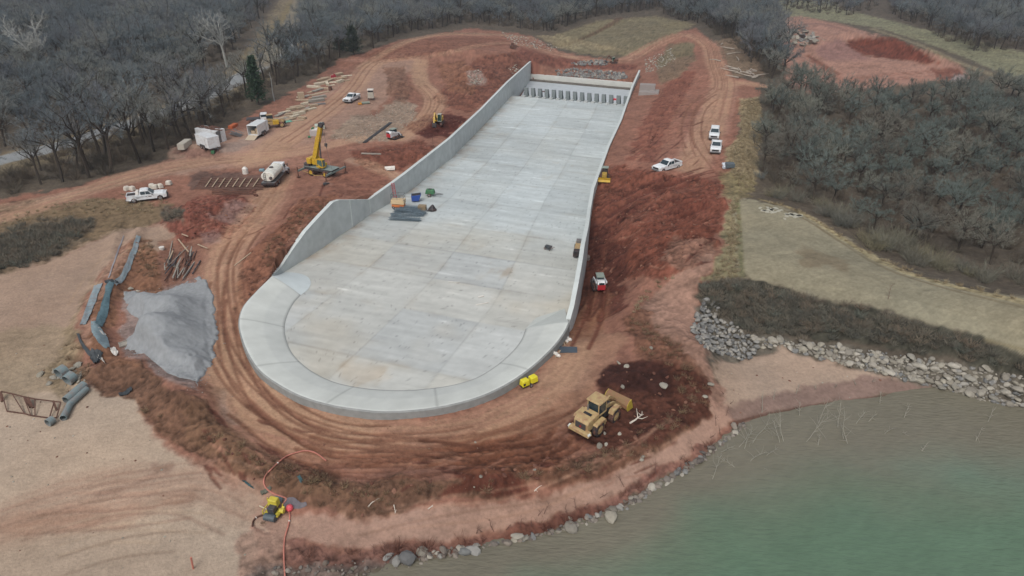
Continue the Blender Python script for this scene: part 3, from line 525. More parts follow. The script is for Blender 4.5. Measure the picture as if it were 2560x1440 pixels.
# crest ring: top falls inwards as a smooth weir, outer face vertical
NS, NK = 240, 14
def resamp(P, n):
    P = np.array(P); d = np.r_[0, np.cumsum(np.hypot(*np.diff(P, axis=0).T))]; q = np.linspace(0, d[-1], n); return np.c_[np.interp(q, d, P[:, 0]), np.interp(q, d, P[:, 1])]
Oo, Ii = resamp(OUTW, NS), resamp(INW, NS); rv = []; rc = []
for k_ in range(NK + 1):
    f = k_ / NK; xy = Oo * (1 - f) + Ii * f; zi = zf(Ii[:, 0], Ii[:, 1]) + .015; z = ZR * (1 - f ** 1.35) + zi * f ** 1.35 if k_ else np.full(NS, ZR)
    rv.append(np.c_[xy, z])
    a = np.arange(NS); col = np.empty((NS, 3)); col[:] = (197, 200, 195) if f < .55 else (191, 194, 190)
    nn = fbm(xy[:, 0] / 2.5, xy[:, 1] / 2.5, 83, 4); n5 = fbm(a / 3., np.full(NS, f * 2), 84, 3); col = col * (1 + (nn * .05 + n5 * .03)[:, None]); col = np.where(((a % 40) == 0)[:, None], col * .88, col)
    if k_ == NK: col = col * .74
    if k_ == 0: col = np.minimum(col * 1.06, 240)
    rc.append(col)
rv = np.array(rv); rc = np.array(rc); ir = np.arange((NK + 1) * NS).reshape(NK + 1, NS); Fr = np.stack([ir[:-1, :-1], ir[:-1, 1:], ir[1:, 1:], ir[1:, :-1]], -1).reshape(-1, 4)
spar(np_mesh('crest_apron', rv.reshape(-1, 3), Fr, conc, lin(rc.reshape(-1, 3), .85), smooth=True))
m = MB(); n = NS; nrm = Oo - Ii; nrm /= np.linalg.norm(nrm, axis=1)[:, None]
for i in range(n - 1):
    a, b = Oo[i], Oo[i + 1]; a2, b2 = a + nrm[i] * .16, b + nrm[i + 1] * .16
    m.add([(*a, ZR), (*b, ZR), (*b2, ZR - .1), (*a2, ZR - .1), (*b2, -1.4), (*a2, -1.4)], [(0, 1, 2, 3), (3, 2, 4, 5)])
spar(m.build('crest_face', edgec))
# warped corner at the left end of the crest
apx = (*un(680, 690, ZR), ZR); cv = [unf(*q) for q in smooth_line([(752, 738), (770, 724), (777, 708), (770, 693), (748, 684), (722, 681), (703, 683)], 4)]
i0 = (*Ii[0], zf(*Ii[0]) + .02)
m = MB(); rng_ = [0, .25, .5, .75, 1]; P_ = []
for q in cv:
    for f in rng_: P_.append((apx[0] * (1 - f) + q[0] * f, apx[1] * (1 - f) + q[1] * f, apx[2] * (1 - f) ** 1.2 + (q[2] + .03) * (1 - (1 - f) ** 1.2)))
nq = len(rng_); m.add(P_, [(i * nq + j, i * nq + j + 1, (i + 1) * nq + j + 1, (i + 1) * nq + j) for i in range(len(cv) - 1) for j in range(nq - 1)]); spar(m.build('corner_fillet', mat('fillet_concrete', (194, 202, 203), rough=.85, var=.05, scale=1, spec=.3, k=.85), smooth=True))
# side slope between the crest and the right wall
q = [unf(1314, 822), unf(1366, 812), unf(1418, 797)]; o_ = Oo[-1]; m = MB(); zz = lambda p: (p[0], p[1], p[2] + .03)
m.add([(*Ii[-1], zf(*Ii[-1]) + .02), zz(unf(1340, 795)), zz(unf(1412, 772)), (*un(1421, 806, ZR), ZR)], [(0, 1, 2, 3)]); spar(m.build('side_fillet', mat('side_concrete', (184, 188, 184), rough=.85, var=.06, scale=1, spec=.3, k=.85)))
# side walls
def wall(name, pts, th, side, joints):
    pts = [pts[0]] + pts[1:]; n = len(pts); nr = []
    for i in range(n):
        a = pts[max(i - 1, 0)]; b = pts[min(i + 1, n - 1)]; d = Vector((b[0] - a[0], b[1] - a[1])).normalized(); nr.append(Vector((-d.y, d.x)) * side)
    for zt, zb, tk, nm, mt, off in ((0, None, th, name, wallc, 0), (.12, 0, th + .02, 'coping', capc, .02)):
        m = MB(); vs = []
        for (x, y, z0, z1), nv in zip(pts, nr):
            lo = (z0 - 3.2 if zb is None else z1 - .05); hi = z1 - .05 if zb is None else z1 + .02
            vs += [(x - nv.x * off, y - nv.y * off, lo), (x - nv.x * off, y - nv.y * off, hi), (x + nv.x * tk, y + nv.y * tk, hi), (x + nv.x * tk, y + nv.y * tk, lo)]
        fs = [(i * 4 + k, i * 4 + (k + 1) % 4, (i + 1) * 4 + (k + 1) % 4, (i + 1) * 4 + k) for i in range(n - 1) for k in range(4)] + [(0, 1, 2, 3), tuple((n - 1) * 4 + k for k in (3, 2, 1, 0))]
        m.add(vs, fs); wo = spar(m.build(nm, mt)) if nm != 'coping' else m.build(nm, mt)
        if nm == 'coping': wo.parent = w_
        else: w_ = wo
    for k_ in joints:
        x, y, z0, z1 = pts[k_]; nv = nr[k_]; m = MB(); m.box((x - nv.x * .02, y - nv.y * .02, (z0 + z1) / 2), (.12, .12, z1 - z0 - .1), rz=math.atan2(nv.y, nv.x)); m.build('joint_strip', capc, w_)

    return w_
first = (apx[0], apx[1], -1., ZR + .02)
wl = wall('side_wall', [first] + LWP, .55, 1, (7, 8)); wl['label'] = 'left side wall, its inner face in view'
wr = wall('side_wall', RWP[::-1], .5, -1, ()); wr['label'] = 'right side wall, its outer face towards the red trench'
# baffle end
conc2 = mat('dentate_concrete', (168, 172, 170), rough=.9, var=.08, scale=1, spec=.3)
bz = -8.0
xl, yl, _ = unf(1300, 240); xr, yr, _ = unf(1556, 263)
L2 = LWP[-1]; R2 = RWP[0]; m = MB(); m.add([(xl - 1, yl + .3, bz), (xr + 1, yr + .3, bz), (R2[0] + .3, R2[1] + 1, bz), (L2[0] - .3, L2[1] + 1, bz)], [(0, 1, 2, 3)]); spar(m.build('basin_floor', mat('basin_concrete', (178, 184, 188), rough=.6, var=.1, scale=.6, k=.85)))
dv = Vector((xr - xl, yr - yl, 0)).normalized(); pv = Vector((-dv.y, dv.x, 0)); ang = math.atan2(dv.y, dv.x)
m = MB(); m.bar((xl, yl + .2, zf(xl, yl) - 1.3), (xr, yr + .2, zf(xr, yr) - 1.3), .5, 2.5); spar(m.build('chute_end', mat('block_concrete', (0, 0, 0))))
Lh = (Vector((xr, yr, 0)) - Vector((xl, yl, 0))).length
for i in range(15):
    f = (i + .1) / 14.; c = Vector((xl, yl, 0)).lerp(Vector((xr, yr, 0)), min(f * .985 + .01, 1)); cc = c + pv * 3.4; m = MB()
    prof = [(0, 1.9), (0, 4.4), (.6, 4.4), (1.6, 1.9)]; hw = .55
    vs = []
    for yy in (-hw, hw):
        for (d, h) in prof: p_ = cc + pv * d + dv * yy; vs.append((p_.x, p_.y, bz + h))
    m.add(vs, [(0, 1, 2, 3), (7, 6, 5, 4), (0, 4, 5, 1), (1, 5, 6, 2), (2, 6, 7, 3)]); bb = spar(m.build('baffle_block', greyc)); m = MB(); vs = []
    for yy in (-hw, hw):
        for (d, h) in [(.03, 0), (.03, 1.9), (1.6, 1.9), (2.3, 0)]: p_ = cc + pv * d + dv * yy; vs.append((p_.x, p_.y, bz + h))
    m.add(vs, [(0, 1, 2, 3), (7, 6, 5, 4), (0, 4, 5, 1), (2, 6, 7, 3)]); m.build('block_foot_shade', mat('foot_gap_shade', (88, 82, 74), rough=.7, var=.2, scale=1.5), bb)  # dark brown foot colour paints in the shade of the gap below the blocks
    c = Vector((xl, yl, 0)).lerp(Vector((xr, yr, 0)), min((i + .6) / 14.6, 1)); m = MB(); zt = zf(c.x, c.y); vs = []
    for yy in (-hw, hw):
        for (d, h) in [(-1.1, -.3), (-.9, .32), (.3, .36), (.3, -.6)]: p_ = c + pv * d + dv * yy; vs.append((p_.x, p_.y, zt + h))
    m.add(vs, [(0, 1, 2, 3), (7, 6, 5, 4), (0, 4, 5, 1), (1, 5, 6, 2), (2, 6, 7, 3), (3, 7, 4, 0)]); spar(m.build('chute_block', conc2))
m = MB(); m.bar((L2[0] - .2, L2[1] - 2.0, bz + .25), (R2[0] + .2, R2[1] - 2.0, bz + .25), 1.2, .5); spar(m.build('sill_toe', mat('damp_concrete', (104, 98, 90), rough=.6, var=.25, scale=.8)))
za = ztop(L2[0], L2[1] + .5, 184); zb_ = ztop(R2[0], R2[1] + .5, 206); zz_ = min(za, zb_); m = MB()
for th, z0, z1, mt, nm, o in ((1.0, bz - .5, -6.0, greyc, 'end_sill', 0),):
    a = Vector((L2[0] - .2, L2[1] - 1.2, 0)); b = Vector((R2[0] + .2, R2[1] - 1.2, 0)); n_ = (b - a).normalized(); q = Vector((-n_.y, n_.x, 0))
    m.add([(*(a)[:2], z0), (*(b)[:2], z0), (*(b)[:2], z1), (*(a)[:2], z1), (*(a + q * 1.1)[:2], z0), (*(b + q * 1.1)[:2], z0), (*(b + q * 1.1)[:2], z1), (*(a + q * 1.1)[:2], z1)], [(0, 1, 2, 3), (5, 4, 7, 6), (3, 2, 6, 7), (0, 3, 7, 4), (1, 5, 6, 2)]); es = spar(m.build(nm, mat('sill_concrete', (196, 196, 190), rough=.85, var=.09, scale=.5, k=.85)))
print('SPILL', za, zb_, L2, R2, SEND)
# outlet pad outside the right wall
a = g(1615, 235); m = MB(); m.box((0, 0, .6), (5.5, 4.5, 2.2), top=.96); m.box((-.6, 1.4, 2.4), (4.2, 2.2, 1.5)); o = m.build('headwall', mat('headwall_concrete', (150, 142, 138), rough=.9, var=.08, scale=.8)); o.location = (a[0] + .8, a[1], a[2] - .8); o.rotation_euler = (0, 0, R(-14)); tag(o, 'stepped concrete outlet block just outside the far end of the right spillway wall', 'headwall')
# ------------------------------------------------------------------ trees, brush, rocks
def tint_mat(name, cols, rough=.9, var=.15, nscale=2.):
    m = bpy.data.materials.new(name); m.use_nodes = True; t = m.node_tree; b = t.nodes['Principled BSDF']; oi = t.nodes.new('ShaderNodeObjectInfo'); cr = t.nodes.new('ShaderNodeValToRGB'); e = cr.color_ramp.elements
    while len(e) < len(cols): e.new(.5)
    for i, c in enumerate(cols): e[i].position = i / (len(cols) - 1); e[i].color = (*lin(c), 1)
    tc = t.nodes.new('ShaderNodeTexCoord'); nz = t.nodes.new('ShaderNodeTexNoise'); nz.inputs['Scale'].default_value = nscale; mr = t.nodes.new('ShaderNodeMapRange'); mr.inputs[3].default_value = 1 - var; mr.inputs[4].default_value = 1 + var
    mx = t.nodes.new('ShaderNodeVectorMath'); mx.operation = 'SCALE'; L = t.links.new
    L(oi.outputs['Random'], cr.inputs[0]); L(tc.outputs['Object'], nz.inputs['Vector']); L(nz.outputs[0], mr.inputs[0]); L(cr.outputs[0], mx.inputs[0]); L(mr.outputs[0], mx.inputs['Scale']); L(mx.outputs[0], b.inputs['Base Color'])
    b.inputs['Roughness'].default_value = rough; b.inputs['Specular IOR Level'].default_value = .15; return m
bark = tint_mat('bark', [(74, 66, 58), (58, 54, 50), (84, 76, 68)])
twig_l = tint_mat('twigs_grey', [(124, 134, 138), (106, 116, 120), (138, 140, 132), (116, 120, 126), (96, 106, 108)])
twig_r = tint_mat('twigs_green_grey', [(124, 134, 128), (106, 116, 110), (140, 142, 130), (122, 116, 106), (98, 108, 104)])
pale = tint_mat('pale_bark', [(168, 168, 162), (150, 152, 150)])
def grow(seed, Ht, spread, nl=6, lean=0., twn=20, tw=.9, low=.28, tips_up=.35):
    r = np.random.default_rng(seed); mb = MB(); tri = []
    def tube(p, d, L, r0, r1, n=3, curv=.25):
        pts = [p]; dd = d / np.linalg.norm(d)
        for _ in range(n):
            dd = dd + r.normal(0, curv / n ** .5, 3) + np.array([0, 0, .06]); dd /= np.linalg.norm(dd); pts.append(pts[-1] + dd * L / n)
        mb.tube(pts, list(np.linspace(r0, r1, n + 1)), 5 if r0 > .1 else 4, False); return pts, dd
    tp, td = tube(np.zeros(3), np.array([lean, r.normal(0, .05), 1]), Ht * (low + .14), Ht * .024, Ht * .016, 3, .12)
    def tw_(p, d, L, w_):
        q = p + d * L; s = np.cross(d, r.normal(0, 1, 3)); s /= np.linalg.norm(s) + 1e-9; tri.append((p - s * w_, p + s * w_, q))
    for i in range(nl):
        a = 2 * math.pi * i / nl + r.uniform(-.4, .4); el = r.uniform(.5, 1.1) if i else 1.5; p = np.array(tp[-1]) * r.uniform(.72, 1.0); d = np.array([math.cos(a) * math.cos(el) * spread, math.sin(a) * math.cos(el) * spread, math.sin(el)])
        L1 = Ht * r.uniform(.30, .42); ps, dd = tube(p, d, L1, Ht * .011, Ht * .006, 3, .35)
        for j in range(5):
            p2 = ps[1 + j % 3] if j < 4 else ps[-1]; d2 = dd + r.normal(0, .65, 3) + np.array([0, 0, .15]); L2 = Ht * r.uniform(.16, .26); q2, e2 = tube(p2, d2, L2, Ht * .0055, Ht * .0022, 2, .35)
            for k_ in range(5):
                p3 = np.array(q2[0]) + (np.array(q2[-1]) - np.array(q2[0])) * r.uniform(.2, 1.); d3 = e2 + r.normal(0, .7, 3) + np.array([0, 0, tips_up * .4]); d3 /= np.linalg.norm(d3); L3 = Ht * r.uniform(.08, .15); tw_(p3, d3, L3, .028 * tw)
                for l in range(twn):
                    p4 = p3 + d3 * L3 * r.uniform(.1, 1.); d4 = d3 * .6 + r.normal(0, .6, 3) + np.array([0, 0, tips_up]); d4 /= np.linalg.norm(d4); tw_(p4, d4, Ht * r.uniform(.04, .085), .021 * tw)
    return mb, np.array(tri)
def tree_proto(seed, Ht, spread, tm, bm_=None, trunk_part=True, **k):
    mb, tri = grow(seed, Ht, spread, **k); cr = np_mesh('crown', tri.reshape(-1, 3), np.arange(len(tri) * 3).reshape(-1, 3), tm, link=False)
    tr = mb.build('trunk', bm_ or bark); COL.objects.unlink(tr); return tr.data, cr.data
LP = [tree_proto(100 + i, h, sp_, twig_l, **kw) for i, (h, sp_, kw) in enumerate([(11, 1.2, {}), (12, 1.0, {}), (10, 1.4, {}), (13, .9, dict(low=.4)), (11, 1.1, dict(low=.36)), (9, 1.4, {})])]
RP = [tree_proto(200 + i, h, sp_, twig_r, **dict(kw, twn=22)) for i, (h, sp_, kw) in enumerate([(9, 1.5, {}), (10, 1.3, {}), (8, 1.6, dict(nl=7)), (9, 1.2, dict(low=.2)), (10, 1.4, {}), (7.5, 1.6, dict(low=.16, nl=7))])]
BP = [tree_proto(250 + i, h, sp_, twig_l, **kw) for i, (h, sp_, kw) in enumerate([(12, 1.0, dict(low=.42, twn=12)), (11, 1.2, dict(low=.38, twn=12)), (12.5, .9, dict(low=.46, twn=11)), (10.5, 1.3, dict(low=.36, twn=13)), (12, 1.1, dict(low=.40, lean=.3, twn=12))])]
PALE = [tree_proto(300 + i, 13, .8, pale, pale, low=.3, tw=1.5, twn=8) for i in range(2)]
def tree(mesh, loc, rz, sc, label, cat='tree', group=None, name='bare_tree', lean=(0, 0)):
    e = empty(name, loc, label=label, cat=cat, group=group); e.rotation_euler = (lean[0], lean[1], rz); e.scale = (sc, sc, sc)
    for nm, d in (('trunk', mesh[0]), ('crown', mesh[1])):
        o = bpy.data.objects.new(nm, d); COL.objects.link(o); o.parent = e
    return e
# scatter many copies as one object of uncountable stuff
HID = bpy.data.collections.new('sources')
def source(name, me):
    o = bpy.data.objects.new(name, me) if not isinstance(me, bpy.types.Object) else me; HID.objects.link(o); return o
def scatter(name, pts, rz, sc, srcs, label=None, cat=None, kind='stuff', rot3=None):
    c = bpy.data.collections.new(name + '_sources')
    for s in srcs: c.objects.link(s)
    me = bpy.data.meshes.new(name); n = len(pts); me.vertices.add(n); me.vertices.foreach_set('co', np.asarray(pts, np.float32).ravel())
    a = me.attributes.new('rv', 'FLOAT_VECTOR', 'POINT'); rr = np.zeros((n, 3), np.float32); rr[:, 2] = rz
    if rot3 is not None: rr[:, :2] = rot3
    a.data.foreach_set('vector', rr.ravel()); a = me.attributes.new('sv', 'FLOAT_VECTOR', 'POINT'); s3 = np.asarray(sc, np.float32); s3 = np.repeat(s3[:, None], 3, 1) if s3.ndim == 1 else s3; a.data.foreach_set('vector', s3.ravel())
    a = me.attributes.new('iv', 'INT', 'POINT'); a.data.foreach_set('value', np.random.default_rng(len(name)).integers(0, len(srcs), n).astype(np.int32))
    ng = bpy.data.node_groups.new(name, 'GeometryNodeTree'); ng.interface.new_socket('Geometry', in_out='INPUT', socket_type='NodeSocketGeometry'); ng.interface.new_socket('Geometry', in_out='OUTPUT', socket_type='NodeSocketGeometry')
    N = ng.nodes.new; gi = N('NodeGroupInput'); go = N('NodeGroupOutput'); ip = N('GeometryNodeInstanceOnPoints'); ci = N('GeometryNodeCollectionInfo'); ci.inputs['Collection'].default_value = c; ci.inputs['Separate Children'].default_value = True; ci.inputs['Reset Children'].default_value = True
    def na(nm, ty):
        q = N('GeometryNodeInputNamedAttribute'); q.data_type = ty; q.inputs['Name'].default_value = nm; return q.outputs['Attribute']
    e2r = N('FunctionNodeEulerToRotation'); L = ng.links.new
    L(gi.outputs[0], ip.inputs['Points']); L(ci.outputs[0], ip.inputs['Instance']); ip.inputs['Pick Instance'].default_value = True; L(na('iv', 'INT'), ip.inputs['Instance Index']); L(na('rv', 'FLOAT_VECTOR'), e2r.inputs[0]); L(e2r.outputs[0], ip.inputs['Rotation']); L(na('sv', 'FLOAT_VECTOR'), ip.inputs['Scale']); L(ip.outputs[0], go.inputs[0])
    o = bpy.data.objects.new(name, me); COL.objects.link(o); md = o.modifiers.new('scatter', 'NODES'); md.node_group = ng
    return tag(o, label, cat, kind=kind)
GZs = GZ[::1]
def hzv(X, Y):
    r = np.clip(np.interp(Y, Yr, np.arange(NR)), 0, NR - 1.001); i = r.astype(int); fr = r - i; t = X / (Y * c_ + H * s_); cc = np.clip((t - tc_[0]) / (tc_[1] - tc_[0]), 0, NCOL - 1.001); j = cc.astype(int); fc = cc - j
    return (GZ[i, j] * (1 - fc) + GZ[i, j + 1] * fc) * (1 - fr) + (GZ[i + 1, j] * (1 - fc) + GZ[i + 1, j + 1] * fc) * fr
def fill(spec, step, seed, jit=.5, keep=1., avoid=(), edge=0.):
    """jittered grid of world points whose ground spot lies in a surveyed outline"""
    r = np.random.default_rng(seed); pts = P(spec); W = [un(x, max(y, -120), 0) for x, y in pts]; x0, x1 = min(q[0] for q in W) - 20, max(q[0] for q in W) + 20; y0, y1 = min(q[1] for q in W) - 15, max(q[1] for q in W); y1 = min(y1 + 8 + y1 * .22, 900); x0, x1 = (x0 * 1.2 if x0 < 0 else x0), (x1 * 1.2 if x1 > 0 else x1)
    xx, yy = np.meshgrid(np.arange(x0, x1, step), np.arange(y0, y1, step)); xx = xx.ravel() + r.uniform(-jit, jit, xx.size) * step; yy = yy.ravel() + r.uniform(-jit, jit, yy.size) * step
    zz = hzv(xx, yy); px, py = proj(xx, yy, zz); m = inside(px, py, pts) & (r.random(xx.size) < keep)
    if edge > 0: dd = sdf(px, py, pts) / (F / (yy * c_ + (H - zz) * s_)) + fbm(xx / 2.2, yy / 2.2, seed + 900, 3) * edge * .9; m &= (r.random(xx.size) < np.clip(dd / edge, .04, 1))
    t = np.abs(xx / (yy * c_ + H * s_)); m &= t < 1.02
    return np.c_[xx, yy, zz][m], px[m], py[m]
ROADK = '-400,560 100,352 300,297 480,240 640,178 745,95 790,-60 660,-60 680,40 590,120 460,200 300,255 100,315 -400,500'
F1 = '-700,-60 725,-60 655,40 575,140 480,215 300,285 150,335 0,375 -150,420 -700,560'
F2B = '-300,560 -100,470 100,385 300,322 480,265 640,195 735,115 860,140 832,170 765,200 690,222 600,272 540,318 455,366 385,405 200,465 0,488'
F2 = '-300,560 -100,505 100,425 300,348 480,288 640,212 735,124 860,140 832,170 765,200 690,222 600,272 540,318 455,366 385,405 200,465 0,488'
F3 = '775,-60 2000,-60 1925,35 1895,90 1800,95 1760,60 1690,52 1640,26 1500,40 1380,80 1330,76 1180,58 1000,85 925,128 850,138 750,95'
F4 = '1780,40 1925,40 1965,120 1965,180 1945,205 1905,190 1850,130 1810,100'
F5 = '1915,240 1970,215 2060,225 2170,262 2300,250 2400,225 2560,240 3100,345 3500,800 3000,800 2560,680 2330,640 2200,590 2100,538 2000,492 1925,478 1900,420 1908,330'
F6 = '2210,-60 3300,-60 3300,200 2560,128 2450,135 2380,110 2300,70 2230,40'
F7 = '1950,-60 2200,-60 2200,20 2120,40 1960,30'
F8 = '1965,175 2010,150 2060,160 2040,200 1990,215'
allt = []
for spec, stp, pr, sd_, zone in ((F1, 6.6, LP, 1, 'left'), (F2, 5.8, LP, 2, 'belt'), (F3, 6.8, LP, 3, 'top'), (F4, 5.5, LP, 4, 'gap'), (F5, 5.9, RP, 5, 'right'), (F6, 7.2, LP, 6, 'far'), (F7, 13., LP, 7, 'far')):
    p_, px, py = fill(spec, stp, sd_, keep=.93)
    for a, u_, v_ in zip(p_, px, py): allt.append((a[0], a[1], a[2] - .15, u_, v_, zone))
dep = [(t_[1] * c_ + (H - t_[2]) * s_) for t_ in allt]; vis = [-20 < t_[3] < 2580 and -5 < t_[4] < 1440 for t_ in allt]
order = sorted(range(len(allt)), key=lambda i: (not vis[i], dep[i])); near = set(order[:286])
LBL = {'left': ('bare grey tree in the wood beyond the paved road', 'bare trees in the wood across the road'), 'belt': ('bare dark-trunked tree in the belt between the paved road and the dirt track', 'bare trees between the road and the work site'),
       'top': ('bare grey tree in the wood behind the far end of the spillway', 'bare trees behind the spillway'), 'gap': ('bare tree between the dirt haul road and the red borrow pit', 'bare trees by the borrow pit'), 'right': ('bare green-grey tree in the thicket between grass dam and borrow pit', 'bare trees in the right-hand wood'), 'far': ('bare tree in the meadow wood past the borrow pit', 'bare trees past the borrow pit')}
rt = np.random.default_rng(11); rest = {'L': [], 'R': []}
for i, t_ in enumerate(allt):
    pr = RP if t_[5] == 'right' else BP if t_[5] == 'belt' else LP; sc = rt.uniform(.72, 1.15); 
    if t_[5] == 'right': sc *= (.95 if t_[4] < 450 else .78) * rt.uniform(.8, 1.15)
    if t_[5] == 'belt': sc *= 1.0
    if i in near:
        k_ = int(rt.integers(0, len(pr)))
        tree(pr[k_], t_[:3], rt.uniform(0, 6.28), sc, LBL[t_[5]][0], group=LBL[t_[5]][1], lean=(rt.normal(0, .05), rt.normal(0, .05)))
    else: rest['R' if t_[5] == 'right' else 'L'].append((*t_[:3], rt.uniform(0, 6.28), sc))
def joinsrc(name, d, mats):
    """trunk and crown of a variant as one mesh, for the far wood"""
    a, b = d; va = np.empty(len(a.vertices) * 3, np.float32); a.vertices.foreach_get('co', va); bmx = bmesh.new(); bmx.from_mesh(a)
    n0 = len(bmx.faces); bmx.from_mesh(b); bmx.faces.ensure_lookup_table()
    for i, f in enumerate(bmx.faces): f.material_index = 0 if i < n0 else 1
    me = bpy.data.meshes.new(name); bmx.to_mesh(me); bmx.free(); me.materials.append(mats[0]); me.materials.append(mats[1]); return bpy.data.objects.new(name, me)
SL = [joinsrc('wood_tree', d, (bark, twig_l)) for d in LP]; SR = [joinsrc('thicket_tree', d, (bark, twig_r)) for d in RP]
for key, srcs, nm, lb in (('L', SL, 'far_woods', 'bare grey winter wood filling the land beyond the road and the site'), ('R', SR, 'thicket', 'dense bare green-grey thicket right of the grass dam')):
    q = np.array(rest[key])
    if len(q): scatter(nm, q[:, :3], q[:, 3], q[:, 4], srcs, lb, 'woods')
print('TREES', len(allt), sum(vis))
# single trees of note
def tr_at(px, py, **k): return g(px, py)
tree(PALE[0], g(568, 168), .4, 1.35, 'white-barked bare tree standing out against the dark wood beside the road', name='pale_tree')
tree(PALE[1], g(868, 62), 2.4, 1.7, 'tall pale bare tree rising above the wood left of the far tracks', name='pale_tree')
tree(PALE[1], g(110, 205), 1.1, 1.4, 'large pale bare tree among the grey wood at far left', name='pale_tree')
m = MB(); b_ = g(686, 253); m.tube([(0, 0, 0), (-.1, 0, 2.5), (.05, 0, 5), (-.15, .1, 7)], [.16, .13, .1, .04], 6); m.tube([(0, 0, 5), (.5, 0, 5.8)], [.05, .02], 4); m.tube([(-.1, 0, 6), (-.6, 0, 6.6)], [.04, .015], 4)
o = m.build('snag', pale); o.location = b_; tag(o, 'slim white dead trunk at the edge of the dirt yard', 'dead tree')
def conifer(px, py, Ht, rad, label, seed, colr):
    r = np.random.default_rng(seed); b_ = g(px, py); e = empty('pine_tree', b_, label=label, cat='tree'); m = MB(); m.tube([(0, 0, 0), (0, 0, Ht * .97)], [Ht * .018, .03], 6); m.build('trunk', bark, e); tri = []
    for i in range(int(Ht * 16)):
        f = (i / (Ht * 16)) ** .9; h = Ht * (.10 + .88 * f); L = rad * (1 - f) ** .8 * r.uniform(.6, 1.15) + .2; a = i * 2.39996 + r.uniform(-.3, .3); d = np.array([math.cos(a), math.sin(a), .12 + .3 * f])
        for k_ in range(22):
            p = d * L * r.uniform(.12, 1) + np.array([0, 0, h]) + r.normal(0, .10, 3); q = p + (d * .5 + r.normal(0, .45, 3)) * .55; s = r.normal(0, .10, 3); tri.append((p - s, p + s, q))
    tri = np.array(tri); np_mesh('crown', tri.reshape(-1, 3), np.arange(len(tri) * 3).reshape(-1, 3), mat('needles' + str(seed), colr, var=.3, scale=1.5, rough=.9), parent=e); return e
conifer(647, 262, 11.5, 2.6, 'tall dark green pine among the bare trees beside the lumber yard', 5, (52, 74, 52))
conifer(885, 138, 9, 3.6, 'dark green cedar at the corner of the wood above the track junction', 6, (46, 58, 44))
conifer(850, 132, 7, 3.0, 'smaller dark cedar left of the cedar at the wood corner', 7, (50, 60, 46)); conifer(726, 158, 6, 2.2, 'low dark cedar in the tree belt near the top of the lumber yard', 8, (50, 64, 48))
# undergrowth
def bush_mesh(name, seed, Ht, n, m, w_=.02, spread=.8):
    r = np.random.default_rng(seed); tri = []
    for i in range(n):
        a = r.uniform(0, 6.28); b0 = np.array([math.cos(a), math.sin(a), 0]) * r.uniform(0, .5) * spread * Ht; d = np.array([math.cos(a) * r.uniform(.1, spread), math.sin(a) * r.uniform(.1, spread), r.uniform(.5, 1)]); L = Ht * r.uniform(.4, 1); s = np.cross(d, r.normal(0, 1, 3)); s = s / np.linalg.norm(s) * w_
        q = b0 + d * L; tri.append((b0 - s, b0 + s, q))
        for k_ in range(3):
            p = b0 + d * L * r.uniform(.2, .9); e = p + (d + r.normal(0, .6, 3)) * L * .35; tri.append((p - s * .7, p + s * .7, e))
    tri = np.array(tri); return np_mesh(name, tri.reshape(-1, 3), np.arange(len(tri) * 3).reshape(-1, 3), m, link=False)
brush_m = tint_mat('brush', [(104, 96, 84), (90, 86, 78), (112, 100, 86), (84, 78, 72)]); dark_m = tint_mat('dark_brush', [(122, 116, 104), (102, 102, 94), (134, 120, 104), (112, 116, 106)]); straw_m = tint_mat('straw', [(168, 152, 122), (146, 130, 104), (180, 166, 136), (128, 112, 90)]); weed_m = tint_mat('weeds', [(134, 108, 86), (118, 98, 80), (144, 124, 98)]); red_m = tint_mat('red_twigs', [(112, 72, 62), (90, 58, 50), (124, 88, 76)])
B_un = [bush_mesh('undergrowth_clump', 40 + i, 2.2, 70, brush_m, .025) for i in range(4)]; B_dk = [bush_mesh('brush_clump', 50 + i, 1.0, 60, dark_m, .022) for i in range(4)]
B_st = [bush_mesh('straw_tuft', 60 + i, .42, 34, straw_m, .014) for i in range(3)]; B_wd = [bush_mesh('weed_tuft', 70 + i, .45, 34, weed_m, .014, 1.1) for i in range(3)]; B_rd = [bush_mesh('twig_tuft', 80 + i, .8, 30, red_m, .016, .9) for i in range(3)]
B_yl = [bush_mesh('thicket_edge_clump', 90 + i, 2.6, 110, tint_mat('edge_twigs', [(122, 118, 104), (110, 110, 102), (130, 124, 100), (114, 118, 114)]), .022) for i in range(3)]
def sc_fill(name, srcs, specs, label, cat, seed, smin=.7, smax=1.3, keep=1., edge=1.3):
    q = np.concatenate([fill(s, st, seed + i, keep=keep, edge=edge)[0] for i, (s, st) in enumerate(specs)]); r = np.random.default_rng(seed); print(name, len(q)); return scatter(name, q, r.uniform(0, 6.28, len(q)), r.uniform(smin, smax, len(q)), srcs, label, cat)
sc_fill('undergrowth', B_un, [(F2B, 2.6), (F5, 3.4), (F4, 3.0), (F1, 6.), (F3, 4.6), (F6, 5.), (F7, 7.)], 'brown undergrowth on the floor of the bare woods', 'undergrowth', 21)
sc_fill('slope_brush', B_dk, [('1738,762 1762,706 1900,706 2000,740 2200,782 2400,840 2560,890 3200,1012 3200,1085 2560,930 2300,892 2100,862 1950,850 1860,838 1800,800', .62), ('-400,590 0,580 90,548 245,538 230,590 120,655 0,692 -400,760', .75), ('400,520 460,515 450,560 410,560', .8), ('2318,815 2340,818 2336,842 2316,838', .7)], 'dark low brush covering the lake side of the dam and the left bank', 'brush', 22)
sc_fill('wood_edge_brush', B_yl, [('1910,470 1990,485 2100,530 2200,585 2330,640 2560,690 3200,790 3200,825 2560,735 2330,688 2200,638 2100,575 2000,520 1920,498', 1.9), ('1915,225 1935,225 1925,300 1908,380 1905,450 1890,460 1900,330', 2.6)], 'pale brush along the near edge of the right-hand wood', 'brush', 23, .6, 1.2)
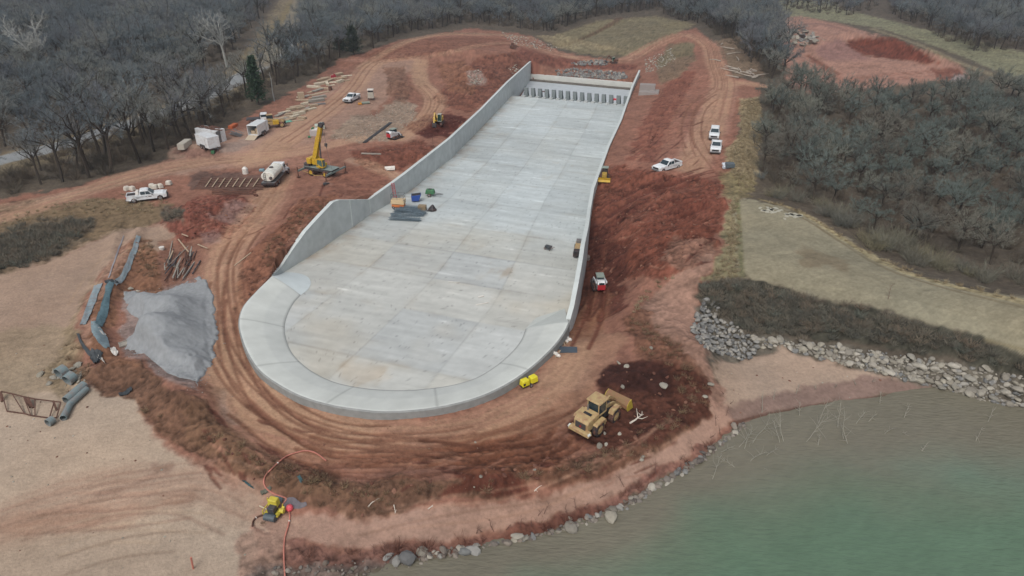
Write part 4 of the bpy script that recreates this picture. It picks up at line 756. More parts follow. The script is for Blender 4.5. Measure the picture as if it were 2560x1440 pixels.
sc_fill('dry_grass', B_st, [('1850,250 1900,245 1905,330 1895,400 1885,470 1850,485 1830,440 1815,385 1850,330', .6), ('1822,495 1850,495 1850,690 1890,695 1760,705 1805,640', .6), ('1900,492 2000,524 2100,584 2200,644 2330,695 2560,748 2560,758 2330,706 2200,656 2100,596 2000,536 1900,504', .7), ('0,540 150,505 330,480 430,500 400,540 240,540 90,555 0,580', 1.3), ('1570,780 1640,700 1750,645 1760,655 1660,715 1590,790', .7)], 'tufts of dry yellow grass on the knoll, the dam edge and the left verge', 'grass', 24, edge=.5)
sc_fill('weeds', B_wd, [('440,1020 600,1100 720,1160 860,1200 1000,1200 1240,1190 1330,1170 1500,1130 1640,1060 1720,1000 1780,1000 1700,1090 1620,1145 1480,1190 1330,1200 1250,1250 1100,1238 1000,1285 900,1295 760,1255 650,1210 520,1145', .75), ('1560,790 1640,800 1740,900 1790,1000 1730,1060 1690,960 1600,880', .9), ('270,980 400,1040 420,1080 350,1030', .5), ('375,600 420,640 400,700 350,690 330,640', .7), ('190,800 240,930 160,1000 120,930', 1.2), ('700,560 780,500 840,500 700,650 650,700 640,640', 1.1), ('600,1300 700,1310 720,1340 640,1345 560,1310', .6)], 'brown weeds on the weathered banks round the crest', 'weeds', 25)
sc_fill('shore_twigs', B_rd, [('700,1372 900,1378 1050,1366 1250,1340 1400,1298 1560,1236 1700,1160 1800,1090 1845,1066 1700,1178 1560,1262 1400,1322 1250,1352 1050,1382 900,1400 700,1395', .85)], 'reddish twigs and weeds along the lake bank', 'weeds', 26, edge=.3)
# rocks
def rock_mesh(name, seed, m, flat=.7, ang=.35):
    r = np.random.default_rng(seed); bm = bmesh.new(); bmesh.ops.create_icosphere(bm, subdivisions=2, radius=.5); nn = r.normal(0, 1, (7, 3)); nn /= np.linalg.norm(nn, axis=1)[:, None]; dd = r.uniform(.26, .42, 7)
    for v in bm.verts:
        p = np.array(v.co)
        for a, d in zip(nn, dd):
            k_ = p @ a
            if k_ > d: p = p - a * (k_ - d) * .9
        p = p * np.array([1.15, .9, flat]) * (1 + r.normal(0, .02)); v.co = p
    me = bpy.data.meshes.new(name); bm.to_mesh(me); bm.free(); me.materials.append(m); return me
rk_g = tint_mat('grey_stone', [(146, 144, 140), (116, 117, 116), (162, 157, 148), (130, 129, 126), (104, 104, 104)], .9, .18, 4); rk_t = tint_mat('tan_stone', [(164, 158, 144), (140, 134, 122), (176, 170, 158), (128, 122, 112), (150, 146, 136)], .9, .18, 4); rk_r = tint_mat('red_clod', [(118, 82, 70), (98, 66, 56), (136, 100, 84), (88, 58, 50)], .95, .2, 4)
RG = [rock_mesh('rock', 400 + i, rk_g) for i in range(6)]; RT = [rock_mesh('rock', 420 + i, rk_t, .6) for i in range(6)]; RR = [rock_mesh('clod', 440 + i, rk_r, .7) for i in range(4)]
rk_w = tint_mat('muddy_stone', [(128, 118, 108), (104, 98, 94), (146, 138, 128), (116, 104, 94), (92, 88, 86)], .8, .25, 3); RW = [rock_mesh('rock', 460 + i, rk_w, .65) for i in range(8)]
def boulder(me, loc, s, r, label, group, sink=.2):
    o = bpy.data.objects.new('boulder', me); COL.objects.link(o); o.location = (loc[0], loc[1], loc[2] + s * (.30 - sink)); o.scale = (s * r.uniform(.85, 1.2), s * r.uniform(.8, 1.1), s * r.uniform(.8, 1.1)); o.rotation_euler = (r.normal(0, .25), r.normal(0, .25), r.uniform(0, 6.28)); return tag(o, label, 'boulder', group)
r = np.random.default_rng(77)
SHORE = smooth_line([(985, 1402), (1040, 1392), (1110, 1385), (1180, 1375), (1260, 1362), (1330, 1346), (1390, 1330), (1440, 1312), (1500, 1288), (1560, 1268), (1600, 1246), (1660, 1212), (1705, 1182), (1750, 1150), (1790, 1120), (1830, 1088), (1856, 1066)], 8)
for q in SHORE:
    for k_ in range(1 if r.random() < .75 else 2):
        if q[0] < 1100 and r.random() < .35: continue
        p = g(q[0] + r.normal(0, 7), q[1] + r.normal(0, 5)); s = r.uniform(.28, .72) * (1.25 if r.random() < .2 else .8); p = (p[0], p[1], max(p[2], -1.35)); boulder((RW + RT[:3] + RG[:3])[int(r.integers(0, 14))], p, s, r, 'weathered boulder in the row along the water line of the lake bank', 'boulders along the lake bank', .06)
for (x, y, s, lb) in ((1528, 1302, 1.15, 'rounded grey boulder lying alone in the water just off the bank row'), (992, 1405, .9, 'upright tan boulder at the left end of the bank row'), (1022, 1402, 1.5, 'long flat tan slab near the left end of the bank row'), (1428, 1325, 1.3, 'large squarish tan boulder midway along the lake bank'), (1182, 1382, 1.2, 'large round grey boulder left of midway along the lake bank'), (1162, 1383, 1.1, 'darker oval boulder beside the large round one on the lake bank')):
    p = g(x, y); boulder((RG + RT)[int(r.integers(0, 12))], (p[0], p[1], max(p[2], -1.3)), s, r, lb, None, .1)
PILE = '1742,770 1765,742 1795,765 1800,800 1840,820 1870,840 1900,870 1885,900 1850,903 1800,890 1750,862 1728,830 1735,800'
RIP = '1800,795 1860,835 1900,845 1950,850 2100,866 2300,895 2560,940 2900,1005 2900,1090 2560,1024 2440,1000 2330,968 2180,930 2050,898 1960,870 1905,872 1870,845'
q, px, py = fill(PILE, .42, 5, jit=.45); o_ = r.permutation(len(q)); ni = 85; print('PILE', len(q))
for i in o_[:ni]: boulder(RG[int(r.integers(0, 6))], q[i] + np.array([0, 0, .25]), r.uniform(.5, .75), r, 'loose grey stone on the heap where the dam meets the red bank', 'grey stones heaped at the end of the dam')
k_ = o_[ni:]; scatter('stone_heap', q[k_] + np.c_[np.zeros((len(k_), 2)), r.uniform(-.05, .15, len(k_))], r.uniform(0, 6.28, len(k_)), r.uniform(.32, .6, len(k_)), [source('rock_source', m_) for m_ in RG], 'heap of grey stones at the end of the dam', 'stones', rot3=r.normal(0, .4, (len(k_), 2)))
q, px, py = fill(RIP, .32, 6, jit=.5); big = np.argsort(-(py + r.normal(0, 30, len(py))))
vis_ = np.array([i for i in big if 0 < px[i] < 2560]); pick = set(r.permutation(vis_)[:75].tolist()); rs = np.array([i for i in range(len(q)) if i not in pick])
for i in pick: boulder(RT[int(r.integers(0, 6))], q[i] + np.array([0, 0, .12]), r.uniform(.6, 1.1), r, 'larger tan block among the riprap on the lake side of the dam', 'large blocks in the riprap')
scatter('riprap', q[rs], r.uniform(0, 6.28, len(rs)), .22 + .55 * r.random(len(rs)) ** 1.6, [source('riprap_source', m_) for m_ in RT + RG[:2]], 'tan riprap stones armouring the dam at the water', 'riprap', rot3=r.normal(0, .35, (len(rs), 2))); print('RIP', len(q))
def stones(name, srcs, specs, label, cat, seed, s0, s1, dz=0.):
    q = np.concatenate([fill(s, st, seed + i)[0] for i, (s, st) in enumerate(specs)]); r_ = np.random.default_rng(seed); print(name, len(q)); q[:, 2] += dz; return scatter(name, q, r_.uniform(0, 6.28, len(q)), s0 + (s1 - s0) * r_.random(len(q)) ** 2.5, [source(name + '_source', m_) for m_ in srcs], label, cat, rot3=r_.normal(0, .4, (len(q), 2)))
stones('outlet_riprap', RG, [('1388,176 1430,172 1480,176 1560,183 1570,194 1556,202 1470,196 1395,190', .85), ('1425,158 1500,150 1522,155 1515,164 1450,166', .9)], 'grey rock fill just past the end sill of the spillway', 'rocks', 31, .6, 1.3, .2)
stones('bank_rubble', RT, [('1610,150 1680,120 1690,150 1640,175 1615,185', 1.2), ('1165,178 1200,175 1215,208 1180,212', 1.0), ('1250,80 1330,95 1400,120 1380,130 1280,110', 1.6), ('1950,75 2030,75 2060,100 2010,118 1970,105', 1.3), ('130,920 200,910 215,960 170,960 140,945', .6), ('1270,170 1290,160 1310,170 1290,200', 1.)], 'loose rubble on the banks near the far end and the pit', 'rubble', 32, .3, 1.1)
stones('gravel_patch', RT, [('820,345 880,320 960,262 1040,262 1040,300 960,352 900,358', .8)], 'patch of pale stones beside the tracks', 'gravel', 33, .12, .4)
stones('clods', RR, [('1475,570 1500,440 1560,420 1720,445 1800,460 1800,560 1740,640 1620,680 1560,760 1490,760', .85), ('700,560 790,490 850,492 700,650 650,720 600,770 620,700', .9), ('420,540 480,505 600,490 640,520 590,580 450,600', .9), ('880,380 980,368 1060,352 1070,375 1000,430 920,420', 1.2), ('1010,325 1070,290 1170,300 1100,345', 1.3), ('1100,180 1200,140 1310,140 1250,220 1150,280', 1.6), ('450,1010 620,1120 860,1200 1200,1180 1560,1110 1740,960 1780,1000 1640,1130 1330,1200 900,1290 640,1210', .9), ('1480,940 1600,910 1740,950 1700,1050 1560,1110 1450,1080', 1.3), ('1570,400 1620,300 1700,200 1740,200 1660,330 1600,410', 1.5)], 'red clods and stones strewn over the disturbed soil', 'clods', 34, .08, .5)
stones('bank_stones', RW[:7], [('980,1396 1110,1378 1260,1355 1390,1322 1500,1280 1600,1238 1700,1175 1800,1105 1856,1060 1866,1072 1800,1122 1706,1192 1602,1256 1500,1300 1395,1338 1262,1372 1112,1394 985,1412', .24), ('640,1425 860,1402 1000,1400 1090,1396 1040,1440 640,1440', .5)], 'small muddy stones between the boulders of the lake bank', 'stones', 36, .12, .62, .06)
stones('heap_edge_stones', RG[:3], [('296,725 380,715 455,698 510,682 545,735 562,800 566,850 556,900 525,950 500,992 440,960 395,940 340,895 300,890', .45)], 'loose gravel stones scattered round the gravel heap', 'gravel', 37, .04, .16)
stones('beach_stones', RT + RR, [('0,860 180,840 300,1040 600,1240 640,1420 0,1440', 2.2), ('1780,900 2050,905 2300,960 1950,1030 1850,1050', 2.), ('560,900 760,1090 1400,980 1440,880 1500,960 1200,1140 800,1120 560,1000', 2.2)], 'small stones lying about on the sand and the bowl track', 'stones', 35, .05, .28)
# bleached branches in the shallows and bare saplings along the bank
def branch(loc, az, L, elev, seed, m_, label, group, nsub=6, name='dead_branch', r0=.05):
    r_ = np.random.default_rng(seed); m = MB(); d = np.array([math.cos(az) * math.cos(elev), math.sin(az) * math.cos(elev), math.sin(elev)]); p = np.zeros(3); pts = [p]; dd = d
    for _ in range(6): dd = dd + r_.normal(0, .10, 3); dd /= np.linalg.norm(dd); pts.append(pts[-1] + dd * L / 6)
    m.tube(pts, list(np.linspace(r0, r0 * .25, 7)), 5)
    for i in range(nsub):
        b0 = np.array(pts[int(r_.integers(1, 6))]); e = d * .7 + r_.normal(0, .6, 3); e /= np.linalg.norm(e); l_ = L * r_.uniform(.2, .5); mid = b0 + e * l_ * .5 + r_.normal(0, .05, 3) * l_; m.tube([b0, mid, b0 + e * l_ + r_.normal(0, .08, 3) * l_], [r0 * .5, r0 * .35, r0 * .15], 4)
    o = m.build(name, m_); o.location = loc; return tag(o, label, 'branch' if name == 'dead_branch' else 'sapling', group)
deadm = mat('bleached_wood', (150, 146, 132), rough=.9, var=.15, scale=3); barkm = mat('wet_twig', (96, 66, 58), rough=.9, var=.2)
def wl_(px, py): X, Y = un(px, py, -1.2); return (X, Y, -1.25)
for i, (x, y, x2_, y2_, h) in enumerate([(1845, 1120, 1905, 1045, 1.), (1860, 1125, 1900, 1060, .6), (1880, 1110, 1930, 1040, 1.2), (1960, 1105, 1925, 1040, 1.4), (1950, 1108, 1930, 1060, .8), (2015, 1105, 2062, 1045, 1.6), (2040, 1070, 2068, 1035, 1.8), (2110, 1098, 2082, 1045, 1.4), (2120, 1110, 2078, 1062, .8), (2140, 1060, 2165, 1035, .8), (2170, 1055, 2190, 1035, .6), (2095, 1070, 2090, 1020, 1.5), (1875, 1155, 1900, 1115, .6), (1780, 1200, 1810, 1140, .7), (1840, 1170, 1800, 1140, .3), (1930, 1180, 1895, 1165, .1), (1915, 1140, 1940, 1118, .4), (2260, 1045, 2275, 1020, .7), (2470, 1055, 2495, 1030, .7), (2210, 1085, 2235, 1070, .4), (2255, 1080, 2275, 1095, .3), (2440, 1105, 2442, 1070, .9), (2305, 1130, 2306, 1110, .6), (2045, 1115, 2046, 1090, .6), (2000, 1040, 1990, 1010, .8), (2200, 1010, 2205, 990, .7), (1905, 1040, 1912, 985, 1.), (1800, 1130, 1850, 1118, .2)]):
    a = wl_(x, y); b = wl_(x2_, y2_); L = math.hypot(b[0] - a[0], b[1] - a[1]); L2 = math.hypot(L * .75, h); branch(a, math.atan2(b[1] - a[1], b[0] - a[0]), L2, math.atan2(h, L * .8 + .01), 500 + i, deadm, 'bleached bare branch poking out of the shallow lake beyond the bank', 'dead branches in the shallows', nsub=10, r0=.030)
for i, (x, y) in enumerate([(870, 1385), (900, 1390), (935, 1388), (960, 1380), (1000, 1372), (1105, 1370), (1190, 1335), (1205, 1330), (1235, 1330), (1265, 1325), (1300, 1322), (1330, 1318), (1345, 1290), (1360, 1285), (1415, 1282), (1440, 1275), (1460, 1272), (1500, 1245), (1560, 1218), (1640, 1185), (1700, 1150), (1735, 1128), (1760, 1118), (1775, 1095), (1800, 1085), (1790, 1065), (1815, 1040), (1825, 1010), (1810, 985), (1935, 1000), (1990, 985), (2040, 975), (2090, 968), (2140, 962), (2180, 955), (2230, 950)]):
    p = g(x, y); lt = x > 1900; branch(p, r.uniform(0, 6.28), r.uniform(.7, 1.3), r.uniform(.9, 1.4), 600 + i, deadm if lt else barkm, 'thin pale sapling on the mud flat beside the water' if lt else 'small bare reddish sapling on the bank above the boulders', 'saplings on the mud flat' if lt else 'saplings on the lake bank', nsub=7, name='sapling', r0=.025)
p = g(2220, 748); branch(p, 1.2, 2.0, 1.45, 699, barkm, 'lone thin sapling at the lake edge of the grass dam crest', None, 6, 'sapling', .03)
# ------------------------------------------------------------------ machines, vehicles and site gear (local x forward, z up)
def M_(n, c, rough=.5, metal=0., dirt=.0, var=.06, **k): return mat(n, c, rough, metal, var=var, dirt=dirt, **k)
whitep = M_('white_paint', (232, 236, 238), .35, dirt=.25); glass = M_('dark_glass', (46, 60, 66), .12); tyre = M_('tyre_rubber', (44, 42, 42), .9, dirt=.8); rimm = M_('steel_rim', (150, 152, 154), .4, .4, dirt=.3)
blackp = M_('black_plastic', (34, 36, 40), .6, dirt=.2); yel = M_('machine_yellow', (206, 168, 42), .45, dirt=.45, var=.1); tanp = M_('tan_paint', (184, 160, 114), .5, dirt=.7, var=.1); steel = M_('grey_steel', (122, 126, 128), .5, .3, dirt=.3)
dkst = M_('dark_steel', (66, 72, 76), .55, .2, dirt=.3); redp = M_('red_paint', (190, 44, 56), .45, dirt=.2); grn = M_('green_paint', (50, 112, 74), .5, dirt=.2); wood = M_('lumber', (176, 156, 132), .9, var=.25, scale=5); woodg = M_('grey_lumber', (158, 152, 142), .9, var=.25, scale=5)
rust = M_('rusty_steel', (96, 66, 54), .85, var=.25); pipeg = M_('grey_pipe', (122, 138, 140), .6, dirt=.35); black_t = M_('black_sheet', (56, 62, 66), .7, var=.25); lightc = M_('lamp_clear', (220, 224, 220), .2); redl = M_('lamp_red', (170, 30, 30), .3); grd = M_('tarp_grey', (134, 150, 156), .75, var=.25, dirt=.35, scale=1.2); hosem = M_('red_hose', (190, 120, 104), .6, dirt=.3); bluep = M_('blue_paint', (36, 78, 156), .45, dirt=.1); jerry = M_('white_plastic', (226, 222, 214), .5, dirt=.3)
def wheel(parent, x, y, r, w_, rm=rimm, name='wheel', hub=.55):
    m = MB(); n = 18; prof = [(-w_ / 2, r * .62), (-w_ / 2, r * .93), (-w_ * .36, r), (w_ * .36, r), (w_ / 2, r * .93), (w_ / 2, r * .62)]; vs = []
    for i in range(n):
        a = 2 * math.pi * i / n
        for (yy, rr) in prof: vs.append((x + math.cos(a) * rr, y + yy, r + math.sin(a) * rr))
    k_ = len(prof); m.add(vs, [(i * k_ + j, ((i + 1) % n) * k_ + j, ((i + 1) % n) * k_ + j + 1, i * k_ + j + 1) for i in range(n) for j in range(k_ - 1)])
    t = m.build(name, tyre, parent, smooth=True); m = MB(); m.tube([(x, y - w_ * .42, r), (x, y + w_ * .42, r)], r * .64, 16); m.tube([(x, y - w_ * .49, r), (x, y + w_ * .49, r)], r * .2, 8); m.build('rim', rm, t); return t
def pickup(loc, rz, label, kind='pickup', load=None, marks=False, bedm=None, group=None):
    e = empty('pickup_truck' if kind == 'pickup' else 'utility_vehicle', loc, rz, label, 'pickup truck' if kind == 'pickup' else 'car', group); m = MB(); hw = .98
    top = 1.02
    side = [(-2.95, .55), (-2.9, 1.12), (.98, 1.12), (1.1, 1.12), (2.55, 1.08), (2.92, .92), (2.95, .48), (2.4, .42), (2.32, .74), (1.95, .90), (1.58, .74), (1.5, .42), (-1.45, .42), (-1.53, .74), (-1.9, .90), (-2.27, .74), (-2.35, .42), (-2.9, .46)]
    n = len(side); vs = []
    for y, k_ in ((-hw, 0), (hw, 0)):
        for x, z in side: vs.append((x, y * (.94 if abs(x) > 2.8 else 1), z))
    m.add(vs, [((i + 1) % n, i, n + i, n + (i + 1) % n) for i in range(n)])
    for o_ in (0, n):     # side skins as strips so that the wheel arches stay open
        f = [(0, 1, 17), (17, 1, 2, 16), (16, 2, 15), (15, 2, 14), (14, 2, 13), (13, 2, 12), (12, 2, 3), (12, 3, 11), (11, 3, 10), (10, 3, 9), (9, 3, 4), (9, 4, 8), (8, 4, 7), (7, 4, 5), (7, 5, 6)]
        m.f += [tuple(q + len(m.v) - 2 * n + o_ for q in g_) for g_ in f]
    b = m.build('body', whitep, e)
    m = MB(); m.prism([(1.12, 1.09), (1.15, 1.24), (2.45, 1.17), (2.62, 1.06)], -.84, .84); m.build('hood', whitep, e, .03)
    if kind == 'pickup': cab = [(-.95, 1.08), (1.15, 1.08), (.30, 1.82), (.1, 1.87), (-.62, 1.86), (-.86, 1.80)]
    else: cab = [(-2.75, 1.08), (1.15, 1.08), (.30, 1.80), (.1, 1.86), (-2.2, 1.84), (-2.5, 1.76)]
    m = MB(); k_ = len(cab); vs = []
    for sgn in (-1, 1):
        for x, z in cab: vs.append((x, sgn * (.93 if z < 1.2 else .76), z))
    m.add(vs, [tuple(range(k_)), tuple(range(2 * k_ - 1, k_ - 1, -1))] + [((i + 1) % k_, i, k_ + i, k_ + (i + 1) % k_) for i in range(k_)]); m.build('cab', whitep, e, .02)
    m = MB(); m.add([(1.07, -.80, 1.17), (1.07, .80, 1.17), (.40, .70, 1.76), (.40, -.70, 1.76)], [(0, 1, 2, 3)]); o = m.build('windshield', glass, e); o.location = (.03, 0, .03)
    xr = -.93 if kind == 'pickup' else -2.72; xt = -.86 if kind == 'pickup' else -2.5; x2_ = -.9 if kind == 'pickup' else -2.66
    m = MB(); m.add([(x2_ - .03, -.72, 1.25), (x2_ - .03, .72, 1.25), (xt - .03, .64, 1.70), (xt - .03, -.64, 1.70)], [(3, 2, 1, 0)]); m.build('rear_window', glass, e)
    for sgn in (-1, 1):
        for a, b_ in (((.0, .86), (-.75, -.06)) if kind == 'pickup' else ((.0, .86), (-1.0, -.06), (-2.35, -1.1))):
            m = MB(); x0, x1 = min(a, b_), max(a, b_); xt1 = x1 - (.46 if x1 > .8 else 0)
            m.add([(x0, sgn * .915, 1.22), (x1, sgn * .915, 1.22), (xt1, sgn * .80, 1.70), (x0, sgn * .80, 1.70)], [(0, 1, 2, 3) if sgn < 0 else (3, 2, 1, 0)]); o = m.build('side_window', glass, e); o.location = (0, sgn * .025, 0)
        m = MB(); m.box((.92, sgn * 1.08, 1.2), (.12, .22, .18)); m.build('mirror', blackp, e)
        m = MB(); m.box((2.86, sgn * .76, .93), (.22, .34, .2)); m.build('headlight', lightc, e); m = MB(); m.box((-2.93, sgn * .86, .95), (.08, .16, .34)); m.build('tail_light', redl, e)
        m = MB(); m.tube([(1.95, sgn * .70, .45), (1.95, sgn * .99, .45)], .46, 14); m.tube([(-1.9, sgn * .70, .45), (-1.9, sgn * .99, .45)], .46, 14)
        if marks and sgn < 0:
            m2 = MB(); m2.box((.02, -.992, .92), (.22, .01, .07)); m2.box((.55, -.992, .84), (.46, .01, .10)); m2.build('door_lettering', dkst, e)
        for x in (1.95, -1.9): wheel(e, x, sgn * .86, .40, .27)
    m = MB(); m.box((2.93, 0, .84), (.1, 1.25, .30)); m.build('grille', blackp, e); m = MB(); m.box((2.98, 0, .52), (.16, 1.86, .2)); m.build('bumper', dkst if marks else steel, e); m = MB(); m.box((-2.98, 0, .52), (.16, 1.8, .18)); m.build('bumper', steel, e)
    if kind == 'pickup':
        m = MB(); m.box((-1.95, 0, 1.125), (1.72, 1.62, .03)); m.build('cargo_bed', bedm or blackp, e)
        for sgn in (-1, 1): m = MB(); m.box((-1.95, sgn * .9, 1.2), (1.85, .12, .14)); m.build('bed_rail', whitep, e)
        m = MB(); m.box((-2.87, 0, 1.19), (.08, 1.8, .16)); m.build('tailgate', whitep, e)
    m = MB(); m.box((0, 0, .55), (5.0, 1.5, .35)); m.build('chassis', blackp, e)
    return e
a = pickup(g(370, 499), hd((345, 496), (400, 489)), 'white pickup parked side-on by white bags at far left, white tank in its black bed', marks=True); m = MB(); m.box((-1.25, 0, 1.45), (.55, 1.5, .5), top=.8); o = m.build('bed_tank', jerry, None, .06); o.parent = a
pickup(g(1667, 424), hd((1702, 420), (1650, 431)), 'white pickup parked alone on the red ground between the spillway wall and the haul road')
pickup(g(1785, 342), hd((1787, 320), (1783, 346)), 'closed-back white vehicle, the farther of the two parked nose to tail on the haul road', 'suv')
pickup(g(1789, 376), hd((1791, 355), (1787, 380)), 'open-bed white pickup, the nearer of the two parked nose to tail on the haul road', bedm=steel)
pickup(g(880, 252), hd((893, 243), (868, 256)), 'white pickup standing by the lumber yard, well behind the yellow crane', bedm=whitep)
def hydr(m, a, b, r=.06): m.tube([a, b], r, 6)
# wheel loader
def loader():
    e = empty('wheel_loader', g(1497, 1054), hd((1450, 1082), (1543, 1002)), 'tan wheel loader with its bucket in the dark wet soil pit', 'loader'); e.scale = (.9,) * 3
    m = MB(); m.prism([(-3.2, 1.0), (-3.25, 1.9), (-3.05, 2.15), (-1.35, 2.35), (-1.3, 1.0)], -.85, .85); hood = m.build('engine_hood', tanp, e, .05); m = MB(); m.box((-2.1, 0, 2.265), (.3, .9, .1), ry=-.11); m.build('vent_grille', blackp, hood); m = MB(); m.box((-3.27, 0, 1.5), (.06, 1.2, .75)); m.build('rear_grille', dkst, hood); m = MB(); m.add([(-3.31, -.16, 1.35), (-3.31, .16, 1.35), (-3.31, 0, 1.66)], [(0, 2, 1)]); m.build('warning_triangle', redl, hood)
    m = MB(); m.tube([(-1.6, .35, 2.3), (-1.6, .35, 2.95)], .09, 8); m.build('exhaust_stack', steel, e)
    m = MB(); m.box((-3.3, 0, .95), (.7, 2.5, .45), top=.92); m.build('counterweight', tanp, e, .06)
    for s in (-1, 1): m = MB(); m.tube([(-3.6, s * 1.15, 1.05), (-3.3, s * 1.2, 1.05)], .14, 8); m.build('rear_lamp', lightc, e)
    m = MB(); m.box((-1.7, 0, .95), (2.9, 1.1, .7)); m.box((1.0, 0, 1.0), (1.9, 1.0, .8)); m.build('frame', dkst, e)
    m = MB(); m.box((-.55, 0, 2.45), (1.3, 1.35, 1.45), top=.95); cb = m.build('cab', glass, e); m = MB()
    for x in (-1.2, .1):
        for y in (-.68, .68): m.bar((x, y, 1.7), (x, y * .95, 3.18), .09)
    m.box((-.55, 0, 1.75), (1.4, 1.45, .18)); m.build('cab_frame', tanp, cb); m = MB(); m.box((-.5, 0, 3.26), (1.75, 1.75, .18), top=.9); m.build('cab_roof', tanp, cb, .06)
    for s in (-1, 1):
        m = MB(); m.prism([(-2.5, 1.55), (-2.35, 1.75), (-1.0, 1.8), (-.8, 1.35), (-1.0, 1.3), (-1.2, 1.6), (-2.3, 1.6)], s * .95 if s > 0 else -1.45, s * 1.45 if s > 0 else -.95); m.build('fender', tanp, e)
        m = MB(); m.prism([(.2, 1.45), (.4, 1.85), (1.5, 1.95), (1.85, 1.5), (1.6, 1.45), (1.4, 1.75), (.6, 1.7)], s * .9 if s > 0 else -1.45, s * 1.45 if s > 0 else -.9); m.build('fender', tanp, e)
        m = MB(); m.bar((.45, s * .42, 1.9), (1.6, s * .5, 1.7), .14, .4); m.bar((1.6, s * .5, 1.7), (3.05, s * .52, .55), .14, .42); m.build('lift_arm', tanp, e)
        for x in (-1.75, 1.05): wheel(e, x, s * 1.12, .78, .58, tanp)
        m = MB(); m.box((-1.0, s * 1.1, 1.15), (.6, .35, .6)); m.build('step', tanp, e)
    m = MB(); m.bar((.5, 0, 2.1), (1.7, 0, 2.25), .18, .25); m.bar((1.7, 0, 2.25), (2.9, 0, 1.2), .14, .2); m.build('tilt_linkage', tanp, e)
    m = MB(); n = 9; pr = [(3.0 + 1.0 * (1 - math.cos(t_)) * .5 + .0, .25 + 1.15 * (i / (n - 1))) for i, t_ in enumerate(np.linspace(0, 3.1, n))]
    prof = [(4.15, .12), (3.15, .15), (2.95, .5), (2.98, .95), (3.25, 1.3), (3.7, 1.42)]; inn = [(3.66, 1.33), (3.3, 1.2), (3.1, .92), (3.08, .55), (3.25, .27), (4.1, .22)]
    m.prism(prof + inn, -1.38, 1.38); bk = m.build('bucket', M_('bucket_steel', (140, 112, 78), .8, dirt=.7), e); m = MB()
    for s in (-1, 1): m.prism(prof, s * 1.38 if s > 0 else -1.44, s * 1.44 if s > 0 else -1.38)
    for i in range(7): m.box((4.25, -1.2 + i * .4, .13), (.25, .1, .08))
    m.build('bucket_sides', M_('bucket_yellow', (190, 168, 60), .6, dirt=.3), bk); m = MB(); m.box((3.5, 0, .62), (.75, 2.6, .7), top=.75); m.build('soil_load', rk_r, bk, .1)
loader()
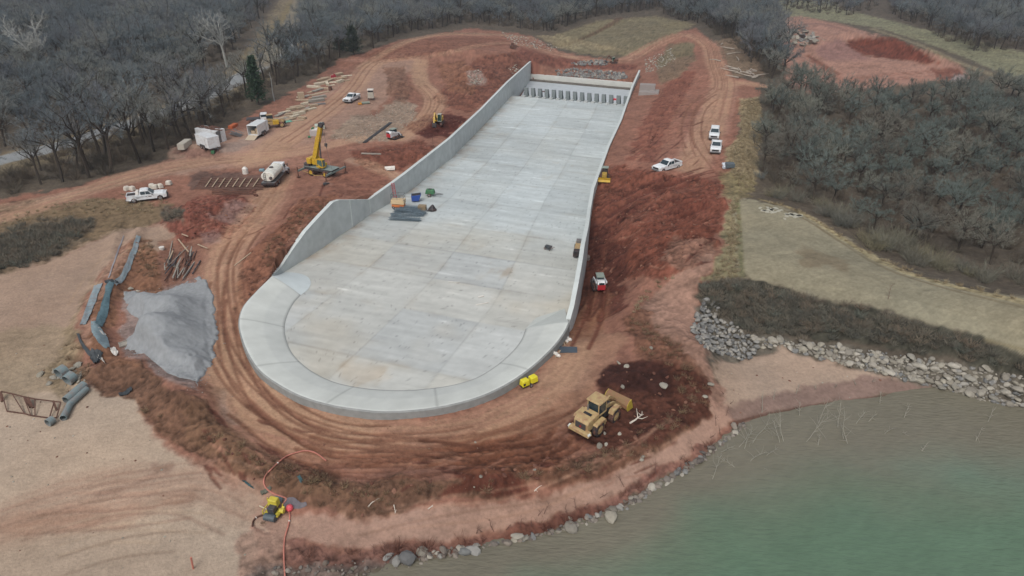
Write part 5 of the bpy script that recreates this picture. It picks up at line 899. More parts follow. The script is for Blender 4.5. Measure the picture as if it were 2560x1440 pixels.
# rough-terrain crane
def crane():
    e = empty('mobile_crane', g(806, 437), hd((782, 435), (824, 441)), 'yellow and grey mobile crane on outriggers with its boom raised', 'crane'); e.scale = (.9,) * 3
    m = MB(); m.box((0, 0, 1.35), (6.6, 2.3, .55)); m.box((0, 0, 1.0), (5.6, 1.3, .5)); m.build('carrier', dkst, e, .04); m = MB(); m.box((0, 0, 1.66), (6.9, 2.5, .08)); m.build('deck', M_('deck_grey', (128, 140, 136), .7), e)
    m = MB(); m.box((-2.75, 0, 1.98), (1.2, 2.2, .6)); m.build('engine_box', dkst, e, .04)
    for s in (-1, 1):
        for x in (-1.75, 1.75): wheel(e, x, s * 1.05, .66, .5, yel)
        for x in (-3.35, 3.35):
            m = MB(); m.bar((x, 0, 1.2), (x, s * 3.0, 1.2), .28, .3); o = m.build('outrigger', M_('outrigger_grey', (120, 134, 130), .6), e); m = MB(); m.bar((x, s * 3.0, .1), (x, s * 3.0, 2.0), .14); m.tube([(x, s * 3.0, .02), (x, s * 3.0, .14)], .36, 10); m.build('outrigger_foot', rust, o)
    m = MB(); m.bar((-3.3, -1.8, .95), (0, -2.1, .55), .05); m.bar((0, -2.1, .55), (3.3, -1.8, .95), .05); m.build('hose_loop', M_('hose_yellow', (196, 168, 90), .7), e)
    t = empty('turret', (0, 0, 1.7)); t.parent = e
    m = MB(); m.tube([(0, 0, 0), (0, 0, .3)], .85, 16); m.box((-.2, 0, .55), (2.6, 1.0, .5)); m.prism([(-1.6, .4), (-1.75, 1.2), (-1.3, 1.9), (-.8, 1.9), (.2, .6)], -.62, -.44); m.prism([(-1.6, .4), (-1.75, 1.2), (-1.3, 1.9), (-.8, 1.9), (.2, .6)], .44, .62); m.build('turntable', yel, e).location = (0, 0, 1.7)
    m = MB(); m.box((-2.1, 0, 1.1 + 1.7), (.95, 2.2, 1.15)); m.build('counterweight', yel, e, .08)
    m = MB(); m.box((.85, -.95, 2.75), (1.5, .85, 1.45), top=.88); c = m.build('operator_cab', M_('crane_glass', (86, 108, 104), .2), e, .04); m = MB(); m.box((.85, -.95, 3.5), (1.45, .85, .1)); m.bar((.15, -1.38, 2.1), (.25, -1.33, 3.45), .1); m.bar((1.55, -1.38, 2.1), (1.45, -1.33, 3.45), .1); m.box((.85, -.95, 2.1), (1.6, .95, .25)); m.build('cab_frame', yel, c)
    m = MB(); m.bar((-.9, -.75, 3.3), (.9, -1.45, 2.0), .22, .5); m.build('side_guard', yel, e)
    el = R(70); p0 = Vector((-1.25, 0, 3.2)); d = Vector((math.cos(el), 0, math.sin(el))); L = 7.4; m = MB(); m.bar(p0, p0 + d * 4.6, .74, .88); m.bar(p0 + d * 4.6, p0 + d * 6.8, .62, .74); bo = m.build('boom', yel, e, .03)
    m = MB(); m.bar(p0 + d * 6.8, p0 + d * 7.5, .7, .8); m.tube([p0 + d * 7.4 + Vector((.3, -.4, 0)), p0 + d * 7.4 + Vector((.3, .4, 0))], .32, 10); m.build('boom_head', dkst, bo)
    sd_ = Vector((0, .62, 0)); up_ = Vector((-math.sin(el), 0, math.cos(el))); m = MB(); a0 = p0 + d * 1.6 + sd_ + up_ * .2; a1 = p0 + d * 7.3 + sd_ + up_ * .2
    for q in ((-.2, -.22), (.2, -.22), (-.2, .22), (.2, .22)): m.bar(a0 + up_ * q[1] + Vector((0, q[0], 0)), a1 + up_ * q[1] + Vector((0, q[0], 0)), .07)
    for i in range(14):
        b0 = a0.lerp(a1, i / 14); b1 = a0.lerp(a1, (i + 1) / 14); m.bar(b0 + up_ * .22 + Vector((0, .2, 0)), b1 - up_ * .22 + Vector((0, .2, 0)), .05); m.bar(b0 + up_ * .22 + Vector((0, -.2, 0)), b1 + up_ * .22 + Vector((0, .2, 0)), .05)
    m.build('stowed_jib', dkst, bo)
    m = MB(); m.tube([(.1, 0, 2.1), p0 + d * 3.9 - up_ * .35], [.16, .12], 8); m.build('lift_cylinder', dkst, e)
    tip = p0 + d * 7.4 + Vector((.55, 0, 0)); m = MB(); m.tube([tip, (tip.x + .1, -.1, 6.4)], .025, 5); m.tube([(tip.x + .1, -.1, 6.0), (3.3, -.9, 1.7)], .025, 5); m.build('hoist_rope', dkst, e); m = MB(); m.box((tip.x + .1, -.1, 6.25), (.4, .35, .6)); m.tube([(tip.x + .1, -.1, 6.0), (tip.x + .25, -.1, 5.8), (tip.x + .05, -.1, 5.6)], .06, 6); m.build('hook_block', dkst, e)
    bpy.data.objects.remove(t)
crane()
# water truck
def tanker():
    e = empty('tank_truck', g(690, 452), hd((676, 466), (708, 432)), 'white tank truck standing on the dirt left of the yellow crane', 'truck')
    m = MB(); pr = [(1.15 * math.cos(a_) * 1.0, 1.95 + .85 * math.sin(a_)) for a_ in np.linspace(0, 2 * math.pi, 17)[:-1]]; vs = []; xs = [(-3.6, .86), (-3.5, .97), (-3.2, 1.), (1.1, 1.), (1.4, .97), (1.5, .86)]
    for x, k_ in xs: vs += [(x, y * k_, (z - 1.95) * k_ + 1.95) for y, z in pr]
    n = 16; m.add(vs, [(i * n + k_, i * n + (k_ + 1) % n, (i + 1) * n + (k_ + 1) % n, (i + 1) * n + k_) for i in range(5) for k_ in range(n)] + [tuple(range(n - 1, -1, -1)), tuple(range(5 * n, 6 * n))]); tk = m.build('tank', M_('tank_white', (226, 226, 216), .45, dirt=.35), e, smooth=False)
    m = MB(); m.tube([(-1.2, 0, 2.78), (-1.2, 0, 2.92)], .35, 12); m.build('hatch', dkst, tk); m = MB()
    for y in (.3, .62): m.bar((-3.68, y, 1.1), (-3.6, y, 2.75), .05)
    for i in range(5): m.bar((-3.68, .3, 1.25 + i * .32), (-3.68, .62, 1.25 + i * .32), .04)
    m.build('ladder', dkst, tk); m = MB(); m.tube([(-3.75, -.55, 1.75), (-3.55, -.55, 1.75)], .26, 10); m.build('spray_nozzle', dkst, tk)
    m = MB(); m.box((-.9, 0, .95), (5.6, 2.3, .14)); m.build('running_board', steel, e); m = MB(); m.box((.2, .35, .75), (7.4, .15, .25)); m.box((.2, -.35, .75), (7.4, .15, .25)); m.box((-3.75, 0, .75), (.25, 2.3, .3)); m.build('chassis', blackp, e)
    m = MB(); m.box((2.35, 0, 1.75), (1.35, 2.15, 1.5), top=.9); cb = m.build('cab', whitep, e, .06); m = MB(); m.add([(3.04, -.92, 1.75), (3.04, .92, 1.75), (2.98, .88, 2.4), (2.98, -.88, 2.4)], [(0, 1, 2, 3)]); m.build('windshield', glass, cb); m = MB(); m.box((2.4, 0, 1.95), (.7, 2.14, .5)); m.build('side_window', glass, cb)
    m = MB(); m.prism([(3.0, .7), (3.0, 1.65), (4.3, 1.45), (4.5, 1.2), (4.5, .7)], -.7, .7); m.build('hood', whitep, e, .08); m = MB(); m.box((4.53, 0, 1.05), (.06, 1.1, .6)); m.build('grille', dkst, e); m = MB(); m.box((4.6, 0, .6), (.25, 2.2, .3)); m.build('bumper', steel, e)
    for s in (-1, 1):
        m = MB(); m.prism([(3.1, .8), (3.35, 1.15), (3.8, 1.25), (4.3, 1.1), (4.5, .75)], s * .7 if s > 0 else -1.12, s * 1.12 if s > 0 else -.7); m.build('fender', whitep, e)
        wheel(e, 3.75, s * .98, .5, .3)
        for x in (-2.9, -1.7): wheel(e, x, s * .92, .5, .5)
        m = MB(); m.bar((2.9, s * 1.1, 2.0), (2.95, s * 1.35, 2.1), .05); m.box((2.95, s * 1.35, 1.95), (.1, .2, .45)); m.build('mirror', dkst, e)
tanker()
# enclosed trailers, container, boxes
def trailer(loc, rz, L, W_, Ht, label, open_=True):
    e = empty('cargo_trailer', loc, rz, label, 'trailer'); z0 = .55; m = MB(); m.box((0, W_ / 2 - .03, z0 + Ht / 2), (L, .06, Ht)); m.box((0, -W_ / 2 + .03, z0 + Ht / 2), (L, .06, Ht)); m.box((0, 0, z0), (L, W_, .12)); m.prism([(L / 2 - .06, z0), (L / 2 - .06, z0 + Ht), (L / 2, z0 + Ht), (L / 2 + .0, z0)], -W_ / 2, W_ / 2)
    m.build('body', whitep, e); m = MB(); m.box((0, 0, z0 + Ht + .05), (L + .06, W_ + .06, .1), top=.96); m.build('roof', M_('roof_white', (214, 218, 220), .5, dirt=.2), e)
    for s in (-1, 1):
        m = MB(); m.box((-.1, s * (W_ / 2 + .04), z0 + .18), (1.9, .1, .42), top=.85); m.build('fender', dkst, e)
        for x in (-.55, .4): wheel(e, x, s * (W_ / 2 - .02), .36, .24)
        m = MB(); m.box((L / 2 - 1.1, s * (W_ / 2 + .012), z0 + Ht * .5), (.04, .02, Ht * .9)); m.build('side_seam', steel, e)
    m = MB(); m.bar((L / 2, .5, .5), (L / 2 + 1.2, 0, .5), .1); m.bar((L / 2, -.5, .5), (L / 2 + 1.2, 0, .5), .1); m.bar((L / 2 + 1.0, 0, 0), (L / 2 + 1.0, 0, .9), .08); m.build('tow_hitch', dkst, e)
    if open_: m = MB(); m.bar((-L / 2 - .02, 0, z0), (-L / 2 - 1.75, 0, .06), W_ - .15, .07); m.build('ramp_door', M_('ramp_plank', (188, 172, 150), .8), e); m = MB(); m.box((-L / 2 + 1.2, .3, z0 + .4), (1.1, .9, .7)); m.box((-L / 2 + .8, -.6, z0 + .7), (.5, .5, 1.2)); m.build('stored_goods', wood, e)
    else: m = MB(); m.box((-L / 2 - .03, 0, z0 + Ht / 2), (.06, W_, Ht)); m.build('rear_door', whitep, e)
    return e
trailer(g(523, 370), hd((490, 362), (528, 374)), 4.6, 2.3, 2.0, 'white box trailer in front of the white container by the bare trees')
trailer(g(648, 337), hd((634, 346), (664, 328)), 4.7, 2.2, 1.95, 'white box trailer with its rear ramp down showing the dark inside', True)
e = empty('shipping_container', g(530, 352), hd((490, 346), (558, 354)), 'white metal container heaped with scrap behind the front white trailer', 'container'); m = MB(); m.box((0, 0, 1.3), (5.6, 2.4, 2.5)); m.build('body', whitep, e); m = MB()
for i in range(18): m.box((-2.65 + i * .31, -1.22, 1.3), (.12, .06, 2.3))
m.build('corrugation', whitep, e); m = MB(); m.box((2.83, -.6, 1.3), (.06, 1.1, 2.3)); m.build('door', steel, e)
m = MB(); r = np.random.default_rng(3)
for i in range(12): m.box((r.uniform(-2.5, 2.5), r.uniform(-1, 1), 2.62 + r.uniform(0, .15)), (r.uniform(.8, 2.8), r.uniform(.15, .6), r.uniform(.06, .2)), rz=r.uniform(-.3, .3))
o = m.build('scrap_heap', rust, None); o.location = g(530, 352); o.rotation_euler = (0, 0, hd((490, 346), (558, 354))); tag(o, 'rusty scrap and boards lying on top of the white container', 'scrap')
m = MB(); m.box((0, 0, .55), (3.6, 1.3, 1.1)); m.box((0, 0, 1.13), (3.5, 1.2, .06)); o = m.build('concrete_box', M_('precast', (186, 180, 168), .9), None, .03); o.location = g(463, 368); o.rotation_euler = (0, 0, hd((446, 371), (480, 358))); tag(o, 'long low pale box left of the white trailers', 'box')
m = MB(); 
for i in range(14): m.bar((r.uniform(-1.5, 0), r.uniform(-1, 1), r.uniform(.1, 1.4)), (r.uniform(.2, 1.8), r.uniform(-1, 1), r.uniform(0, .5)), r.uniform(.08, .4), .06)
o = m.build('sheet_metal_heap', steel); o.location = g(590, 340); tag(o, 'heap of grey sheet metal and frames right of the white container', 'scrap')
m = MB(); m.box((0, 0, .3), (2.6, .95, .6)); o = m.build('formwork_panel', M_('orange_form', (198, 104, 62), .7, dirt=.2), None, .03); o.location = g(583, 318); o.rotation_euler = (0, 0, hd((570, 320), (594, 310))); tag(o, 'orange box of formwork panels between the container and the open trailer', 'formwork')
def small(name, px, py, mfun, mt, label, cat, rz=0., group=None, bev=0.):
    m = MB(); mfun(m); o = m.build(name, mt, None, bev); o.location = g(px, py); o.rotation_euler = (0, 0, rz); return tag(o, label, cat, group)
# telehandler and flatbed
def telehandler():
    e = empty('telehandler', g(685, 318), hd((668, 320), (700, 316)), 'tan telescopic handler beside the open white trailer', 'forklift'); m = MB(); m.box((0, 0, 1.0), (4.2, 1.2, .7)); m.build('chassis', tanp, e, .05); m = MB(); m.box((-.5, .62, 1.95), (1.3, .9, 1.3), top=.9); c = m.build('cab', glass, e); m = MB(); m.box((-.5, .62, 2.63), (1.25, .9, .1)); m.build('cab_roof', tanp, c); m = MB(); m.bar((-1.8, -.3, 1.9), (2.3, -.3, 1.3), .34, .4); m.build('boom', tanp, e); m = MB(); m.box((.4, -.85, 1.25), (1.2, .7, .9)); m.build('engine_cover', yel, e, .05)
    m = MB(); m.box((2.4, 0, .9), (.15, 1.3, .8)); m.bar((2.4, .4, .5), (3.5, .4, .45), .12, .06); m.bar((2.4, -.4, .5), (3.5, -.4, .45), .12, .06); m.build('fork', dkst, e)
    for s in (-1, 1):
        for x in (-1.5, 1.5): wheel(e, x, s * .95, .6, .42, tanp)
telehandler()
e = empty('flatbed_truck', g(650, 306), hd((630, 306), (664, 303)), 'white-cabbed flatbed truck mostly hidden behind the open white trailer', 'truck'); m = MB(); m.box((1.0, 0, 1.35), (1.5, 1.9, 1.3), top=.88); m.prism([(1.7, .7), (1.7, 1.3), (2.6, 1.15), (2.7, .7)], -.85, .85); c = m.build('cab', whitep, e, .05); m = MB(); m.box((1.05, 0, 1.6), (1.3, 1.86, .45)); m.build('window', glass, c); m = MB(); m.box((-1.2, 0, .95), (3.0, 2.2, .15)); m.bar((.15, -1, 1.0), (.15, -1, 1.7), .08); m.bar((.15, 1, 1.0), (.15, 1, 1.7), .08); m.bar((.15, -1, 1.7), (.15, 1, 1.7), .08); m.build('flatbed', dkst, e)
for s in (-1, 1):
    for x in (-1.7, 1.9): wheel(e, x, s * .9, .42, .3)
# tracked and small machines
def tracks(e, L, W_, hgt, tw_, gauge):
    for s in (-1, 1):
        m = MB(); h = hgt; m.prism([(-L / 2, h * .5), (-L / 2 + h * .25, h), (L / 2 - h * .25, h), (L / 2, h * .5), (L / 2 - h * .3, 0), (-L / 2 + h * .3, 0)], s * gauge - tw_ / 2, s * gauge + tw_ / 2); t_ = m.build('track', tyre, e, .03); m = MB()
        for i in range(4): x = -L / 2 + L * (i + .5) / 4; m.tube([(x, s * gauge - tw_ / 2 - .03, h * .45), (x, s * gauge + tw_ / 2 + .03, h * .45)], h * .28, 10)
        m.build('track_rollers', dkst, t_)
def skid(loc, rz, label, lift=.5):
    e = empty('skid_steer', loc, rz, label, 'loader'); tracks(e, 2.1, 1.7, .72, .42, .72); m = MB(); m.prism([(-1.45, .55), (-1.5, 1.5), (-1.2, 1.75), (-.3, 1.7), (.8, 1.0), (.9, .5)], -.5, .5); m.build('body', whitep, e, .03); m = MB(); m.box((-1.5, 0, 1.0), (.12, 1.05, .75)); m.build('rear_door', redp, e, .03); m = MB(); m.box((-1.55, 0, 1.55), (.1, .7, .25)); m.build('rear_screen', glass, e)
    m = MB(); m.box((-.05, 0, 1.55), (1.25, .95, 1.0), top=.88); c = m.build('cab', glass, e); m = MB(); m.box((-.05, 0, 2.1), (1.35, 1.05, .1)); m.build('cab_roof', M_('cab_roof_grey', (140, 150, 140), .6), c)
    for s in (-1, 1): m = MB(); m.bar((-1.35, s * .68, 1.65), (.9, s * .68, 1.25), .14, .24); m.bar((.9, s * .68, 1.25), (1.45, s * .68, .45), .14, .22); m.build('lift_arm', whitep, e)
    m = MB(); m.prism([(1.4, .1), (2.2, .1), (2.2, .16), (1.55, .2), (1.5, .6), (1.62, .75), (1.4, .75)], -.9, .9); m.build('bucket', dkst, e); return e
skid(g(1498, 722), hd((1502, 730), (1488, 700)), 'red and white compact track loader in the red trench beside the right wall')
skid(g(985, 347), hd((970, 350), (1000, 342)), 'red and white skid loader on the dirt left of the chute wall')
def excavator(loc, rz, label, yaw=0., sc=1., col=None):
    col = col or yel; e = empty('excavator', loc, rz, label, 'excavator'); e.scale = (sc,) * 3; tracks(e, 3.2, 2.4, .8, .5, 1.0); m = MB(); m.box((-.7, 0, 1.45), (2.4, 2.3, 1.0)); m.build('body', col, e, .08); m = MB(); m.box((.4, .62, 2.0), (1.4, .95, 1.7), top=.9); c = m.build('cab', M_('green_glass', (30, 64, 54), .15), e); m = MB(); m.box((.4, .62, 2.88), (1.3, .95, .08)); m.bar((1.1, .18, 1.2), (1.0, .22, 2.85), .07); m.bar((1.1, 1.08, 1.2), (1.0, 1.04, 2.85), .07); m.box((.4, .62, 1.2), (1.5, 1.0, .15)); m.build('cab_frame', M_('cab_frame_pale', (168, 172, 160), .5), c)
    m = MB(); m.bar((.6, -.25, 1.6), (2.6, -.25, 3.6), .36, .5); m.build('boom', col, e, .04); m = MB(); m.bar((2.6, -.25, 3.6), (3.9, -.25, 1.5), .28, .38); m.build('stick', col, e, .03); m = MB(); m.prism([(3.7, 1.5), (4.1, 1.4), (4.1, .6), (3.6, .2), (3.1, .5), (3.3, .9)], -.75, .25); m.build('bucket', dkst, e); m = MB(); m.tube([(1.0, -.25, 1.5), (2.0, -.25, 2.9)], .09, 6); m.build('cylinder', steel, e); return e
excavator(g(1095, 312), hd((1108, 300), (1088, 322)), 'yellow excavator with dark cab digging in the dark red cut left of the chute', sc=.85)
excavator(g(1534, 158), hd((1544, 156), (1520, 158)), 'small dark digger on the far track past the grey rock fill', sc=.75, col=M_('dark_machine', (92, 66, 54), .6, dirt=.3))
def dozer(loc, rz, label):
    e = empty('bulldozer', loc, rz, label, 'bulldozer'); e.scale = (.82,) * 3; tracks(e, 2.9, 2., .8, .45, .8); m = MB(); m.box((.75, 0, 1.15), (1.5, 1.0, .8)); m.build('engine_hood', M_('dozer_yellow', (178, 150, 62), .6, dirt=.4), e, .05); m = MB(); m.box((-.55, 0, 1.75), (1.1, 1.3, 1.2), top=.92); c = m.build('cab', blackp, e); m = MB(); m.box((-.6, 0, 2.42), (1.4, 1.45, .12)); m.build('cab_roof', M_('cab_roof_grey', (0, 0, 0)), c); m = MB()
    for s in (-1, 1): m.bar((0, s * .95, .5), (2.1, s * .95, .5), .12, .2)
    m.build('push_arm', dkst, e); m = MB(); m.prism([(2.15, .05), (2.0, .5), (2.12, .95), (2.22, .95), (2.12, .5), (2.3, .05)], -1.35, 1.35); m.build('blade', yel, e); return e
dozer(g(1511, 447), hd((1512, 430), (1507, 456)), 'yellow-bladed bulldozer close against the right spillway wall')
small('track_loader', 1283, 122, lambda m: (m.box((0, 0, .8), (2.2, 1.6, .9)), m.box((-.2, 0, 1.6), (.9, 1.0, .9)), m.bar((.6, 0, 1.2), (2.0, 0, .5), .4, .3)), M_('dark_machine', (0, 0, 0)), 'tiny dark machine on the far dirt track beyond the left wall end', 'machine', .3)
# bowl edge: twin yellow unit, mats, bags
e = empty('portable_pump', g(1322, 963), hd((1306, 966), (1338, 952)), 'bright yellow two-part wheeled unit beside the crest rim', 'generator'); e.scale = (.82,) * 3
for x in (-.62, .62): m = MB(); m.box((x, 0, .72), (1.05, .9, .8), top=.86); m.build('housing', M_('bright_yellow', (226, 212, 44), .4), e, .08)
m = MB(); m.box((0, 0, .28), (2.3, .7, .12)); m.build('frame', blackp, e)
for s in (-1, 1): wheel(e, 0, s * .5, .26, .18)
m = MB(); m.box((-.95, -.46, .7), (.3, .03, .3)); m.build('vent', blackp, e)
small('black_mat', 1421, 876, lambda m: m.box((0, 0, .06), (1.9, 1.15, .12)), M_('slate_mat', (70, 80, 90), .6), 'dark flat sheet lying on the soil at the right end of the crest', 'mat', -.05)
r = np.random.default_rng(8)
for i, (x, y) in enumerate([(1413, 845), (1420, 848), (1424, 853), (1416, 856), (1385, 886), (1390, 888), (1396, 892)]):
    m = MB(); m.box((0, 0, .22), (.6, .45, .4), top=.6); o = m.build('white_bag', jerry, None, .14); o.location = g(x, y); o.rotation_euler = (r.normal(0, .2), r.normal(0, .2), r.uniform(0, 3)); tag(o, 'white bag in the pile against the crest wall above the dark sheet' if i < 4 else 'small white bag lying lower down along the crest wall', 'bag', 'white bags by the crest wall above the sheet' if i < 4 else 'small white bags along the crest wall')
for i, (a_, b_) in enumerate([((1398, 852), (1418, 862)), ((1396, 838), (1412, 866)), ((1404, 836), (1404, 862)), ((1400, 878), (1388, 896)), ((1410, 868), (1392, 890))]):
    p, q = g(*a_), g(*b_); z0 = .95 if i < 3 else .1; m = MB(); m.bar((0, 0, z0), (q[0] - p[0], q[1] - p[1], q[2] - p[2] + .1), .09); o = m.build('timber', wood); o.location = p; tag(o, 'loose timber lying by the crest wall next to the dark sheet', 'timber', 'timbers by the crest wall')
small('manhole_ring', 1462, 648, lambda m: (m.tube([(0, 0, 0), (0, 0, .5)], .75, 18), m.tube([(0, 0, .5), (0, 0, .56)], .5, 18)), M_('ring_grey', (140, 128, 120), .9), 'round grey concrete ring half hidden outside the right wall', 'ring')
# on the chute floor
def gf(px, py, dz=0.): X, Y, z = unf(px, py); return (X, Y, z + .02 + dz)
def onfloor(o, px, py, rz=0.): o.location = gf(px, py); o.rotation_euler = (0, 0, rz); return o
e = empty('scissor_lift', gf(997, 520), -.15, 'orange-based work platform with railings beside the left wall', 'lift'); m = MB(); m.box((0, 0, .5), (2.1, 1.1, .4)); m.build('base', M_('lift_orange', (206, 120, 62), .5), e, .04); m = MB(); m.box((0, 0, 1.2), (2.2, 1.2, .7)); m.build('platform', M_('lift_cream', (216, 190, 150), .6), e); m = MB()
for x in (-1.05, 0, 1.05):
    for y in (-.55, .55): m.bar((x, y, 1.5), (x, y, 2.5), .05)
for z in (2.0, 2.5):
    for y in (-.55, .55): m.bar((-1.05, y, z), (1.05, y, z), .05)
    for x in (-1.05, 1.05): m.bar((x, -.55, z), (x, .55, z), .05)
m.build('railing', steel, e)
for s in (-1, 1):
    for x in (-.75, .75): wheel(e, x, s * .5, .24, .16)
m = MB(); a_ = gf(990, 505); b_ = (LWP[8][0] + .3, LWP[8][1] - 1.5, LWP[8][3] + .6); q = Vector(b_) - Vector(a_)
for s in (-.22, .22): m.bar((s, 0, 0), (q.x + s, q.y, q.z), .07)
for i in range(12): f = (i + .5) / 12; m.bar((q.x * f - .22, q.y * f, q.z * f), (q.x * f + .22, q.y * f, q.z * f), .05)
o = m.build('ladder', redp); o.location = a_; tag(o, 'red ladder leaning on the left wall behind the work platform', 'ladder')
e = empty('skip_bin', gf(1040, 503), .1, 'blue tipping skip standing on the chute floor', 'bin'); m = MB(); m.prism([(-.7, .2), (-.75, 1.15), (.95, 1.3), (.5, .2)], -.65, .65); m.build('tub', bluep, e, .03); m = MB(); m.prism([(-.68, 1.165), (.86, 1.305), (.86, 1.31), (-.68, 1.17)], -.56, .56); m.build('opening', blackp, e)
e = empty('compressor', gf(1076, 490), -.1, 'green towable compressor with its drawbar on the chute floor', 'compressor'); m = MB(); m.box((0, 0, .85), (1.7, 1.1, .8), top=.8); m.build('housing', grn, e, .1); m = MB(); m.box((0, 0, 1.28), (.5, .4, .1)); m.build('hatch', blackp, e); m = MB(); m.bar((.8, .4, .45), (2.3, 0, .4), .07); m.bar((.8, -.4, .45), (2.3, 0, .4), .07); m.build('drawbar', dkst, e)
for s in (-1, 1): wheel(e, -.1, s * .6, .3, .18)
m = MB(); m.box((0, 0, .45), (1.3, .9, .9)); onfloor(tag(m.build('wooden_crate', M_('crate_brown', (140, 122, 96), .8), None, .02), 'brown wooden crate between the blue skip and the black heap', 'crate'), 1056, 526, -.1)
m = MB(); m.tube([(0, 0, 0), (0, 0, .25), (.05, .05, .6), (.1, 0, .95)], [.75, .68, .42, .14], 9); m.tube([(-.5, -.3, .05), (-1.0, -.5, .03)], [.3, .05], 6); onfloor(tag(m.build('tarp_heap', blackp, smooth=False), 'crumpled black sheeting heap on the chute floor right of the crate', 'tarp'), 1081, 526)
rb = M_('rebar_grey', (112, 128, 138), .6, .2, var=.3)
r = np.random.default_rng(12); k_ = 0
for row, (px0, py0, px1, py1) in enumerate([(985, 533, 1052, 528), (978, 541, 1060, 540), (976, 549, 1050, 553), (990, 528, 1064, 536), (1000, 524, 1052, 524)]):
    for lay in range(2):
        a_, b_ = gf(px0, py0), gf(px1, py1); d = Vector(b_) - Vector(a_); sdv = Vector((-d.y, d.x, 0)).normalized(); m = MB()
        for i in range(9): o_ = sdv * ((i - 4) * .12 + r.normal(0, .03)); z_ = .12 + lay * .28 + r.uniform(-.05, .12); e0 = r.normal(0, .03); m.tube([o_ + Vector((0, 0, z_)) + d * e0, o_ + d * (1 + r.normal(0, .04)) + Vector((0, 0, z_ + r.normal(0, .05)))], .03, 4, False)
        for f in np.linspace(.03, .97, 12): m.bar(d * f - sdv * .5 + Vector((0, 0, .08 + lay * .28)), d * f + sdv * .5 + Vector((0, 0, .3 + lay * .28)), .035)
        o = m.build('rebar_bundle', rb); o.location = a_; tag(o, 'bundle of steel reinforcing cages stacked on the chute floor near the left wall', 'rebar', 'rebar bundles on the chute floor')
e = empty('wheelbarrow', gf(1371, 626), 2.6, 'small dark wheelbarrow alone on the chute floor', 'wheelbarrow'); m = MB(); m.prism([(-.35, .35), (-.5, .7), (.5, .7), (.25, .35)], -.32, .32); m.build('tray', dkst, e); m = MB(); m.bar((-.9, .25, .6), (.5, .12, .3), .05); m.bar((-.9, -.25, .6), (.5, -.12, .3), .05); m.bar((-.3, .2, 0), (-.25, .2, .4), .04); m.bar((-.3, -.2, 0), (-.25, -.2, .4), .04); m.build('frame', rust, e); wheel(e, .55, 0, .2, .1)
e = empty('utility_cart', gf(1447, 632), hd((1447, 640), (1453, 600)), 'low tan-topped machine parked tight inside the right wall', 'machine'); m = MB(); m.box((0, 0, .7), (3.6, 1.2, .5)); m.build('body', tanp, e, .04); m = MB(); m.box((-1.6, 0, .7), (1.0, 1.3, .9)); m.build('engine_box', blackp, e, .04); m = MB(); m.box((1.5, 0, 1.1), (.7, 1.0, .6)); m.build('platform', steel, e)
for s in (-1, 1):
    for x in (-1.3, 1.3): wheel(e, x, s * .6, .36, .25)
for (x, y, lb) in ((1359, 230, 'small heap of debris on the chute floor near the baffles at left'), (1538, 250, None)):
    m = MB(); 
    for i in range(6): m.box((r.normal(0, .5), r.normal(0, .4), .2), (r.uniform(.3, .9), r.uniform(.2, .5), r.uniform(.1, .4)), rz=r.uniform(0, 3), rx=r.normal(0, .3))
    o = m.build('debris_heap' if lb else 'red_tarp', rust if lb else M_('red_cloth', (226, 60, 76), .7)); onfloor(tag(o, lb or 'crumpled bright red cloth among the baffle blocks at far right', 'debris' if lb else 'tarp'), x, y)
for (x, y, L, W2, rz, lb) in ((1135, 706, 1.5, .12, -.1, 'short white board on the chute floor left of centre'), (1202, 742, .8, .3, .5, 'upper of two white scraps near the middle of the bowl'), (1205, 760, 1.6, .16, .35, 'lower, longer of two white scraps near the middle of the bowl')):
    m = MB(); m.box((0, 0, .04), (L, W2, .05)); onfloor(tag(m.build('white_board', jerry), lb, 'board'), x, y, rz)
# left bank: culvert pipes, frame, sheets, gravel, poles
def pipe(name, p, q, rr, mt, label, open_=True, group=None, dz=0.):
    a_, b_ = Vector(g(*p)), Vector(g(*q)); d = b_ - a_; m = MB(); n = 18; dn = d.normalized(); u_ = dn.orthogonal().normalized(); v_ = dn.cross(u_); vs = []
    for c_p, rad in ((Vector((0, 0, 0)), rr), (d, rr), (d, rr * .9), (Vector((0, 0, 0)), rr * .9)): vs += [c_p + (u_ * math.cos(2 * math.pi * i / n) + v_ * math.sin(2 * math.pi * i / n)) * rad for i in range(n)]
    m.add(vs, [(j * n + i, j * n + (i + 1) % n, ((j + 1) % 4) * n + (i + 1) % n, ((j + 1) % 4) * n + i) for j in range(4) for i in range(n)]); o = m.build(name, mt, smooth=False); o.location = a_ + Vector((0, 0, rr + dz)); return tag(o, label, 'pipe', group)
pipe('culvert_pipe', (150, 948), (168, 936), .62, pipeg, 'upper of two short wide grey pipes open towards the sand'); pipe('culvert_pipe', (171, 964), (188, 950), .58, pipeg, 'lower of two short wide grey pipes open towards the sand')
pipe('long_pipe', (168, 1010), (214, 970), .42, pipeg, 'upper of the long dark grey pipes lying down the sand slope'); pipe('long_pipe', (176, 1018), (219, 978), .30, pipeg, 'second long grey pipe lying right against the upper one'); pipe('long_pipe', (160, 1052), (178, 1016), .30, pipeg, 'lower long grey pipe continuing down the sand slope'); pipe('pipe_piece', (122, 1066), (136, 1056), .38, pipeg, 'short broken grey pipe end at the foot of the sand slope')
fr_ = [(8, 990), (35, 996), (63, 1003), (92, 1009), (140, 1015), (156, 1017)]; lo_ = [(18, 1030), (62, 1036), (78, 1041), (88, 1042), (124, 1047), (142, 1046)]; m = MB(); o0 = Vector(g(8, 990)); T_ = [Vector(g(*q)) - o0 + Vector((0, 0, .55)) for q in fr_]; B_ = [Vector(g(*q)) - o0 + Vector((0, 0, .1)) for q in lo_]
for A in (T_, B_):
    for i in range(5): m.bar(A[i], A[i + 1], .09)
for i in range(6): m.bar(T_[i], B_[i], .08)
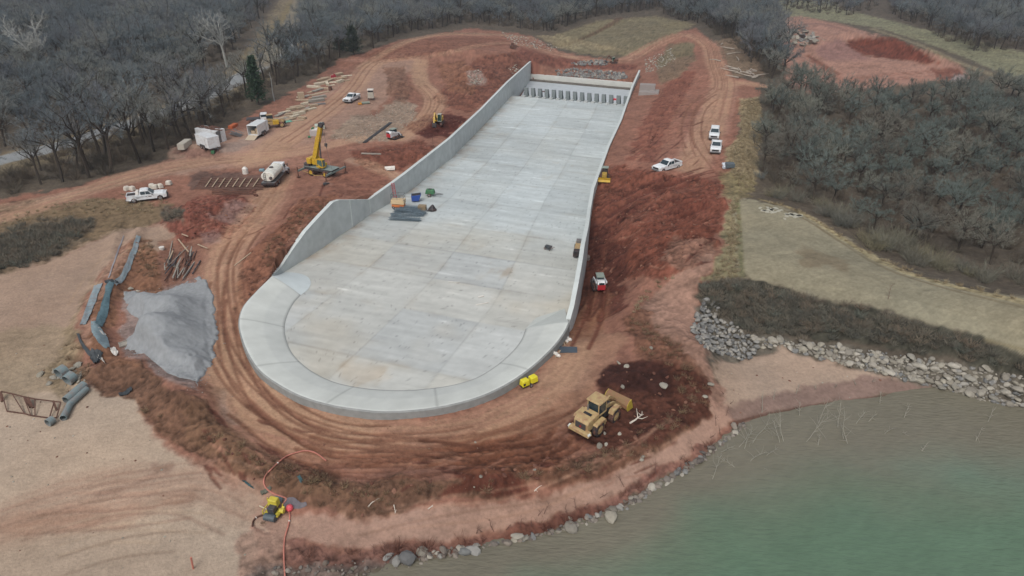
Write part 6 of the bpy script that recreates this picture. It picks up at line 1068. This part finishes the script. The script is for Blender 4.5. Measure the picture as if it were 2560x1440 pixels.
for q in ((7, 992, 5, 1005), (66, 1005, 76, 1020), (74, 1006, 83, 1021), (138, 1015, 142, 1027)): a_, b_ = Vector(g(q[0], q[1])) - o0, Vector(g(q[2], q[3])) - o0; m.bar(a_ + Vector((0, 0, .6)), b_ + Vector((0, 0, .05)), .18)
o = m.build('flat_steel_frame', rust); o.location = o0; tag(o, 'rusty ladder-like steel frame lying on the sand at the left edge', 'frame')  # rusty steel frame lying flat on the sand
def sheet(name, edge_a, edge_b, mt, label, cat, amp=.12, nv=6, dz=.06, seed=1):
    """a crumpled strip between two surveyed edges"""
    A = smooth_line(edge_a, 5); B = smooth_line(edge_b, 5); n = min(len(A), len(B)); A = resamp([q for q in A], n); B = resamp([q for q in B], n); r_ = np.random.default_rng(seed); vs = []; fs = []
    for i in range(n):
        for j in range(nv):
            f = j / (nv - 1); p = g(A[i][0] * (1 - f) + B[i][0] * f + r_.normal(0, .6), A[i][1] * (1 - f) + B[i][1] * f + r_.normal(0, .6)); vs.append((p[0], p[1], p[2] + dz + abs(r_.normal(0, amp * .5))))
    fs = [(i * nv + j, i * nv + j + 1, (i + 1) * nv + j + 1, (i + 1) * nv + j) for i in range(n - 1) for j in range(nv - 1)]; m = MB(); m.add([(v[0] - vs[0][0], v[1] - vs[0][1], v[2] - vs[0][2]) for v in vs], fs); m.add([(v[0] - vs[0][0], v[1] - vs[0][1], v[2] - vs[0][2] - .05) for v in vs], [f[::-1] for f in fs]); o = m.build(name, mt, smooth=True); o.location = vs[0]; return tag(o, label, cat)
sheet('silt_sheet', [(342, 588), (330, 622), (315, 660), (300, 692), (284, 704)], [(352, 592), (345, 620), (330, 660), (312, 700), (290, 714)], grd, 'upper grey-blue plastic strip running down the bank beside the pond', 'sheet', seed=2)
sheet('silt_sheet', [(268, 703), (258, 750), (246, 785), (236, 812)], [(286, 708), (274, 750), (272, 782), (256, 818)], M_('tarp_slate', (82, 108, 116), .6, var=.3), 'middle dark slate plastic strip on the bank, below the upper one', 'sheet', .2, seed=3)
sheet('silt_sheet', [(236, 716), (222, 752), (210, 785), (200, 812)], [(256, 710), (240, 750), (228, 785), (214, 812)], grd, 'pale grey plastic strip on the outer side of the bank', 'sheet', seed=4)
sheet('silt_sheet', [(228, 804), (230, 832), (244, 854), (262, 872)], [(246, 805), (256, 828), (268, 845), (276, 868)], M_('tarp_pale', (126, 144, 150), .6, var=.2), 'grey plastic with white rags at the lower bend of the bank', 'sheet', .15, seed=5)
sheet('silt_sheet', [(262, 704), (280, 700), (295, 706)], [(264, 710), (282, 707), (300, 712)], black_t, 'dark folded plastic tying the upper and middle strips together', 'sheet', .2, seed=6)
sheet('silt_fence', [(308, 590), (290, 640), (270, 695)], [(311, 590), (293, 640), (273, 696)], M_('fence_pale', (150, 146, 150), .8), 'thin pale plastic line along the outer edge of the upper bank', 'sheet', .1, 2, seed=7)
sheet('black_sheet', [(224, 880), (240, 876), (258, 882)], [(226, 902), (240, 912), (252, 900)], black_t, 'tangle of black plastic at the bottom corner of the bank', 'sheet', .3, seed=8)
sheet('black_sheet', [(192, 836), (205, 868), (224, 892)], [(197, 834), (210, 862), (232, 884)], black_t, 'narrow black plastic edge at the outer lower bank', 'sheet', .15, 3, seed=9)
sheet('white_sheet', [(236, 890), (252, 892), (260, 905)], [(240, 894), (252, 900), (266, 912)], jerry, 'bright white rag, the lower of two by the black plastic', 'rag', .12, seed=10)
sheet('white_sheet', [(276, 872), (286, 870), (296, 880)], [(278, 880), (286, 890), (294, 890)], jerry, 'bright white rag, the upper of two by the black plastic', 'rag', .2, seed=11)
sheet('white_sheet', [(243, 812), (250, 830), (260, 840)], [(247, 812), (256, 828), (266, 838)], jerry, 'white rag caught on the lower grey plastic', 'rag', .1, 3, seed=12)
sheet('black_sheet', [(296, 985), (312, 980), (328, 968)], [(300, 992), (316, 988), (332, 976)], black_t, 'grey netting and white scrap on the brown bank left of the crest', 'sheet', .12, seed=13)
small('wooden_form', 312, 862, lambda m: (m.box((0, 0, .1), (1.1, .9, .08)), m.box((0, .45, .18), (1.15, .08, .12)), m.box((0, -.45, .18), (1.15, .08, .12)), m.box((.5, 0, .18), (.08, .9, .12)), m.box((-.5, 0, .18), (.08, .9, .12))), woodg, 'square wooden frame lying beside the gravel heap', 'frame', .6)
# gravel heap
GP = P('308,736 330,728 385,734 415,728 455,712 500,696 518,700 530,740 540,800 545,850 538,890 520,915 500,945 495,970 488,950 470,945 440,940 415,930 385,905 360,885 318,882 320,860 340,830 345,795 325,785 312,765'); r0, r1_ = 200, 220
gx, gy = np.meshgrid(np.linspace(-62, -26, 400), np.linspace(46, 92, 440)); gz0 = hzv(gx, gy); gpx, gpy = proj(gx, gy, gz0); wob = fbm(gx / 1.4, gy / 1.4, 5, 5) * 14; d = sdf(gpx + wob, gpy + wob, GP) / 20.; lobes = np.zeros(gx.shape)
for (x, y, rad, h) in ((395, 770, 2.6, 1.7), (420, 845, 3.0, 2.7), (352, 752, 1.8, 1.2), (450, 775, 2.2, 1.3), (465, 905, 2.2, 1.2), (372, 835, 1.9, 1.5), (440, 800, 1.6, .9), (400, 890, 1.7, 1.1)):
    X, Y = un(x, y, .5); lobes += h * np.exp(-((gx - X) ** 2 + (gy - Y) ** 2) / rad ** 2)
hgt = np.where(d > 0, np.minimum(d * .9, .18) + lobes * sstep(0, 1.5, d) * (1 + .06 * fbm(gx / 1.8, gy / 1.8, 8, 3)) + .02 * fbm(gx / .4, gy / .4, 12, 2), -.25); kp = d > -.15; ii = np.arange(gx.size).reshape(gx.shape); q4 = np.stack([ii[:-1, :-1], ii[:-1, 1:], ii[1:, 1:], ii[1:, :-1]], -1)[kp[:-1, :-1] & kp[1:, 1:]]
u_, inv = np.unique(q4, return_inverse=True); VV = np.stack([gx, gy, gz0 + hgt], -1).reshape(-1, 3)[u_]; o = np_mesh('gravel_heap', VV, inv.reshape(q4.shape), M_('gravel', (146, 149, 151), .95, var=.14, scale=1.6, bump=.04, bscale=12), smooth=True); tag(o, 'large heap of light grey gravel spread beside the bowl track', 'gravel heap')
r = np.random.default_rng(21); PH = hd((425, 700), (452, 615))
for i in range(34):
    f = i / 26; x0 = 418 + r.uniform(-6, 70); y0 = 700 - r.uniform(-8, 40) + (0 if x0 < 460 else -20); L = r.uniform(3.5, 9); a_ = PH + r.normal(0, .14); p = g(x0, y0); m = MB(); m.tube([(0, 0, .1 + r.uniform(0, .25)), (math.cos(a_) * L, math.sin(a_) * L, .1 + r.uniform(0, .25))], r.uniform(.05, .12), 6); o = m.build('pole', [rust, woodg, dkst][i % 3]); o.location = p; tag(o, 'grey or rusty pole in the long pile of poles above the gravel heap', 'pole', 'poles piled above the gravel heap')
for (a_, b_, lb) in (((447, 605), (473, 637), 'pale board crossing the pole pile'), ((456, 592), (472, 598), 'short pale board at the top of the pole pile'), ((496, 618), (520, 628), 'pale board pointing right from the pole pile'), ((425, 655), (434, 634), 'bright metal strip on the left of the pole pile'), ((586, 666), (628, 633), 'long pale timber lying alone right of the gravel track')):
    p, q = g(*a_), g(*b_); m = MB(); m.bar((0, 0, .45 if 'pile' in lb else .1), (q[0] - p[0], q[1] - p[1], q[2] - p[2] + (.45 if 'pile' in lb else .1)), .16, .07); o = m.build('board', wood); o.location = p; tag(o, lb, 'board')
small('white_bucket', 405, 624, lambda m: m.tube([(0, 0, 0), (0, 0, .4)], [.3, .36], 12), jerry, 'white bucket on the bank left of the pole pile', 'bucket')
for (x, y, s) in ((327, 722, .8), (345, 728, .5), (318, 860, .5), (100, 938, .9), (150, 925, .8), (122, 960, .7), (135, 945, .7)):
    boulder(RT[int(r.integers(0, 6))], g(x, y), s, r, 'pale stone on the left bank between the pipes and the gravel heap', 'pale stones on the left bank')
# reinforcing mat field left of the tank truck
for i in range(7):
    y = 446 + i * 4.4; a_, b_ = g(505 - i * 3, y), g(668 - i * 2, y + 2); m = MB(); m.bar((0, 0, .08), (b_[0] - a_[0], b_[1] - a_[1], b_[2] - a_[2] + .08), .35, .10); o = m.build('steel_beam', rust); o.location = a_; tag(o, 'long dark steel beam in the rack of beams left of the tank truck', 'beam', 'steel beams laid left of the tank truck')
for i in range(8): x = 520 + i * 17; a_, b_ = g(x - 6, 470), g(x + 9, 448); m = MB(); m.bar((0, 0, .2), (b_[0] - a_[0], b_[1] - a_[1], b_[2] - a_[2] + .2), .16, .08); o = m.build('board', wood); o.location = a_; tag(o, 'pale board laid across the dark steel beams left of the tank truck', 'board', 'boards across the steel beams')
for i in range(3): y = 478 + i * 4; a_, b_ = g(530, y), g(640, y + 1); m = MB(); m.bar((0, 0, .1), (b_[0] - a_[0], b_[1] - a_[1], b_[2] - a_[2] + .1), .12); o = m.build('steel_bar', rust); o.location = a_; tag(o, 'thin steel bar just below the rack of beams', 'bar', 'thin steel bars below the beams')
e = empty('plastic_tank', g(614, 434), .1, 'upright white plastic tank behind the steel beams', 'tank'); m = MB(); m.tube([(0, 0, 0), (0, 0, .95), (0, 0, 1.15), (0, 0, 1.25)], [.5, .5, .3, .2], 14); m.build('shell', jerry, e, smooth=False)
small('blue_box', 655, 428, lambda m: m.box((0, 0, .22), (.9, .6, .4)), M_('blue_grey_box', (120, 150, 160), .6), 'small blue-grey box between the white tank and the truck', 'box', 0, None, .05)
for i, (x, y) in enumerate([(318, 476), (332, 476), (380, 470), (388, 472), (402, 470), (423, 462)]):
    m = MB(); m.box((0, 0, .38), (1.0, .85, .76), top=.8); o = m.build('bulk_bag', M_('bag_cream', (206, 200, 188), .8, dirt=.3), None, .12, False); o.location = g(x, y); o.rotation_euler = (0, 0, r.uniform(0, 3)); tag(o, 'cream bulk bag in the row behind the far-left pickup' if i < 5 else 'bulk bag with dark netting, rightmost of the bags behind the left pickup', 'bag', 'bulk bags behind the left pickup' if i < 5 else None)
# lumber yard
LY = [(694, 303), (704, 298), (716, 292), (700, 288), (722, 300), (730, 286), (738, 293), (712, 282), (744, 279), (728, 275), (752, 272), (748, 287), (760, 280), (770, 270), (762, 262), (778, 274), (741, 268), (758, 252), (772, 256), (752, 244), (768, 240), (782, 247), (790, 236), (776, 231), (796, 226), (784, 219), (806, 232), (812, 222), (800, 212), (818, 212), (822, 204), (806, 202), (830, 199), (836, 206), (846, 198), (850, 206), (814, 196), (838, 190), (858, 196), (866, 190), (784, 266), (792, 254), (735, 303), (756, 297), (798, 246), (828, 214), (848, 188), (862, 203)]
for i, (x, y) in enumerate(LY):
    p = g(x, y); L = r.uniform(1.8, 4.2); W2 = r.uniform(.7, 1.4); n = int(r.integers(1, 5)); a_ = R(42) + r.normal(0, .35) if r.random() < .8 else R(-20); m = MB()
    for k_ in range(n):
        nb = 4
        for j in range(nb): m.box((r.normal(0, .06), (j - 1.5) * W2 / nb, .1 + k_ * .16), (L * r.uniform(.9, 1.05), W2 / nb * .86, .12))
    m.box((-L * .3, 0, .02), (.12, W2, .08)); m.box((L * .3, 0, .02), (.12, W2, .08)); mt = [wood, woodg, wood, M_('pale_lumber', (206, 194, 172), .9, var=.2, scale=4)][int(r.integers(0, 4))]; o = m.build('lumber_stack', mt); o.location = p; o.rotation_euler = (0, 0, a_); tag(o, 'stack of planks in the lumber yard along the bare trees', 'lumber', 'plank stacks in the lumber yard')
small('plywood_box', 753, 246, lambda m: m.box((0, 0, .75), (1.5, 1.2, 1.5)), wood, 'tall upright plywood box among the plank stacks', 'box', .4)
small('red_machine', 834, 196, lambda m: (m.box((0, 0, .5), (1.4, 1.0, .7)), m.box((.3, 0, 1.0), (.5, .6, .4))), M_('crimson', (150, 24, 44), .6), 'dark red object near the top of the lumber yard', 'machine', .3, None, .05)
small('green_tarp', 722, 305, lambda m: m.box((0, 0, .2), (1.6, 1.0, .3), top=.6), M_('teal_tarp', (110, 168, 148), .7), 'pale green tarp at the lower end of the lumber yard', 'tarp', .5, None, .08)
small('barrel_cluster', 826, 226, lambda m: m.tube([(0, 0, 0), (0, 0, 1.0)], .45, 12), rust, 'brown barrel at the right edge of the lumber yard', 'barrel')
small('silver_sheet', 798, 262, lambda m: m.box((0, 0, .2), (3.0, .7, .35)), steel, 'blue-grey metal bundle lying on the track side of the lumber yard', 'bundle', .35)
# between crane and far tracks
e = empty('site_box', g(792, 338), .05, 'pale box with a green drum on top, left behind the crane boom', 'box'); m = MB(); m.box((0, 0, .6), (2.4, 1.5, 1.2)); m.build('body', M_('box_pinkish', (178, 170, 168), .8), e, .03); m = MB(); m.box((.3, 0, 1.25), (2.2, 1.3, .12)); m.build('lid', jerry, e); m = MB(); m.tube([(-.7, -.3, 1.4), (-.7, .5, 1.4)], .25, 10); m.build('drum', grn, e)
small('tote', 800, 322, lambda m: (m.box((0, 0, .5), (2.0, 1.6, .9)), m.box((.4, .2, 1.1), (1.0, .8, .4))), M_('pale_green', (190, 200, 186), .7, dirt=.2), 'heap of pale sacks and totes behind the crane boom tip', 'goods', .3, None, .06)
small('green_can', 770, 345, lambda m: m.tube([(0, 0, .2), (.5, .2, .2)], .24, 10), grn, 'small green can on the ground left of the pale box', 'can')
small('green_can', 533, 384, lambda m: m.box((0, 0, .3), (.6, .5, .6)), grn, 'green box on the ground in front of the white trailers', 'box', 0, None, .04)
e = empty('mixer_unit', g(928, 250), .1, 'upright pale mixer unit on legs right of the distant pickup', 'mixer'); m = MB(); m.box((0, 0, 1.3), (1.5, 1.3, 1.4), top=.9); m.build('body', M_('mixer_pale', (176, 170, 158), .8), e); m = MB()
for x in (-.7, .7):
    for y in (-.6, .6): m.bar((x, y, 0), (x * .9, y * .9, .7), .1)
m.build('leg_frame', dkst, e); m = MB(); m.box((0, 0, 2.2), (1.1, 1.0, .4)); m.build('hopper', blackp, e); m = MB(); m.box((0, 0, 2.55), (1.5, 1.3, .2)); m.build('lid', jerry, e)
small('grey_tank', 914, 260, lambda m: m.tube([(-1, 0, .3), (1, 0, .3)], .3, 12), M_('grey_green', (132, 142, 130), .6), 'grey cylinder lying in front of the pale mixer unit', 'tank', .4)
small('orange_tool', 900, 262, lambda m: (m.box((0, 0, .3), (.9, .6, .4)), m.bar((0, 0, .5), (.7, 0, .9), .08)), M_('orange_tool', (204, 142, 52), .6), 'small orange machine beside the grey cylinder', 'tool', .3, None, .04)
small('white_tube', 975, 424, lambda m: (m.tube([(-.9, 0, .3), (.9, .1, .35)], .3, 12), m.tube([(-.6, -.5, .2), (.9, -.5, .2)], .18, 10)), jerry, 'white rolled tube lying near the left chute wall', 'roll', .1)
small('timber', 928, 386, lambda m: m.bar((-1.9, 0, .15), (1.9, 0, .15), .25, .2), woodg, 'single grey beam lying above the white tube', 'beam', -.1)
a_, b_ = g(908, 358), g(974, 308); m = MB()
for k_ in range(3): m.tube([(k_ * .25, 0, .15), (b_[0] - a_[0] + k_ * .25, b_[1] - a_[1], b_[2] - a_[2] + .15)], .12, 6)
o = m.build('pipe_bundle', dkst); o.location = a_; tag(o, 'long thin dark pipes along the edge of the pale stone patch', 'pipe')
small('jumping_jack', 783 + 30, 463, lambda m: (m.box((0, 0, .25), (.6, .5, .4)), m.box((.5, .4, .15), (.5, .3, .2))), dkst, 'small dark gear heap on the ground below the crane', 'gear', .4, None, .05)
for i, (x, y) in enumerate([(628, 484), (640, 490), (636, 477)]): boulder(RR[i % 4], g(x, y), .9, r, 'dark red clod below the steel beams', 'red clods below the beams')
e = empty('fence_post', g(1083, 370), 0, 'thin dark bent post by the left chute wall', 'post'); m = MB(); m.bar((0, 0, 0), (0, 0, 2.2), .1); m.bar((0, 0, .6), (.9, 0, -.3), .08); m.build('post', rust, e)
# right side
small('grey_cart', 1824, 419, lambda m: (m.box((0, 0, .5), (1.5, 1.2, .7)), m.tube([(-.4, -.65, .2), (-.4, .65, .2)], .2, 8), m.bar((.8, 0, .25), (1.7, 0, .15), .08)), M_('slate', (84, 94, 100), .6), 'dark grey box trailer on the yellow grass below the parked vehicles', 'trailer', -.1, None, .04)
small('white_case', 1810, 420, lambda m: (m.box((0, 0, .6), (.6, .9, .3), rx=.5), m.box((0, -.3, .25), (.9, .6, .4))), M_('pale_blue_white', (206, 214, 222), .5), 'white panel propped beside the dark grey box trailer', 'panel', .4, None, .03)
for (x, y, lb) in ((1905, 526, 'left of two pale rock patches in the grass of the dam crest'), (1978, 539, 'right of two pale rock patches in the grass of the dam crest')):
    m = MB(); X_, Y_, Z_ = g(x + 20 if x < 1950 else x, y)
    for i in range(14): m.box((r.normal(0, .9), r.normal(0, .55), .04), (r.uniform(.4, 1.0), r.uniform(.3, .7), .10), rz=r.uniform(0, 3))
    o = m.build('rock_outcrop', M_('pale_rock', (176, 172, 156), .9, var=.15)); o.location = (X_, Y_, Z_); tag(o, lb, 'rock')
for i in range(30):
    x, y = r.uniform(1970, 2040), r.uniform(82, 116); p = g(x, y); m = MB(); m.box((0, 0, 0), (r.uniform(1.2, 3.2), r.uniform(1, 2.4), r.uniform(.25, .5))); o = m.build('concrete_slab', [rk_g, rk_t][i % 2], None, .05); o.location = (p[0], p[1], p[2] + r.uniform(.2, 1.2)); o.rotation_euler = (r.normal(0, .4), r.normal(0, .4), r.uniform(0, 3)); tag(o, 'broken grey slab in the rubble pile at the left side of the borrow pit', 'slab', 'broken slabs by the borrow pit')
for i in range(22):
    x, y = (r.uniform(1840, 1895), r.uniform(172, 196)) if i < 14 else (r.uniform(1795, 1880), r.uniform(110, 165)); p = g(x, y); L = r.uniform(2, 6); a_ = r.uniform(0, 3.1); m = MB(); m.tube([(0, 0, .15), (math.cos(a_) * L / 2, math.sin(a_) * L / 2, r.uniform(.2, .6)), (math.cos(a_ + .1) * L, math.sin(a_ + .1) * L, r.uniform(.1, .9))], [.2, .17, .08], 6); o = m.build('log', M_('dead_log', (166, 156, 144), .9, var=.2)); o.location = p; tag(o, 'dead grey log in the log heap beside the haul road fork' if i < 14 else 'dead log strewn on the scrubby ground left of the haul road bend', 'log', 'logs heaped by the haul road fork' if i < 14 else 'logs strewn by the haul road bend')
# pump, hoses, sheets at the bottom left
e = empty('water_pump', g(686, 1290), -.25, 'yellow wheeled water pump standing on the sand at lower left', 'pump'); e.scale = (.85,) * 3; yp = M_('pump_yellow', (204, 190, 64), .5, dirt=.3)
m = MB(); m.box((0, 0, .55), (1.5, 1.0, .12)); m.bar((-.75, .5, .55), (-.75, .5, 1.6), .09); m.bar((.75, .5, .55), (.75, .5, 1.2), .09); m.bar((-.75, -.5, .55), (-.75, -.5, .95), .08); m.bar((.75, -.5, .55), (.75, -.5, .95), .08); m.bar((-.75, -.5, .95), (-.75, .5, .95), .08); m.bar((.75, -.5, .95), (.75, .5, .95), .08); m.build('frame', yp, e)
m = MB(); m.box((-.1, .45, 1.35), (.95, .65, .75), top=.9); m.build('engine_cover', yp, e, .05); m = MB(); m.box((.0, -.05, .95), (.7, .7, .65)); m.tube([(.1, .3, 1.0), (.1, .3, 1.5)], .1, 8); m.build('engine', dkst, e, .04); m = MB(); m.tube([(.75, 0, .9), (1.15, 0, .9)], .22, 12); m.tube([(.95, 0, .9), (.95, .35, 1.1)], .12, 8); m.build('pump_housing', yp, e); m = MB(); m.tube([(-.55, -.6, .42), (.55, -.6, .42)], .34, 14); m.build('fuel_tank', M_('tank_dark', (78, 88, 94), .5), e); m = MB(); m.bar((-.75, .1, .55), (-1.7, .35, .5), .08); m.build('tow_bar', M_('pale_bar', (206, 196, 170), .6), e)
for s in (-1, 1): wheel(e, s * .6, -.3 if s < 0 else .4, .3, .2)
def hose(pts, label, rr=.062, mt=hosem):
    W = [g(*q) for q in smooth_line(pts, 8)]; m = MB(); o0 = W[0]; m.tube([(p[0] - o0[0], p[1] - o0[1], p[2] - o0[2] + .1) for p in W], rr, 8); o = m.build('hose', mt, smooth=True); o.location = o0; tag(o, label, 'hose'); m = MB(); k_ = len(W) * 2 // 5; a_, b_ = W[k_], W[k_ + 1]; m.tube([tuple(a_[i] - o0[i] + (.1 if i == 2 else 0) for i in range(3)), tuple(b_[i] - o0[i] + (.1 if i == 2 else 0) for i in range(3))], rr * 1.3, 8); m.build('coupling', jerry, o); return o
hose([(816, 1154), (790, 1135), (765, 1129), (740, 1134), (718, 1142), (700, 1155), (682, 1172), (665, 1190), (660, 1208), (668, 1225), (688, 1238), (706, 1244), (716, 1250), (708, 1262)], 'pink-red hose curling up from the pump onto the brown bank')
hose([(706, 1274), (720, 1278), (725, 1295), (720, 1320), (712, 1350), (710, 1390), (713, 1445)], 'pink-red hose running down from the pump towards the water')
hose([(665, 1288), (645, 1294), (634, 1304), (631, 1318)], 'short dark hose left of the pump', .07, rust)
small('float_ball', 725, 1276, lambda m: m.tube([(0, 0, .0), (0, 0, .1), (0, 0, .28), (0, 0, .46), (0, 0, .54)], [.1, .24, .3, .22, .05], 12), M_('float_red', (220, 90, 100), .4), 'pink-red ball float on the sheet right of the pump', 'float')
sheet('tarp', [(712, 1248), (735, 1246), (752, 1258), (766, 1258)], [(706, 1268), (730, 1272), (752, 1272), (768, 1264)], M_('wet_sheet', (96, 90, 96), .6, var=.3), 'crumpled grey-brown sheet behind the pump', 'sheet', .08, seed=20)
sheet('tarp', [(688, 1240), (700, 1240), (708, 1246)], [(690, 1250), (704, 1258), (706, 1262)], M_('slate', (0, 0, 0)), 'dark blue-grey sheet under the hose above the pump', 'sheet', .1, seed=21)
sheet('tarp', [(606, 1203), (616, 1205), (632, 1220)], [(608, 1206), (624, 1218), (636, 1224)], M_('teal_slate', (62, 92, 96), .6, var=.25), 'narrow dark teal plastic scrap on the bank above left of the pump', 'sheet', .12, seed=22)
sheet('tarp', [(742, 1192), (750, 1192), (756, 1202)], [(746, 1198), (750, 1206), (754, 1210)], M_('teal_slate', (0, 0, 0)), 'small dark plastic scrap on the brown bank right of the hose loop', 'sheet', .12, seed=23)
sheet('tarp', [(650, 1230), (662, 1226), (676, 1216)], [(654, 1240), (668, 1234), (680, 1222)], M_('olive_scrap', (92, 92, 80), .8, var=.3), 'olive scrap of cloth left of the hose above the pump', 'sheet', .15, seed=24)
small('marker_stake', 483, 1422, lambda m: m.tube([(0, 0, 0), (.1, 0, 1.2)], .07, 6), hosem, 'short pink-red pipe stub on the sand at bottom left', 'stake')
# white driftwood and scraps near the loader and along the bank
for i, (p_, q_, L_, lb) in enumerate([((1575, 1060), (1612, 1036), 0, 'white peeled branch curving on the dark soil right of the loader'), ((920, 1270), (926, 1262), 0, 'short white stick on the brown bank above the shore track'), ((985, 1265), (992, 1290), 0, 'forked pale stick hanging down the brown bank'), ((1070, 1275), (1078, 1268), 0, 'small pale stick just right of the forked one'), ((1336, 1230), (1342, 1220), 0, 'pale stick by the dark red notch in the bank')]):
    a_, b_ = g(*p_), g(*q_); L = math.hypot(b_[0] - a_[0], b_[1] - a_[1]); branch((a_[0], a_[1], a_[2] + .1), math.atan2(b_[1] - a_[1], b_[0] - a_[0]), max(L, .9), .05, 800 + i, M_('white_wood', (216, 206, 192), .8), lb, None, 4, 'driftwood', .10 if i == 0 else .05)
for i, (x, y, s) in enumerate([(1547, 908, .5), (1566, 917, .6), (1556, 968, .5), (1660, 966, .9), (1512, 1085, .4), (1500, 1115, .7), (1515, 1112, .4), (1549, 1086, .4), (1336, 1175, .35), (1202, 1192, .4), (1606, 1144, .5), (1603, 1150, .5), (1775, 962, .7), (1762, 992, .5), (1628, 870, .5), (1765, 993, .4), (1186, 1218, .2)]):
    boulder(RT[i % 6], g(x, y), s, r, 'pale stone strewn over the dark soil and bank round the loader', 'pale stones round the loader')
print('DONE', len(bpy.data.objects))
# ------------------------------------------------------------------ thin winter haze
bm = bmesh.new(); bmesh.ops.create_cube(bm, size=1); me = bpy.data.meshes.new('haze'); bm.to_mesh(me); bm.free(); hz_ = bpy.data.objects.new('haze', me); COL.objects.link(hz_)
hz_.scale = (13000, 8200, 140); hz_.location = (0, 3400, 12.5); tag(hz_, kind='stuff', label='thin bluish winter haze over the far woods', cat='haze')
hm = bpy.data.materials.new('haze'); hm.use_nodes = True; t = hm.node_tree; t.nodes.remove(t.nodes['Principled BSDF']); pv_ = t.nodes.new('ShaderNodeVolumePrincipled'); pv_.inputs['Color'].default_value = (.78, .86, 1, 1); pv_.inputs['Density'].default_value = .0002; pv_.inputs['Anisotropy'].default_value = .2
t.links.new(pv_.outputs[0], t.nodes['Material Output'].inputs['Volume']); me.materials.append(hm)
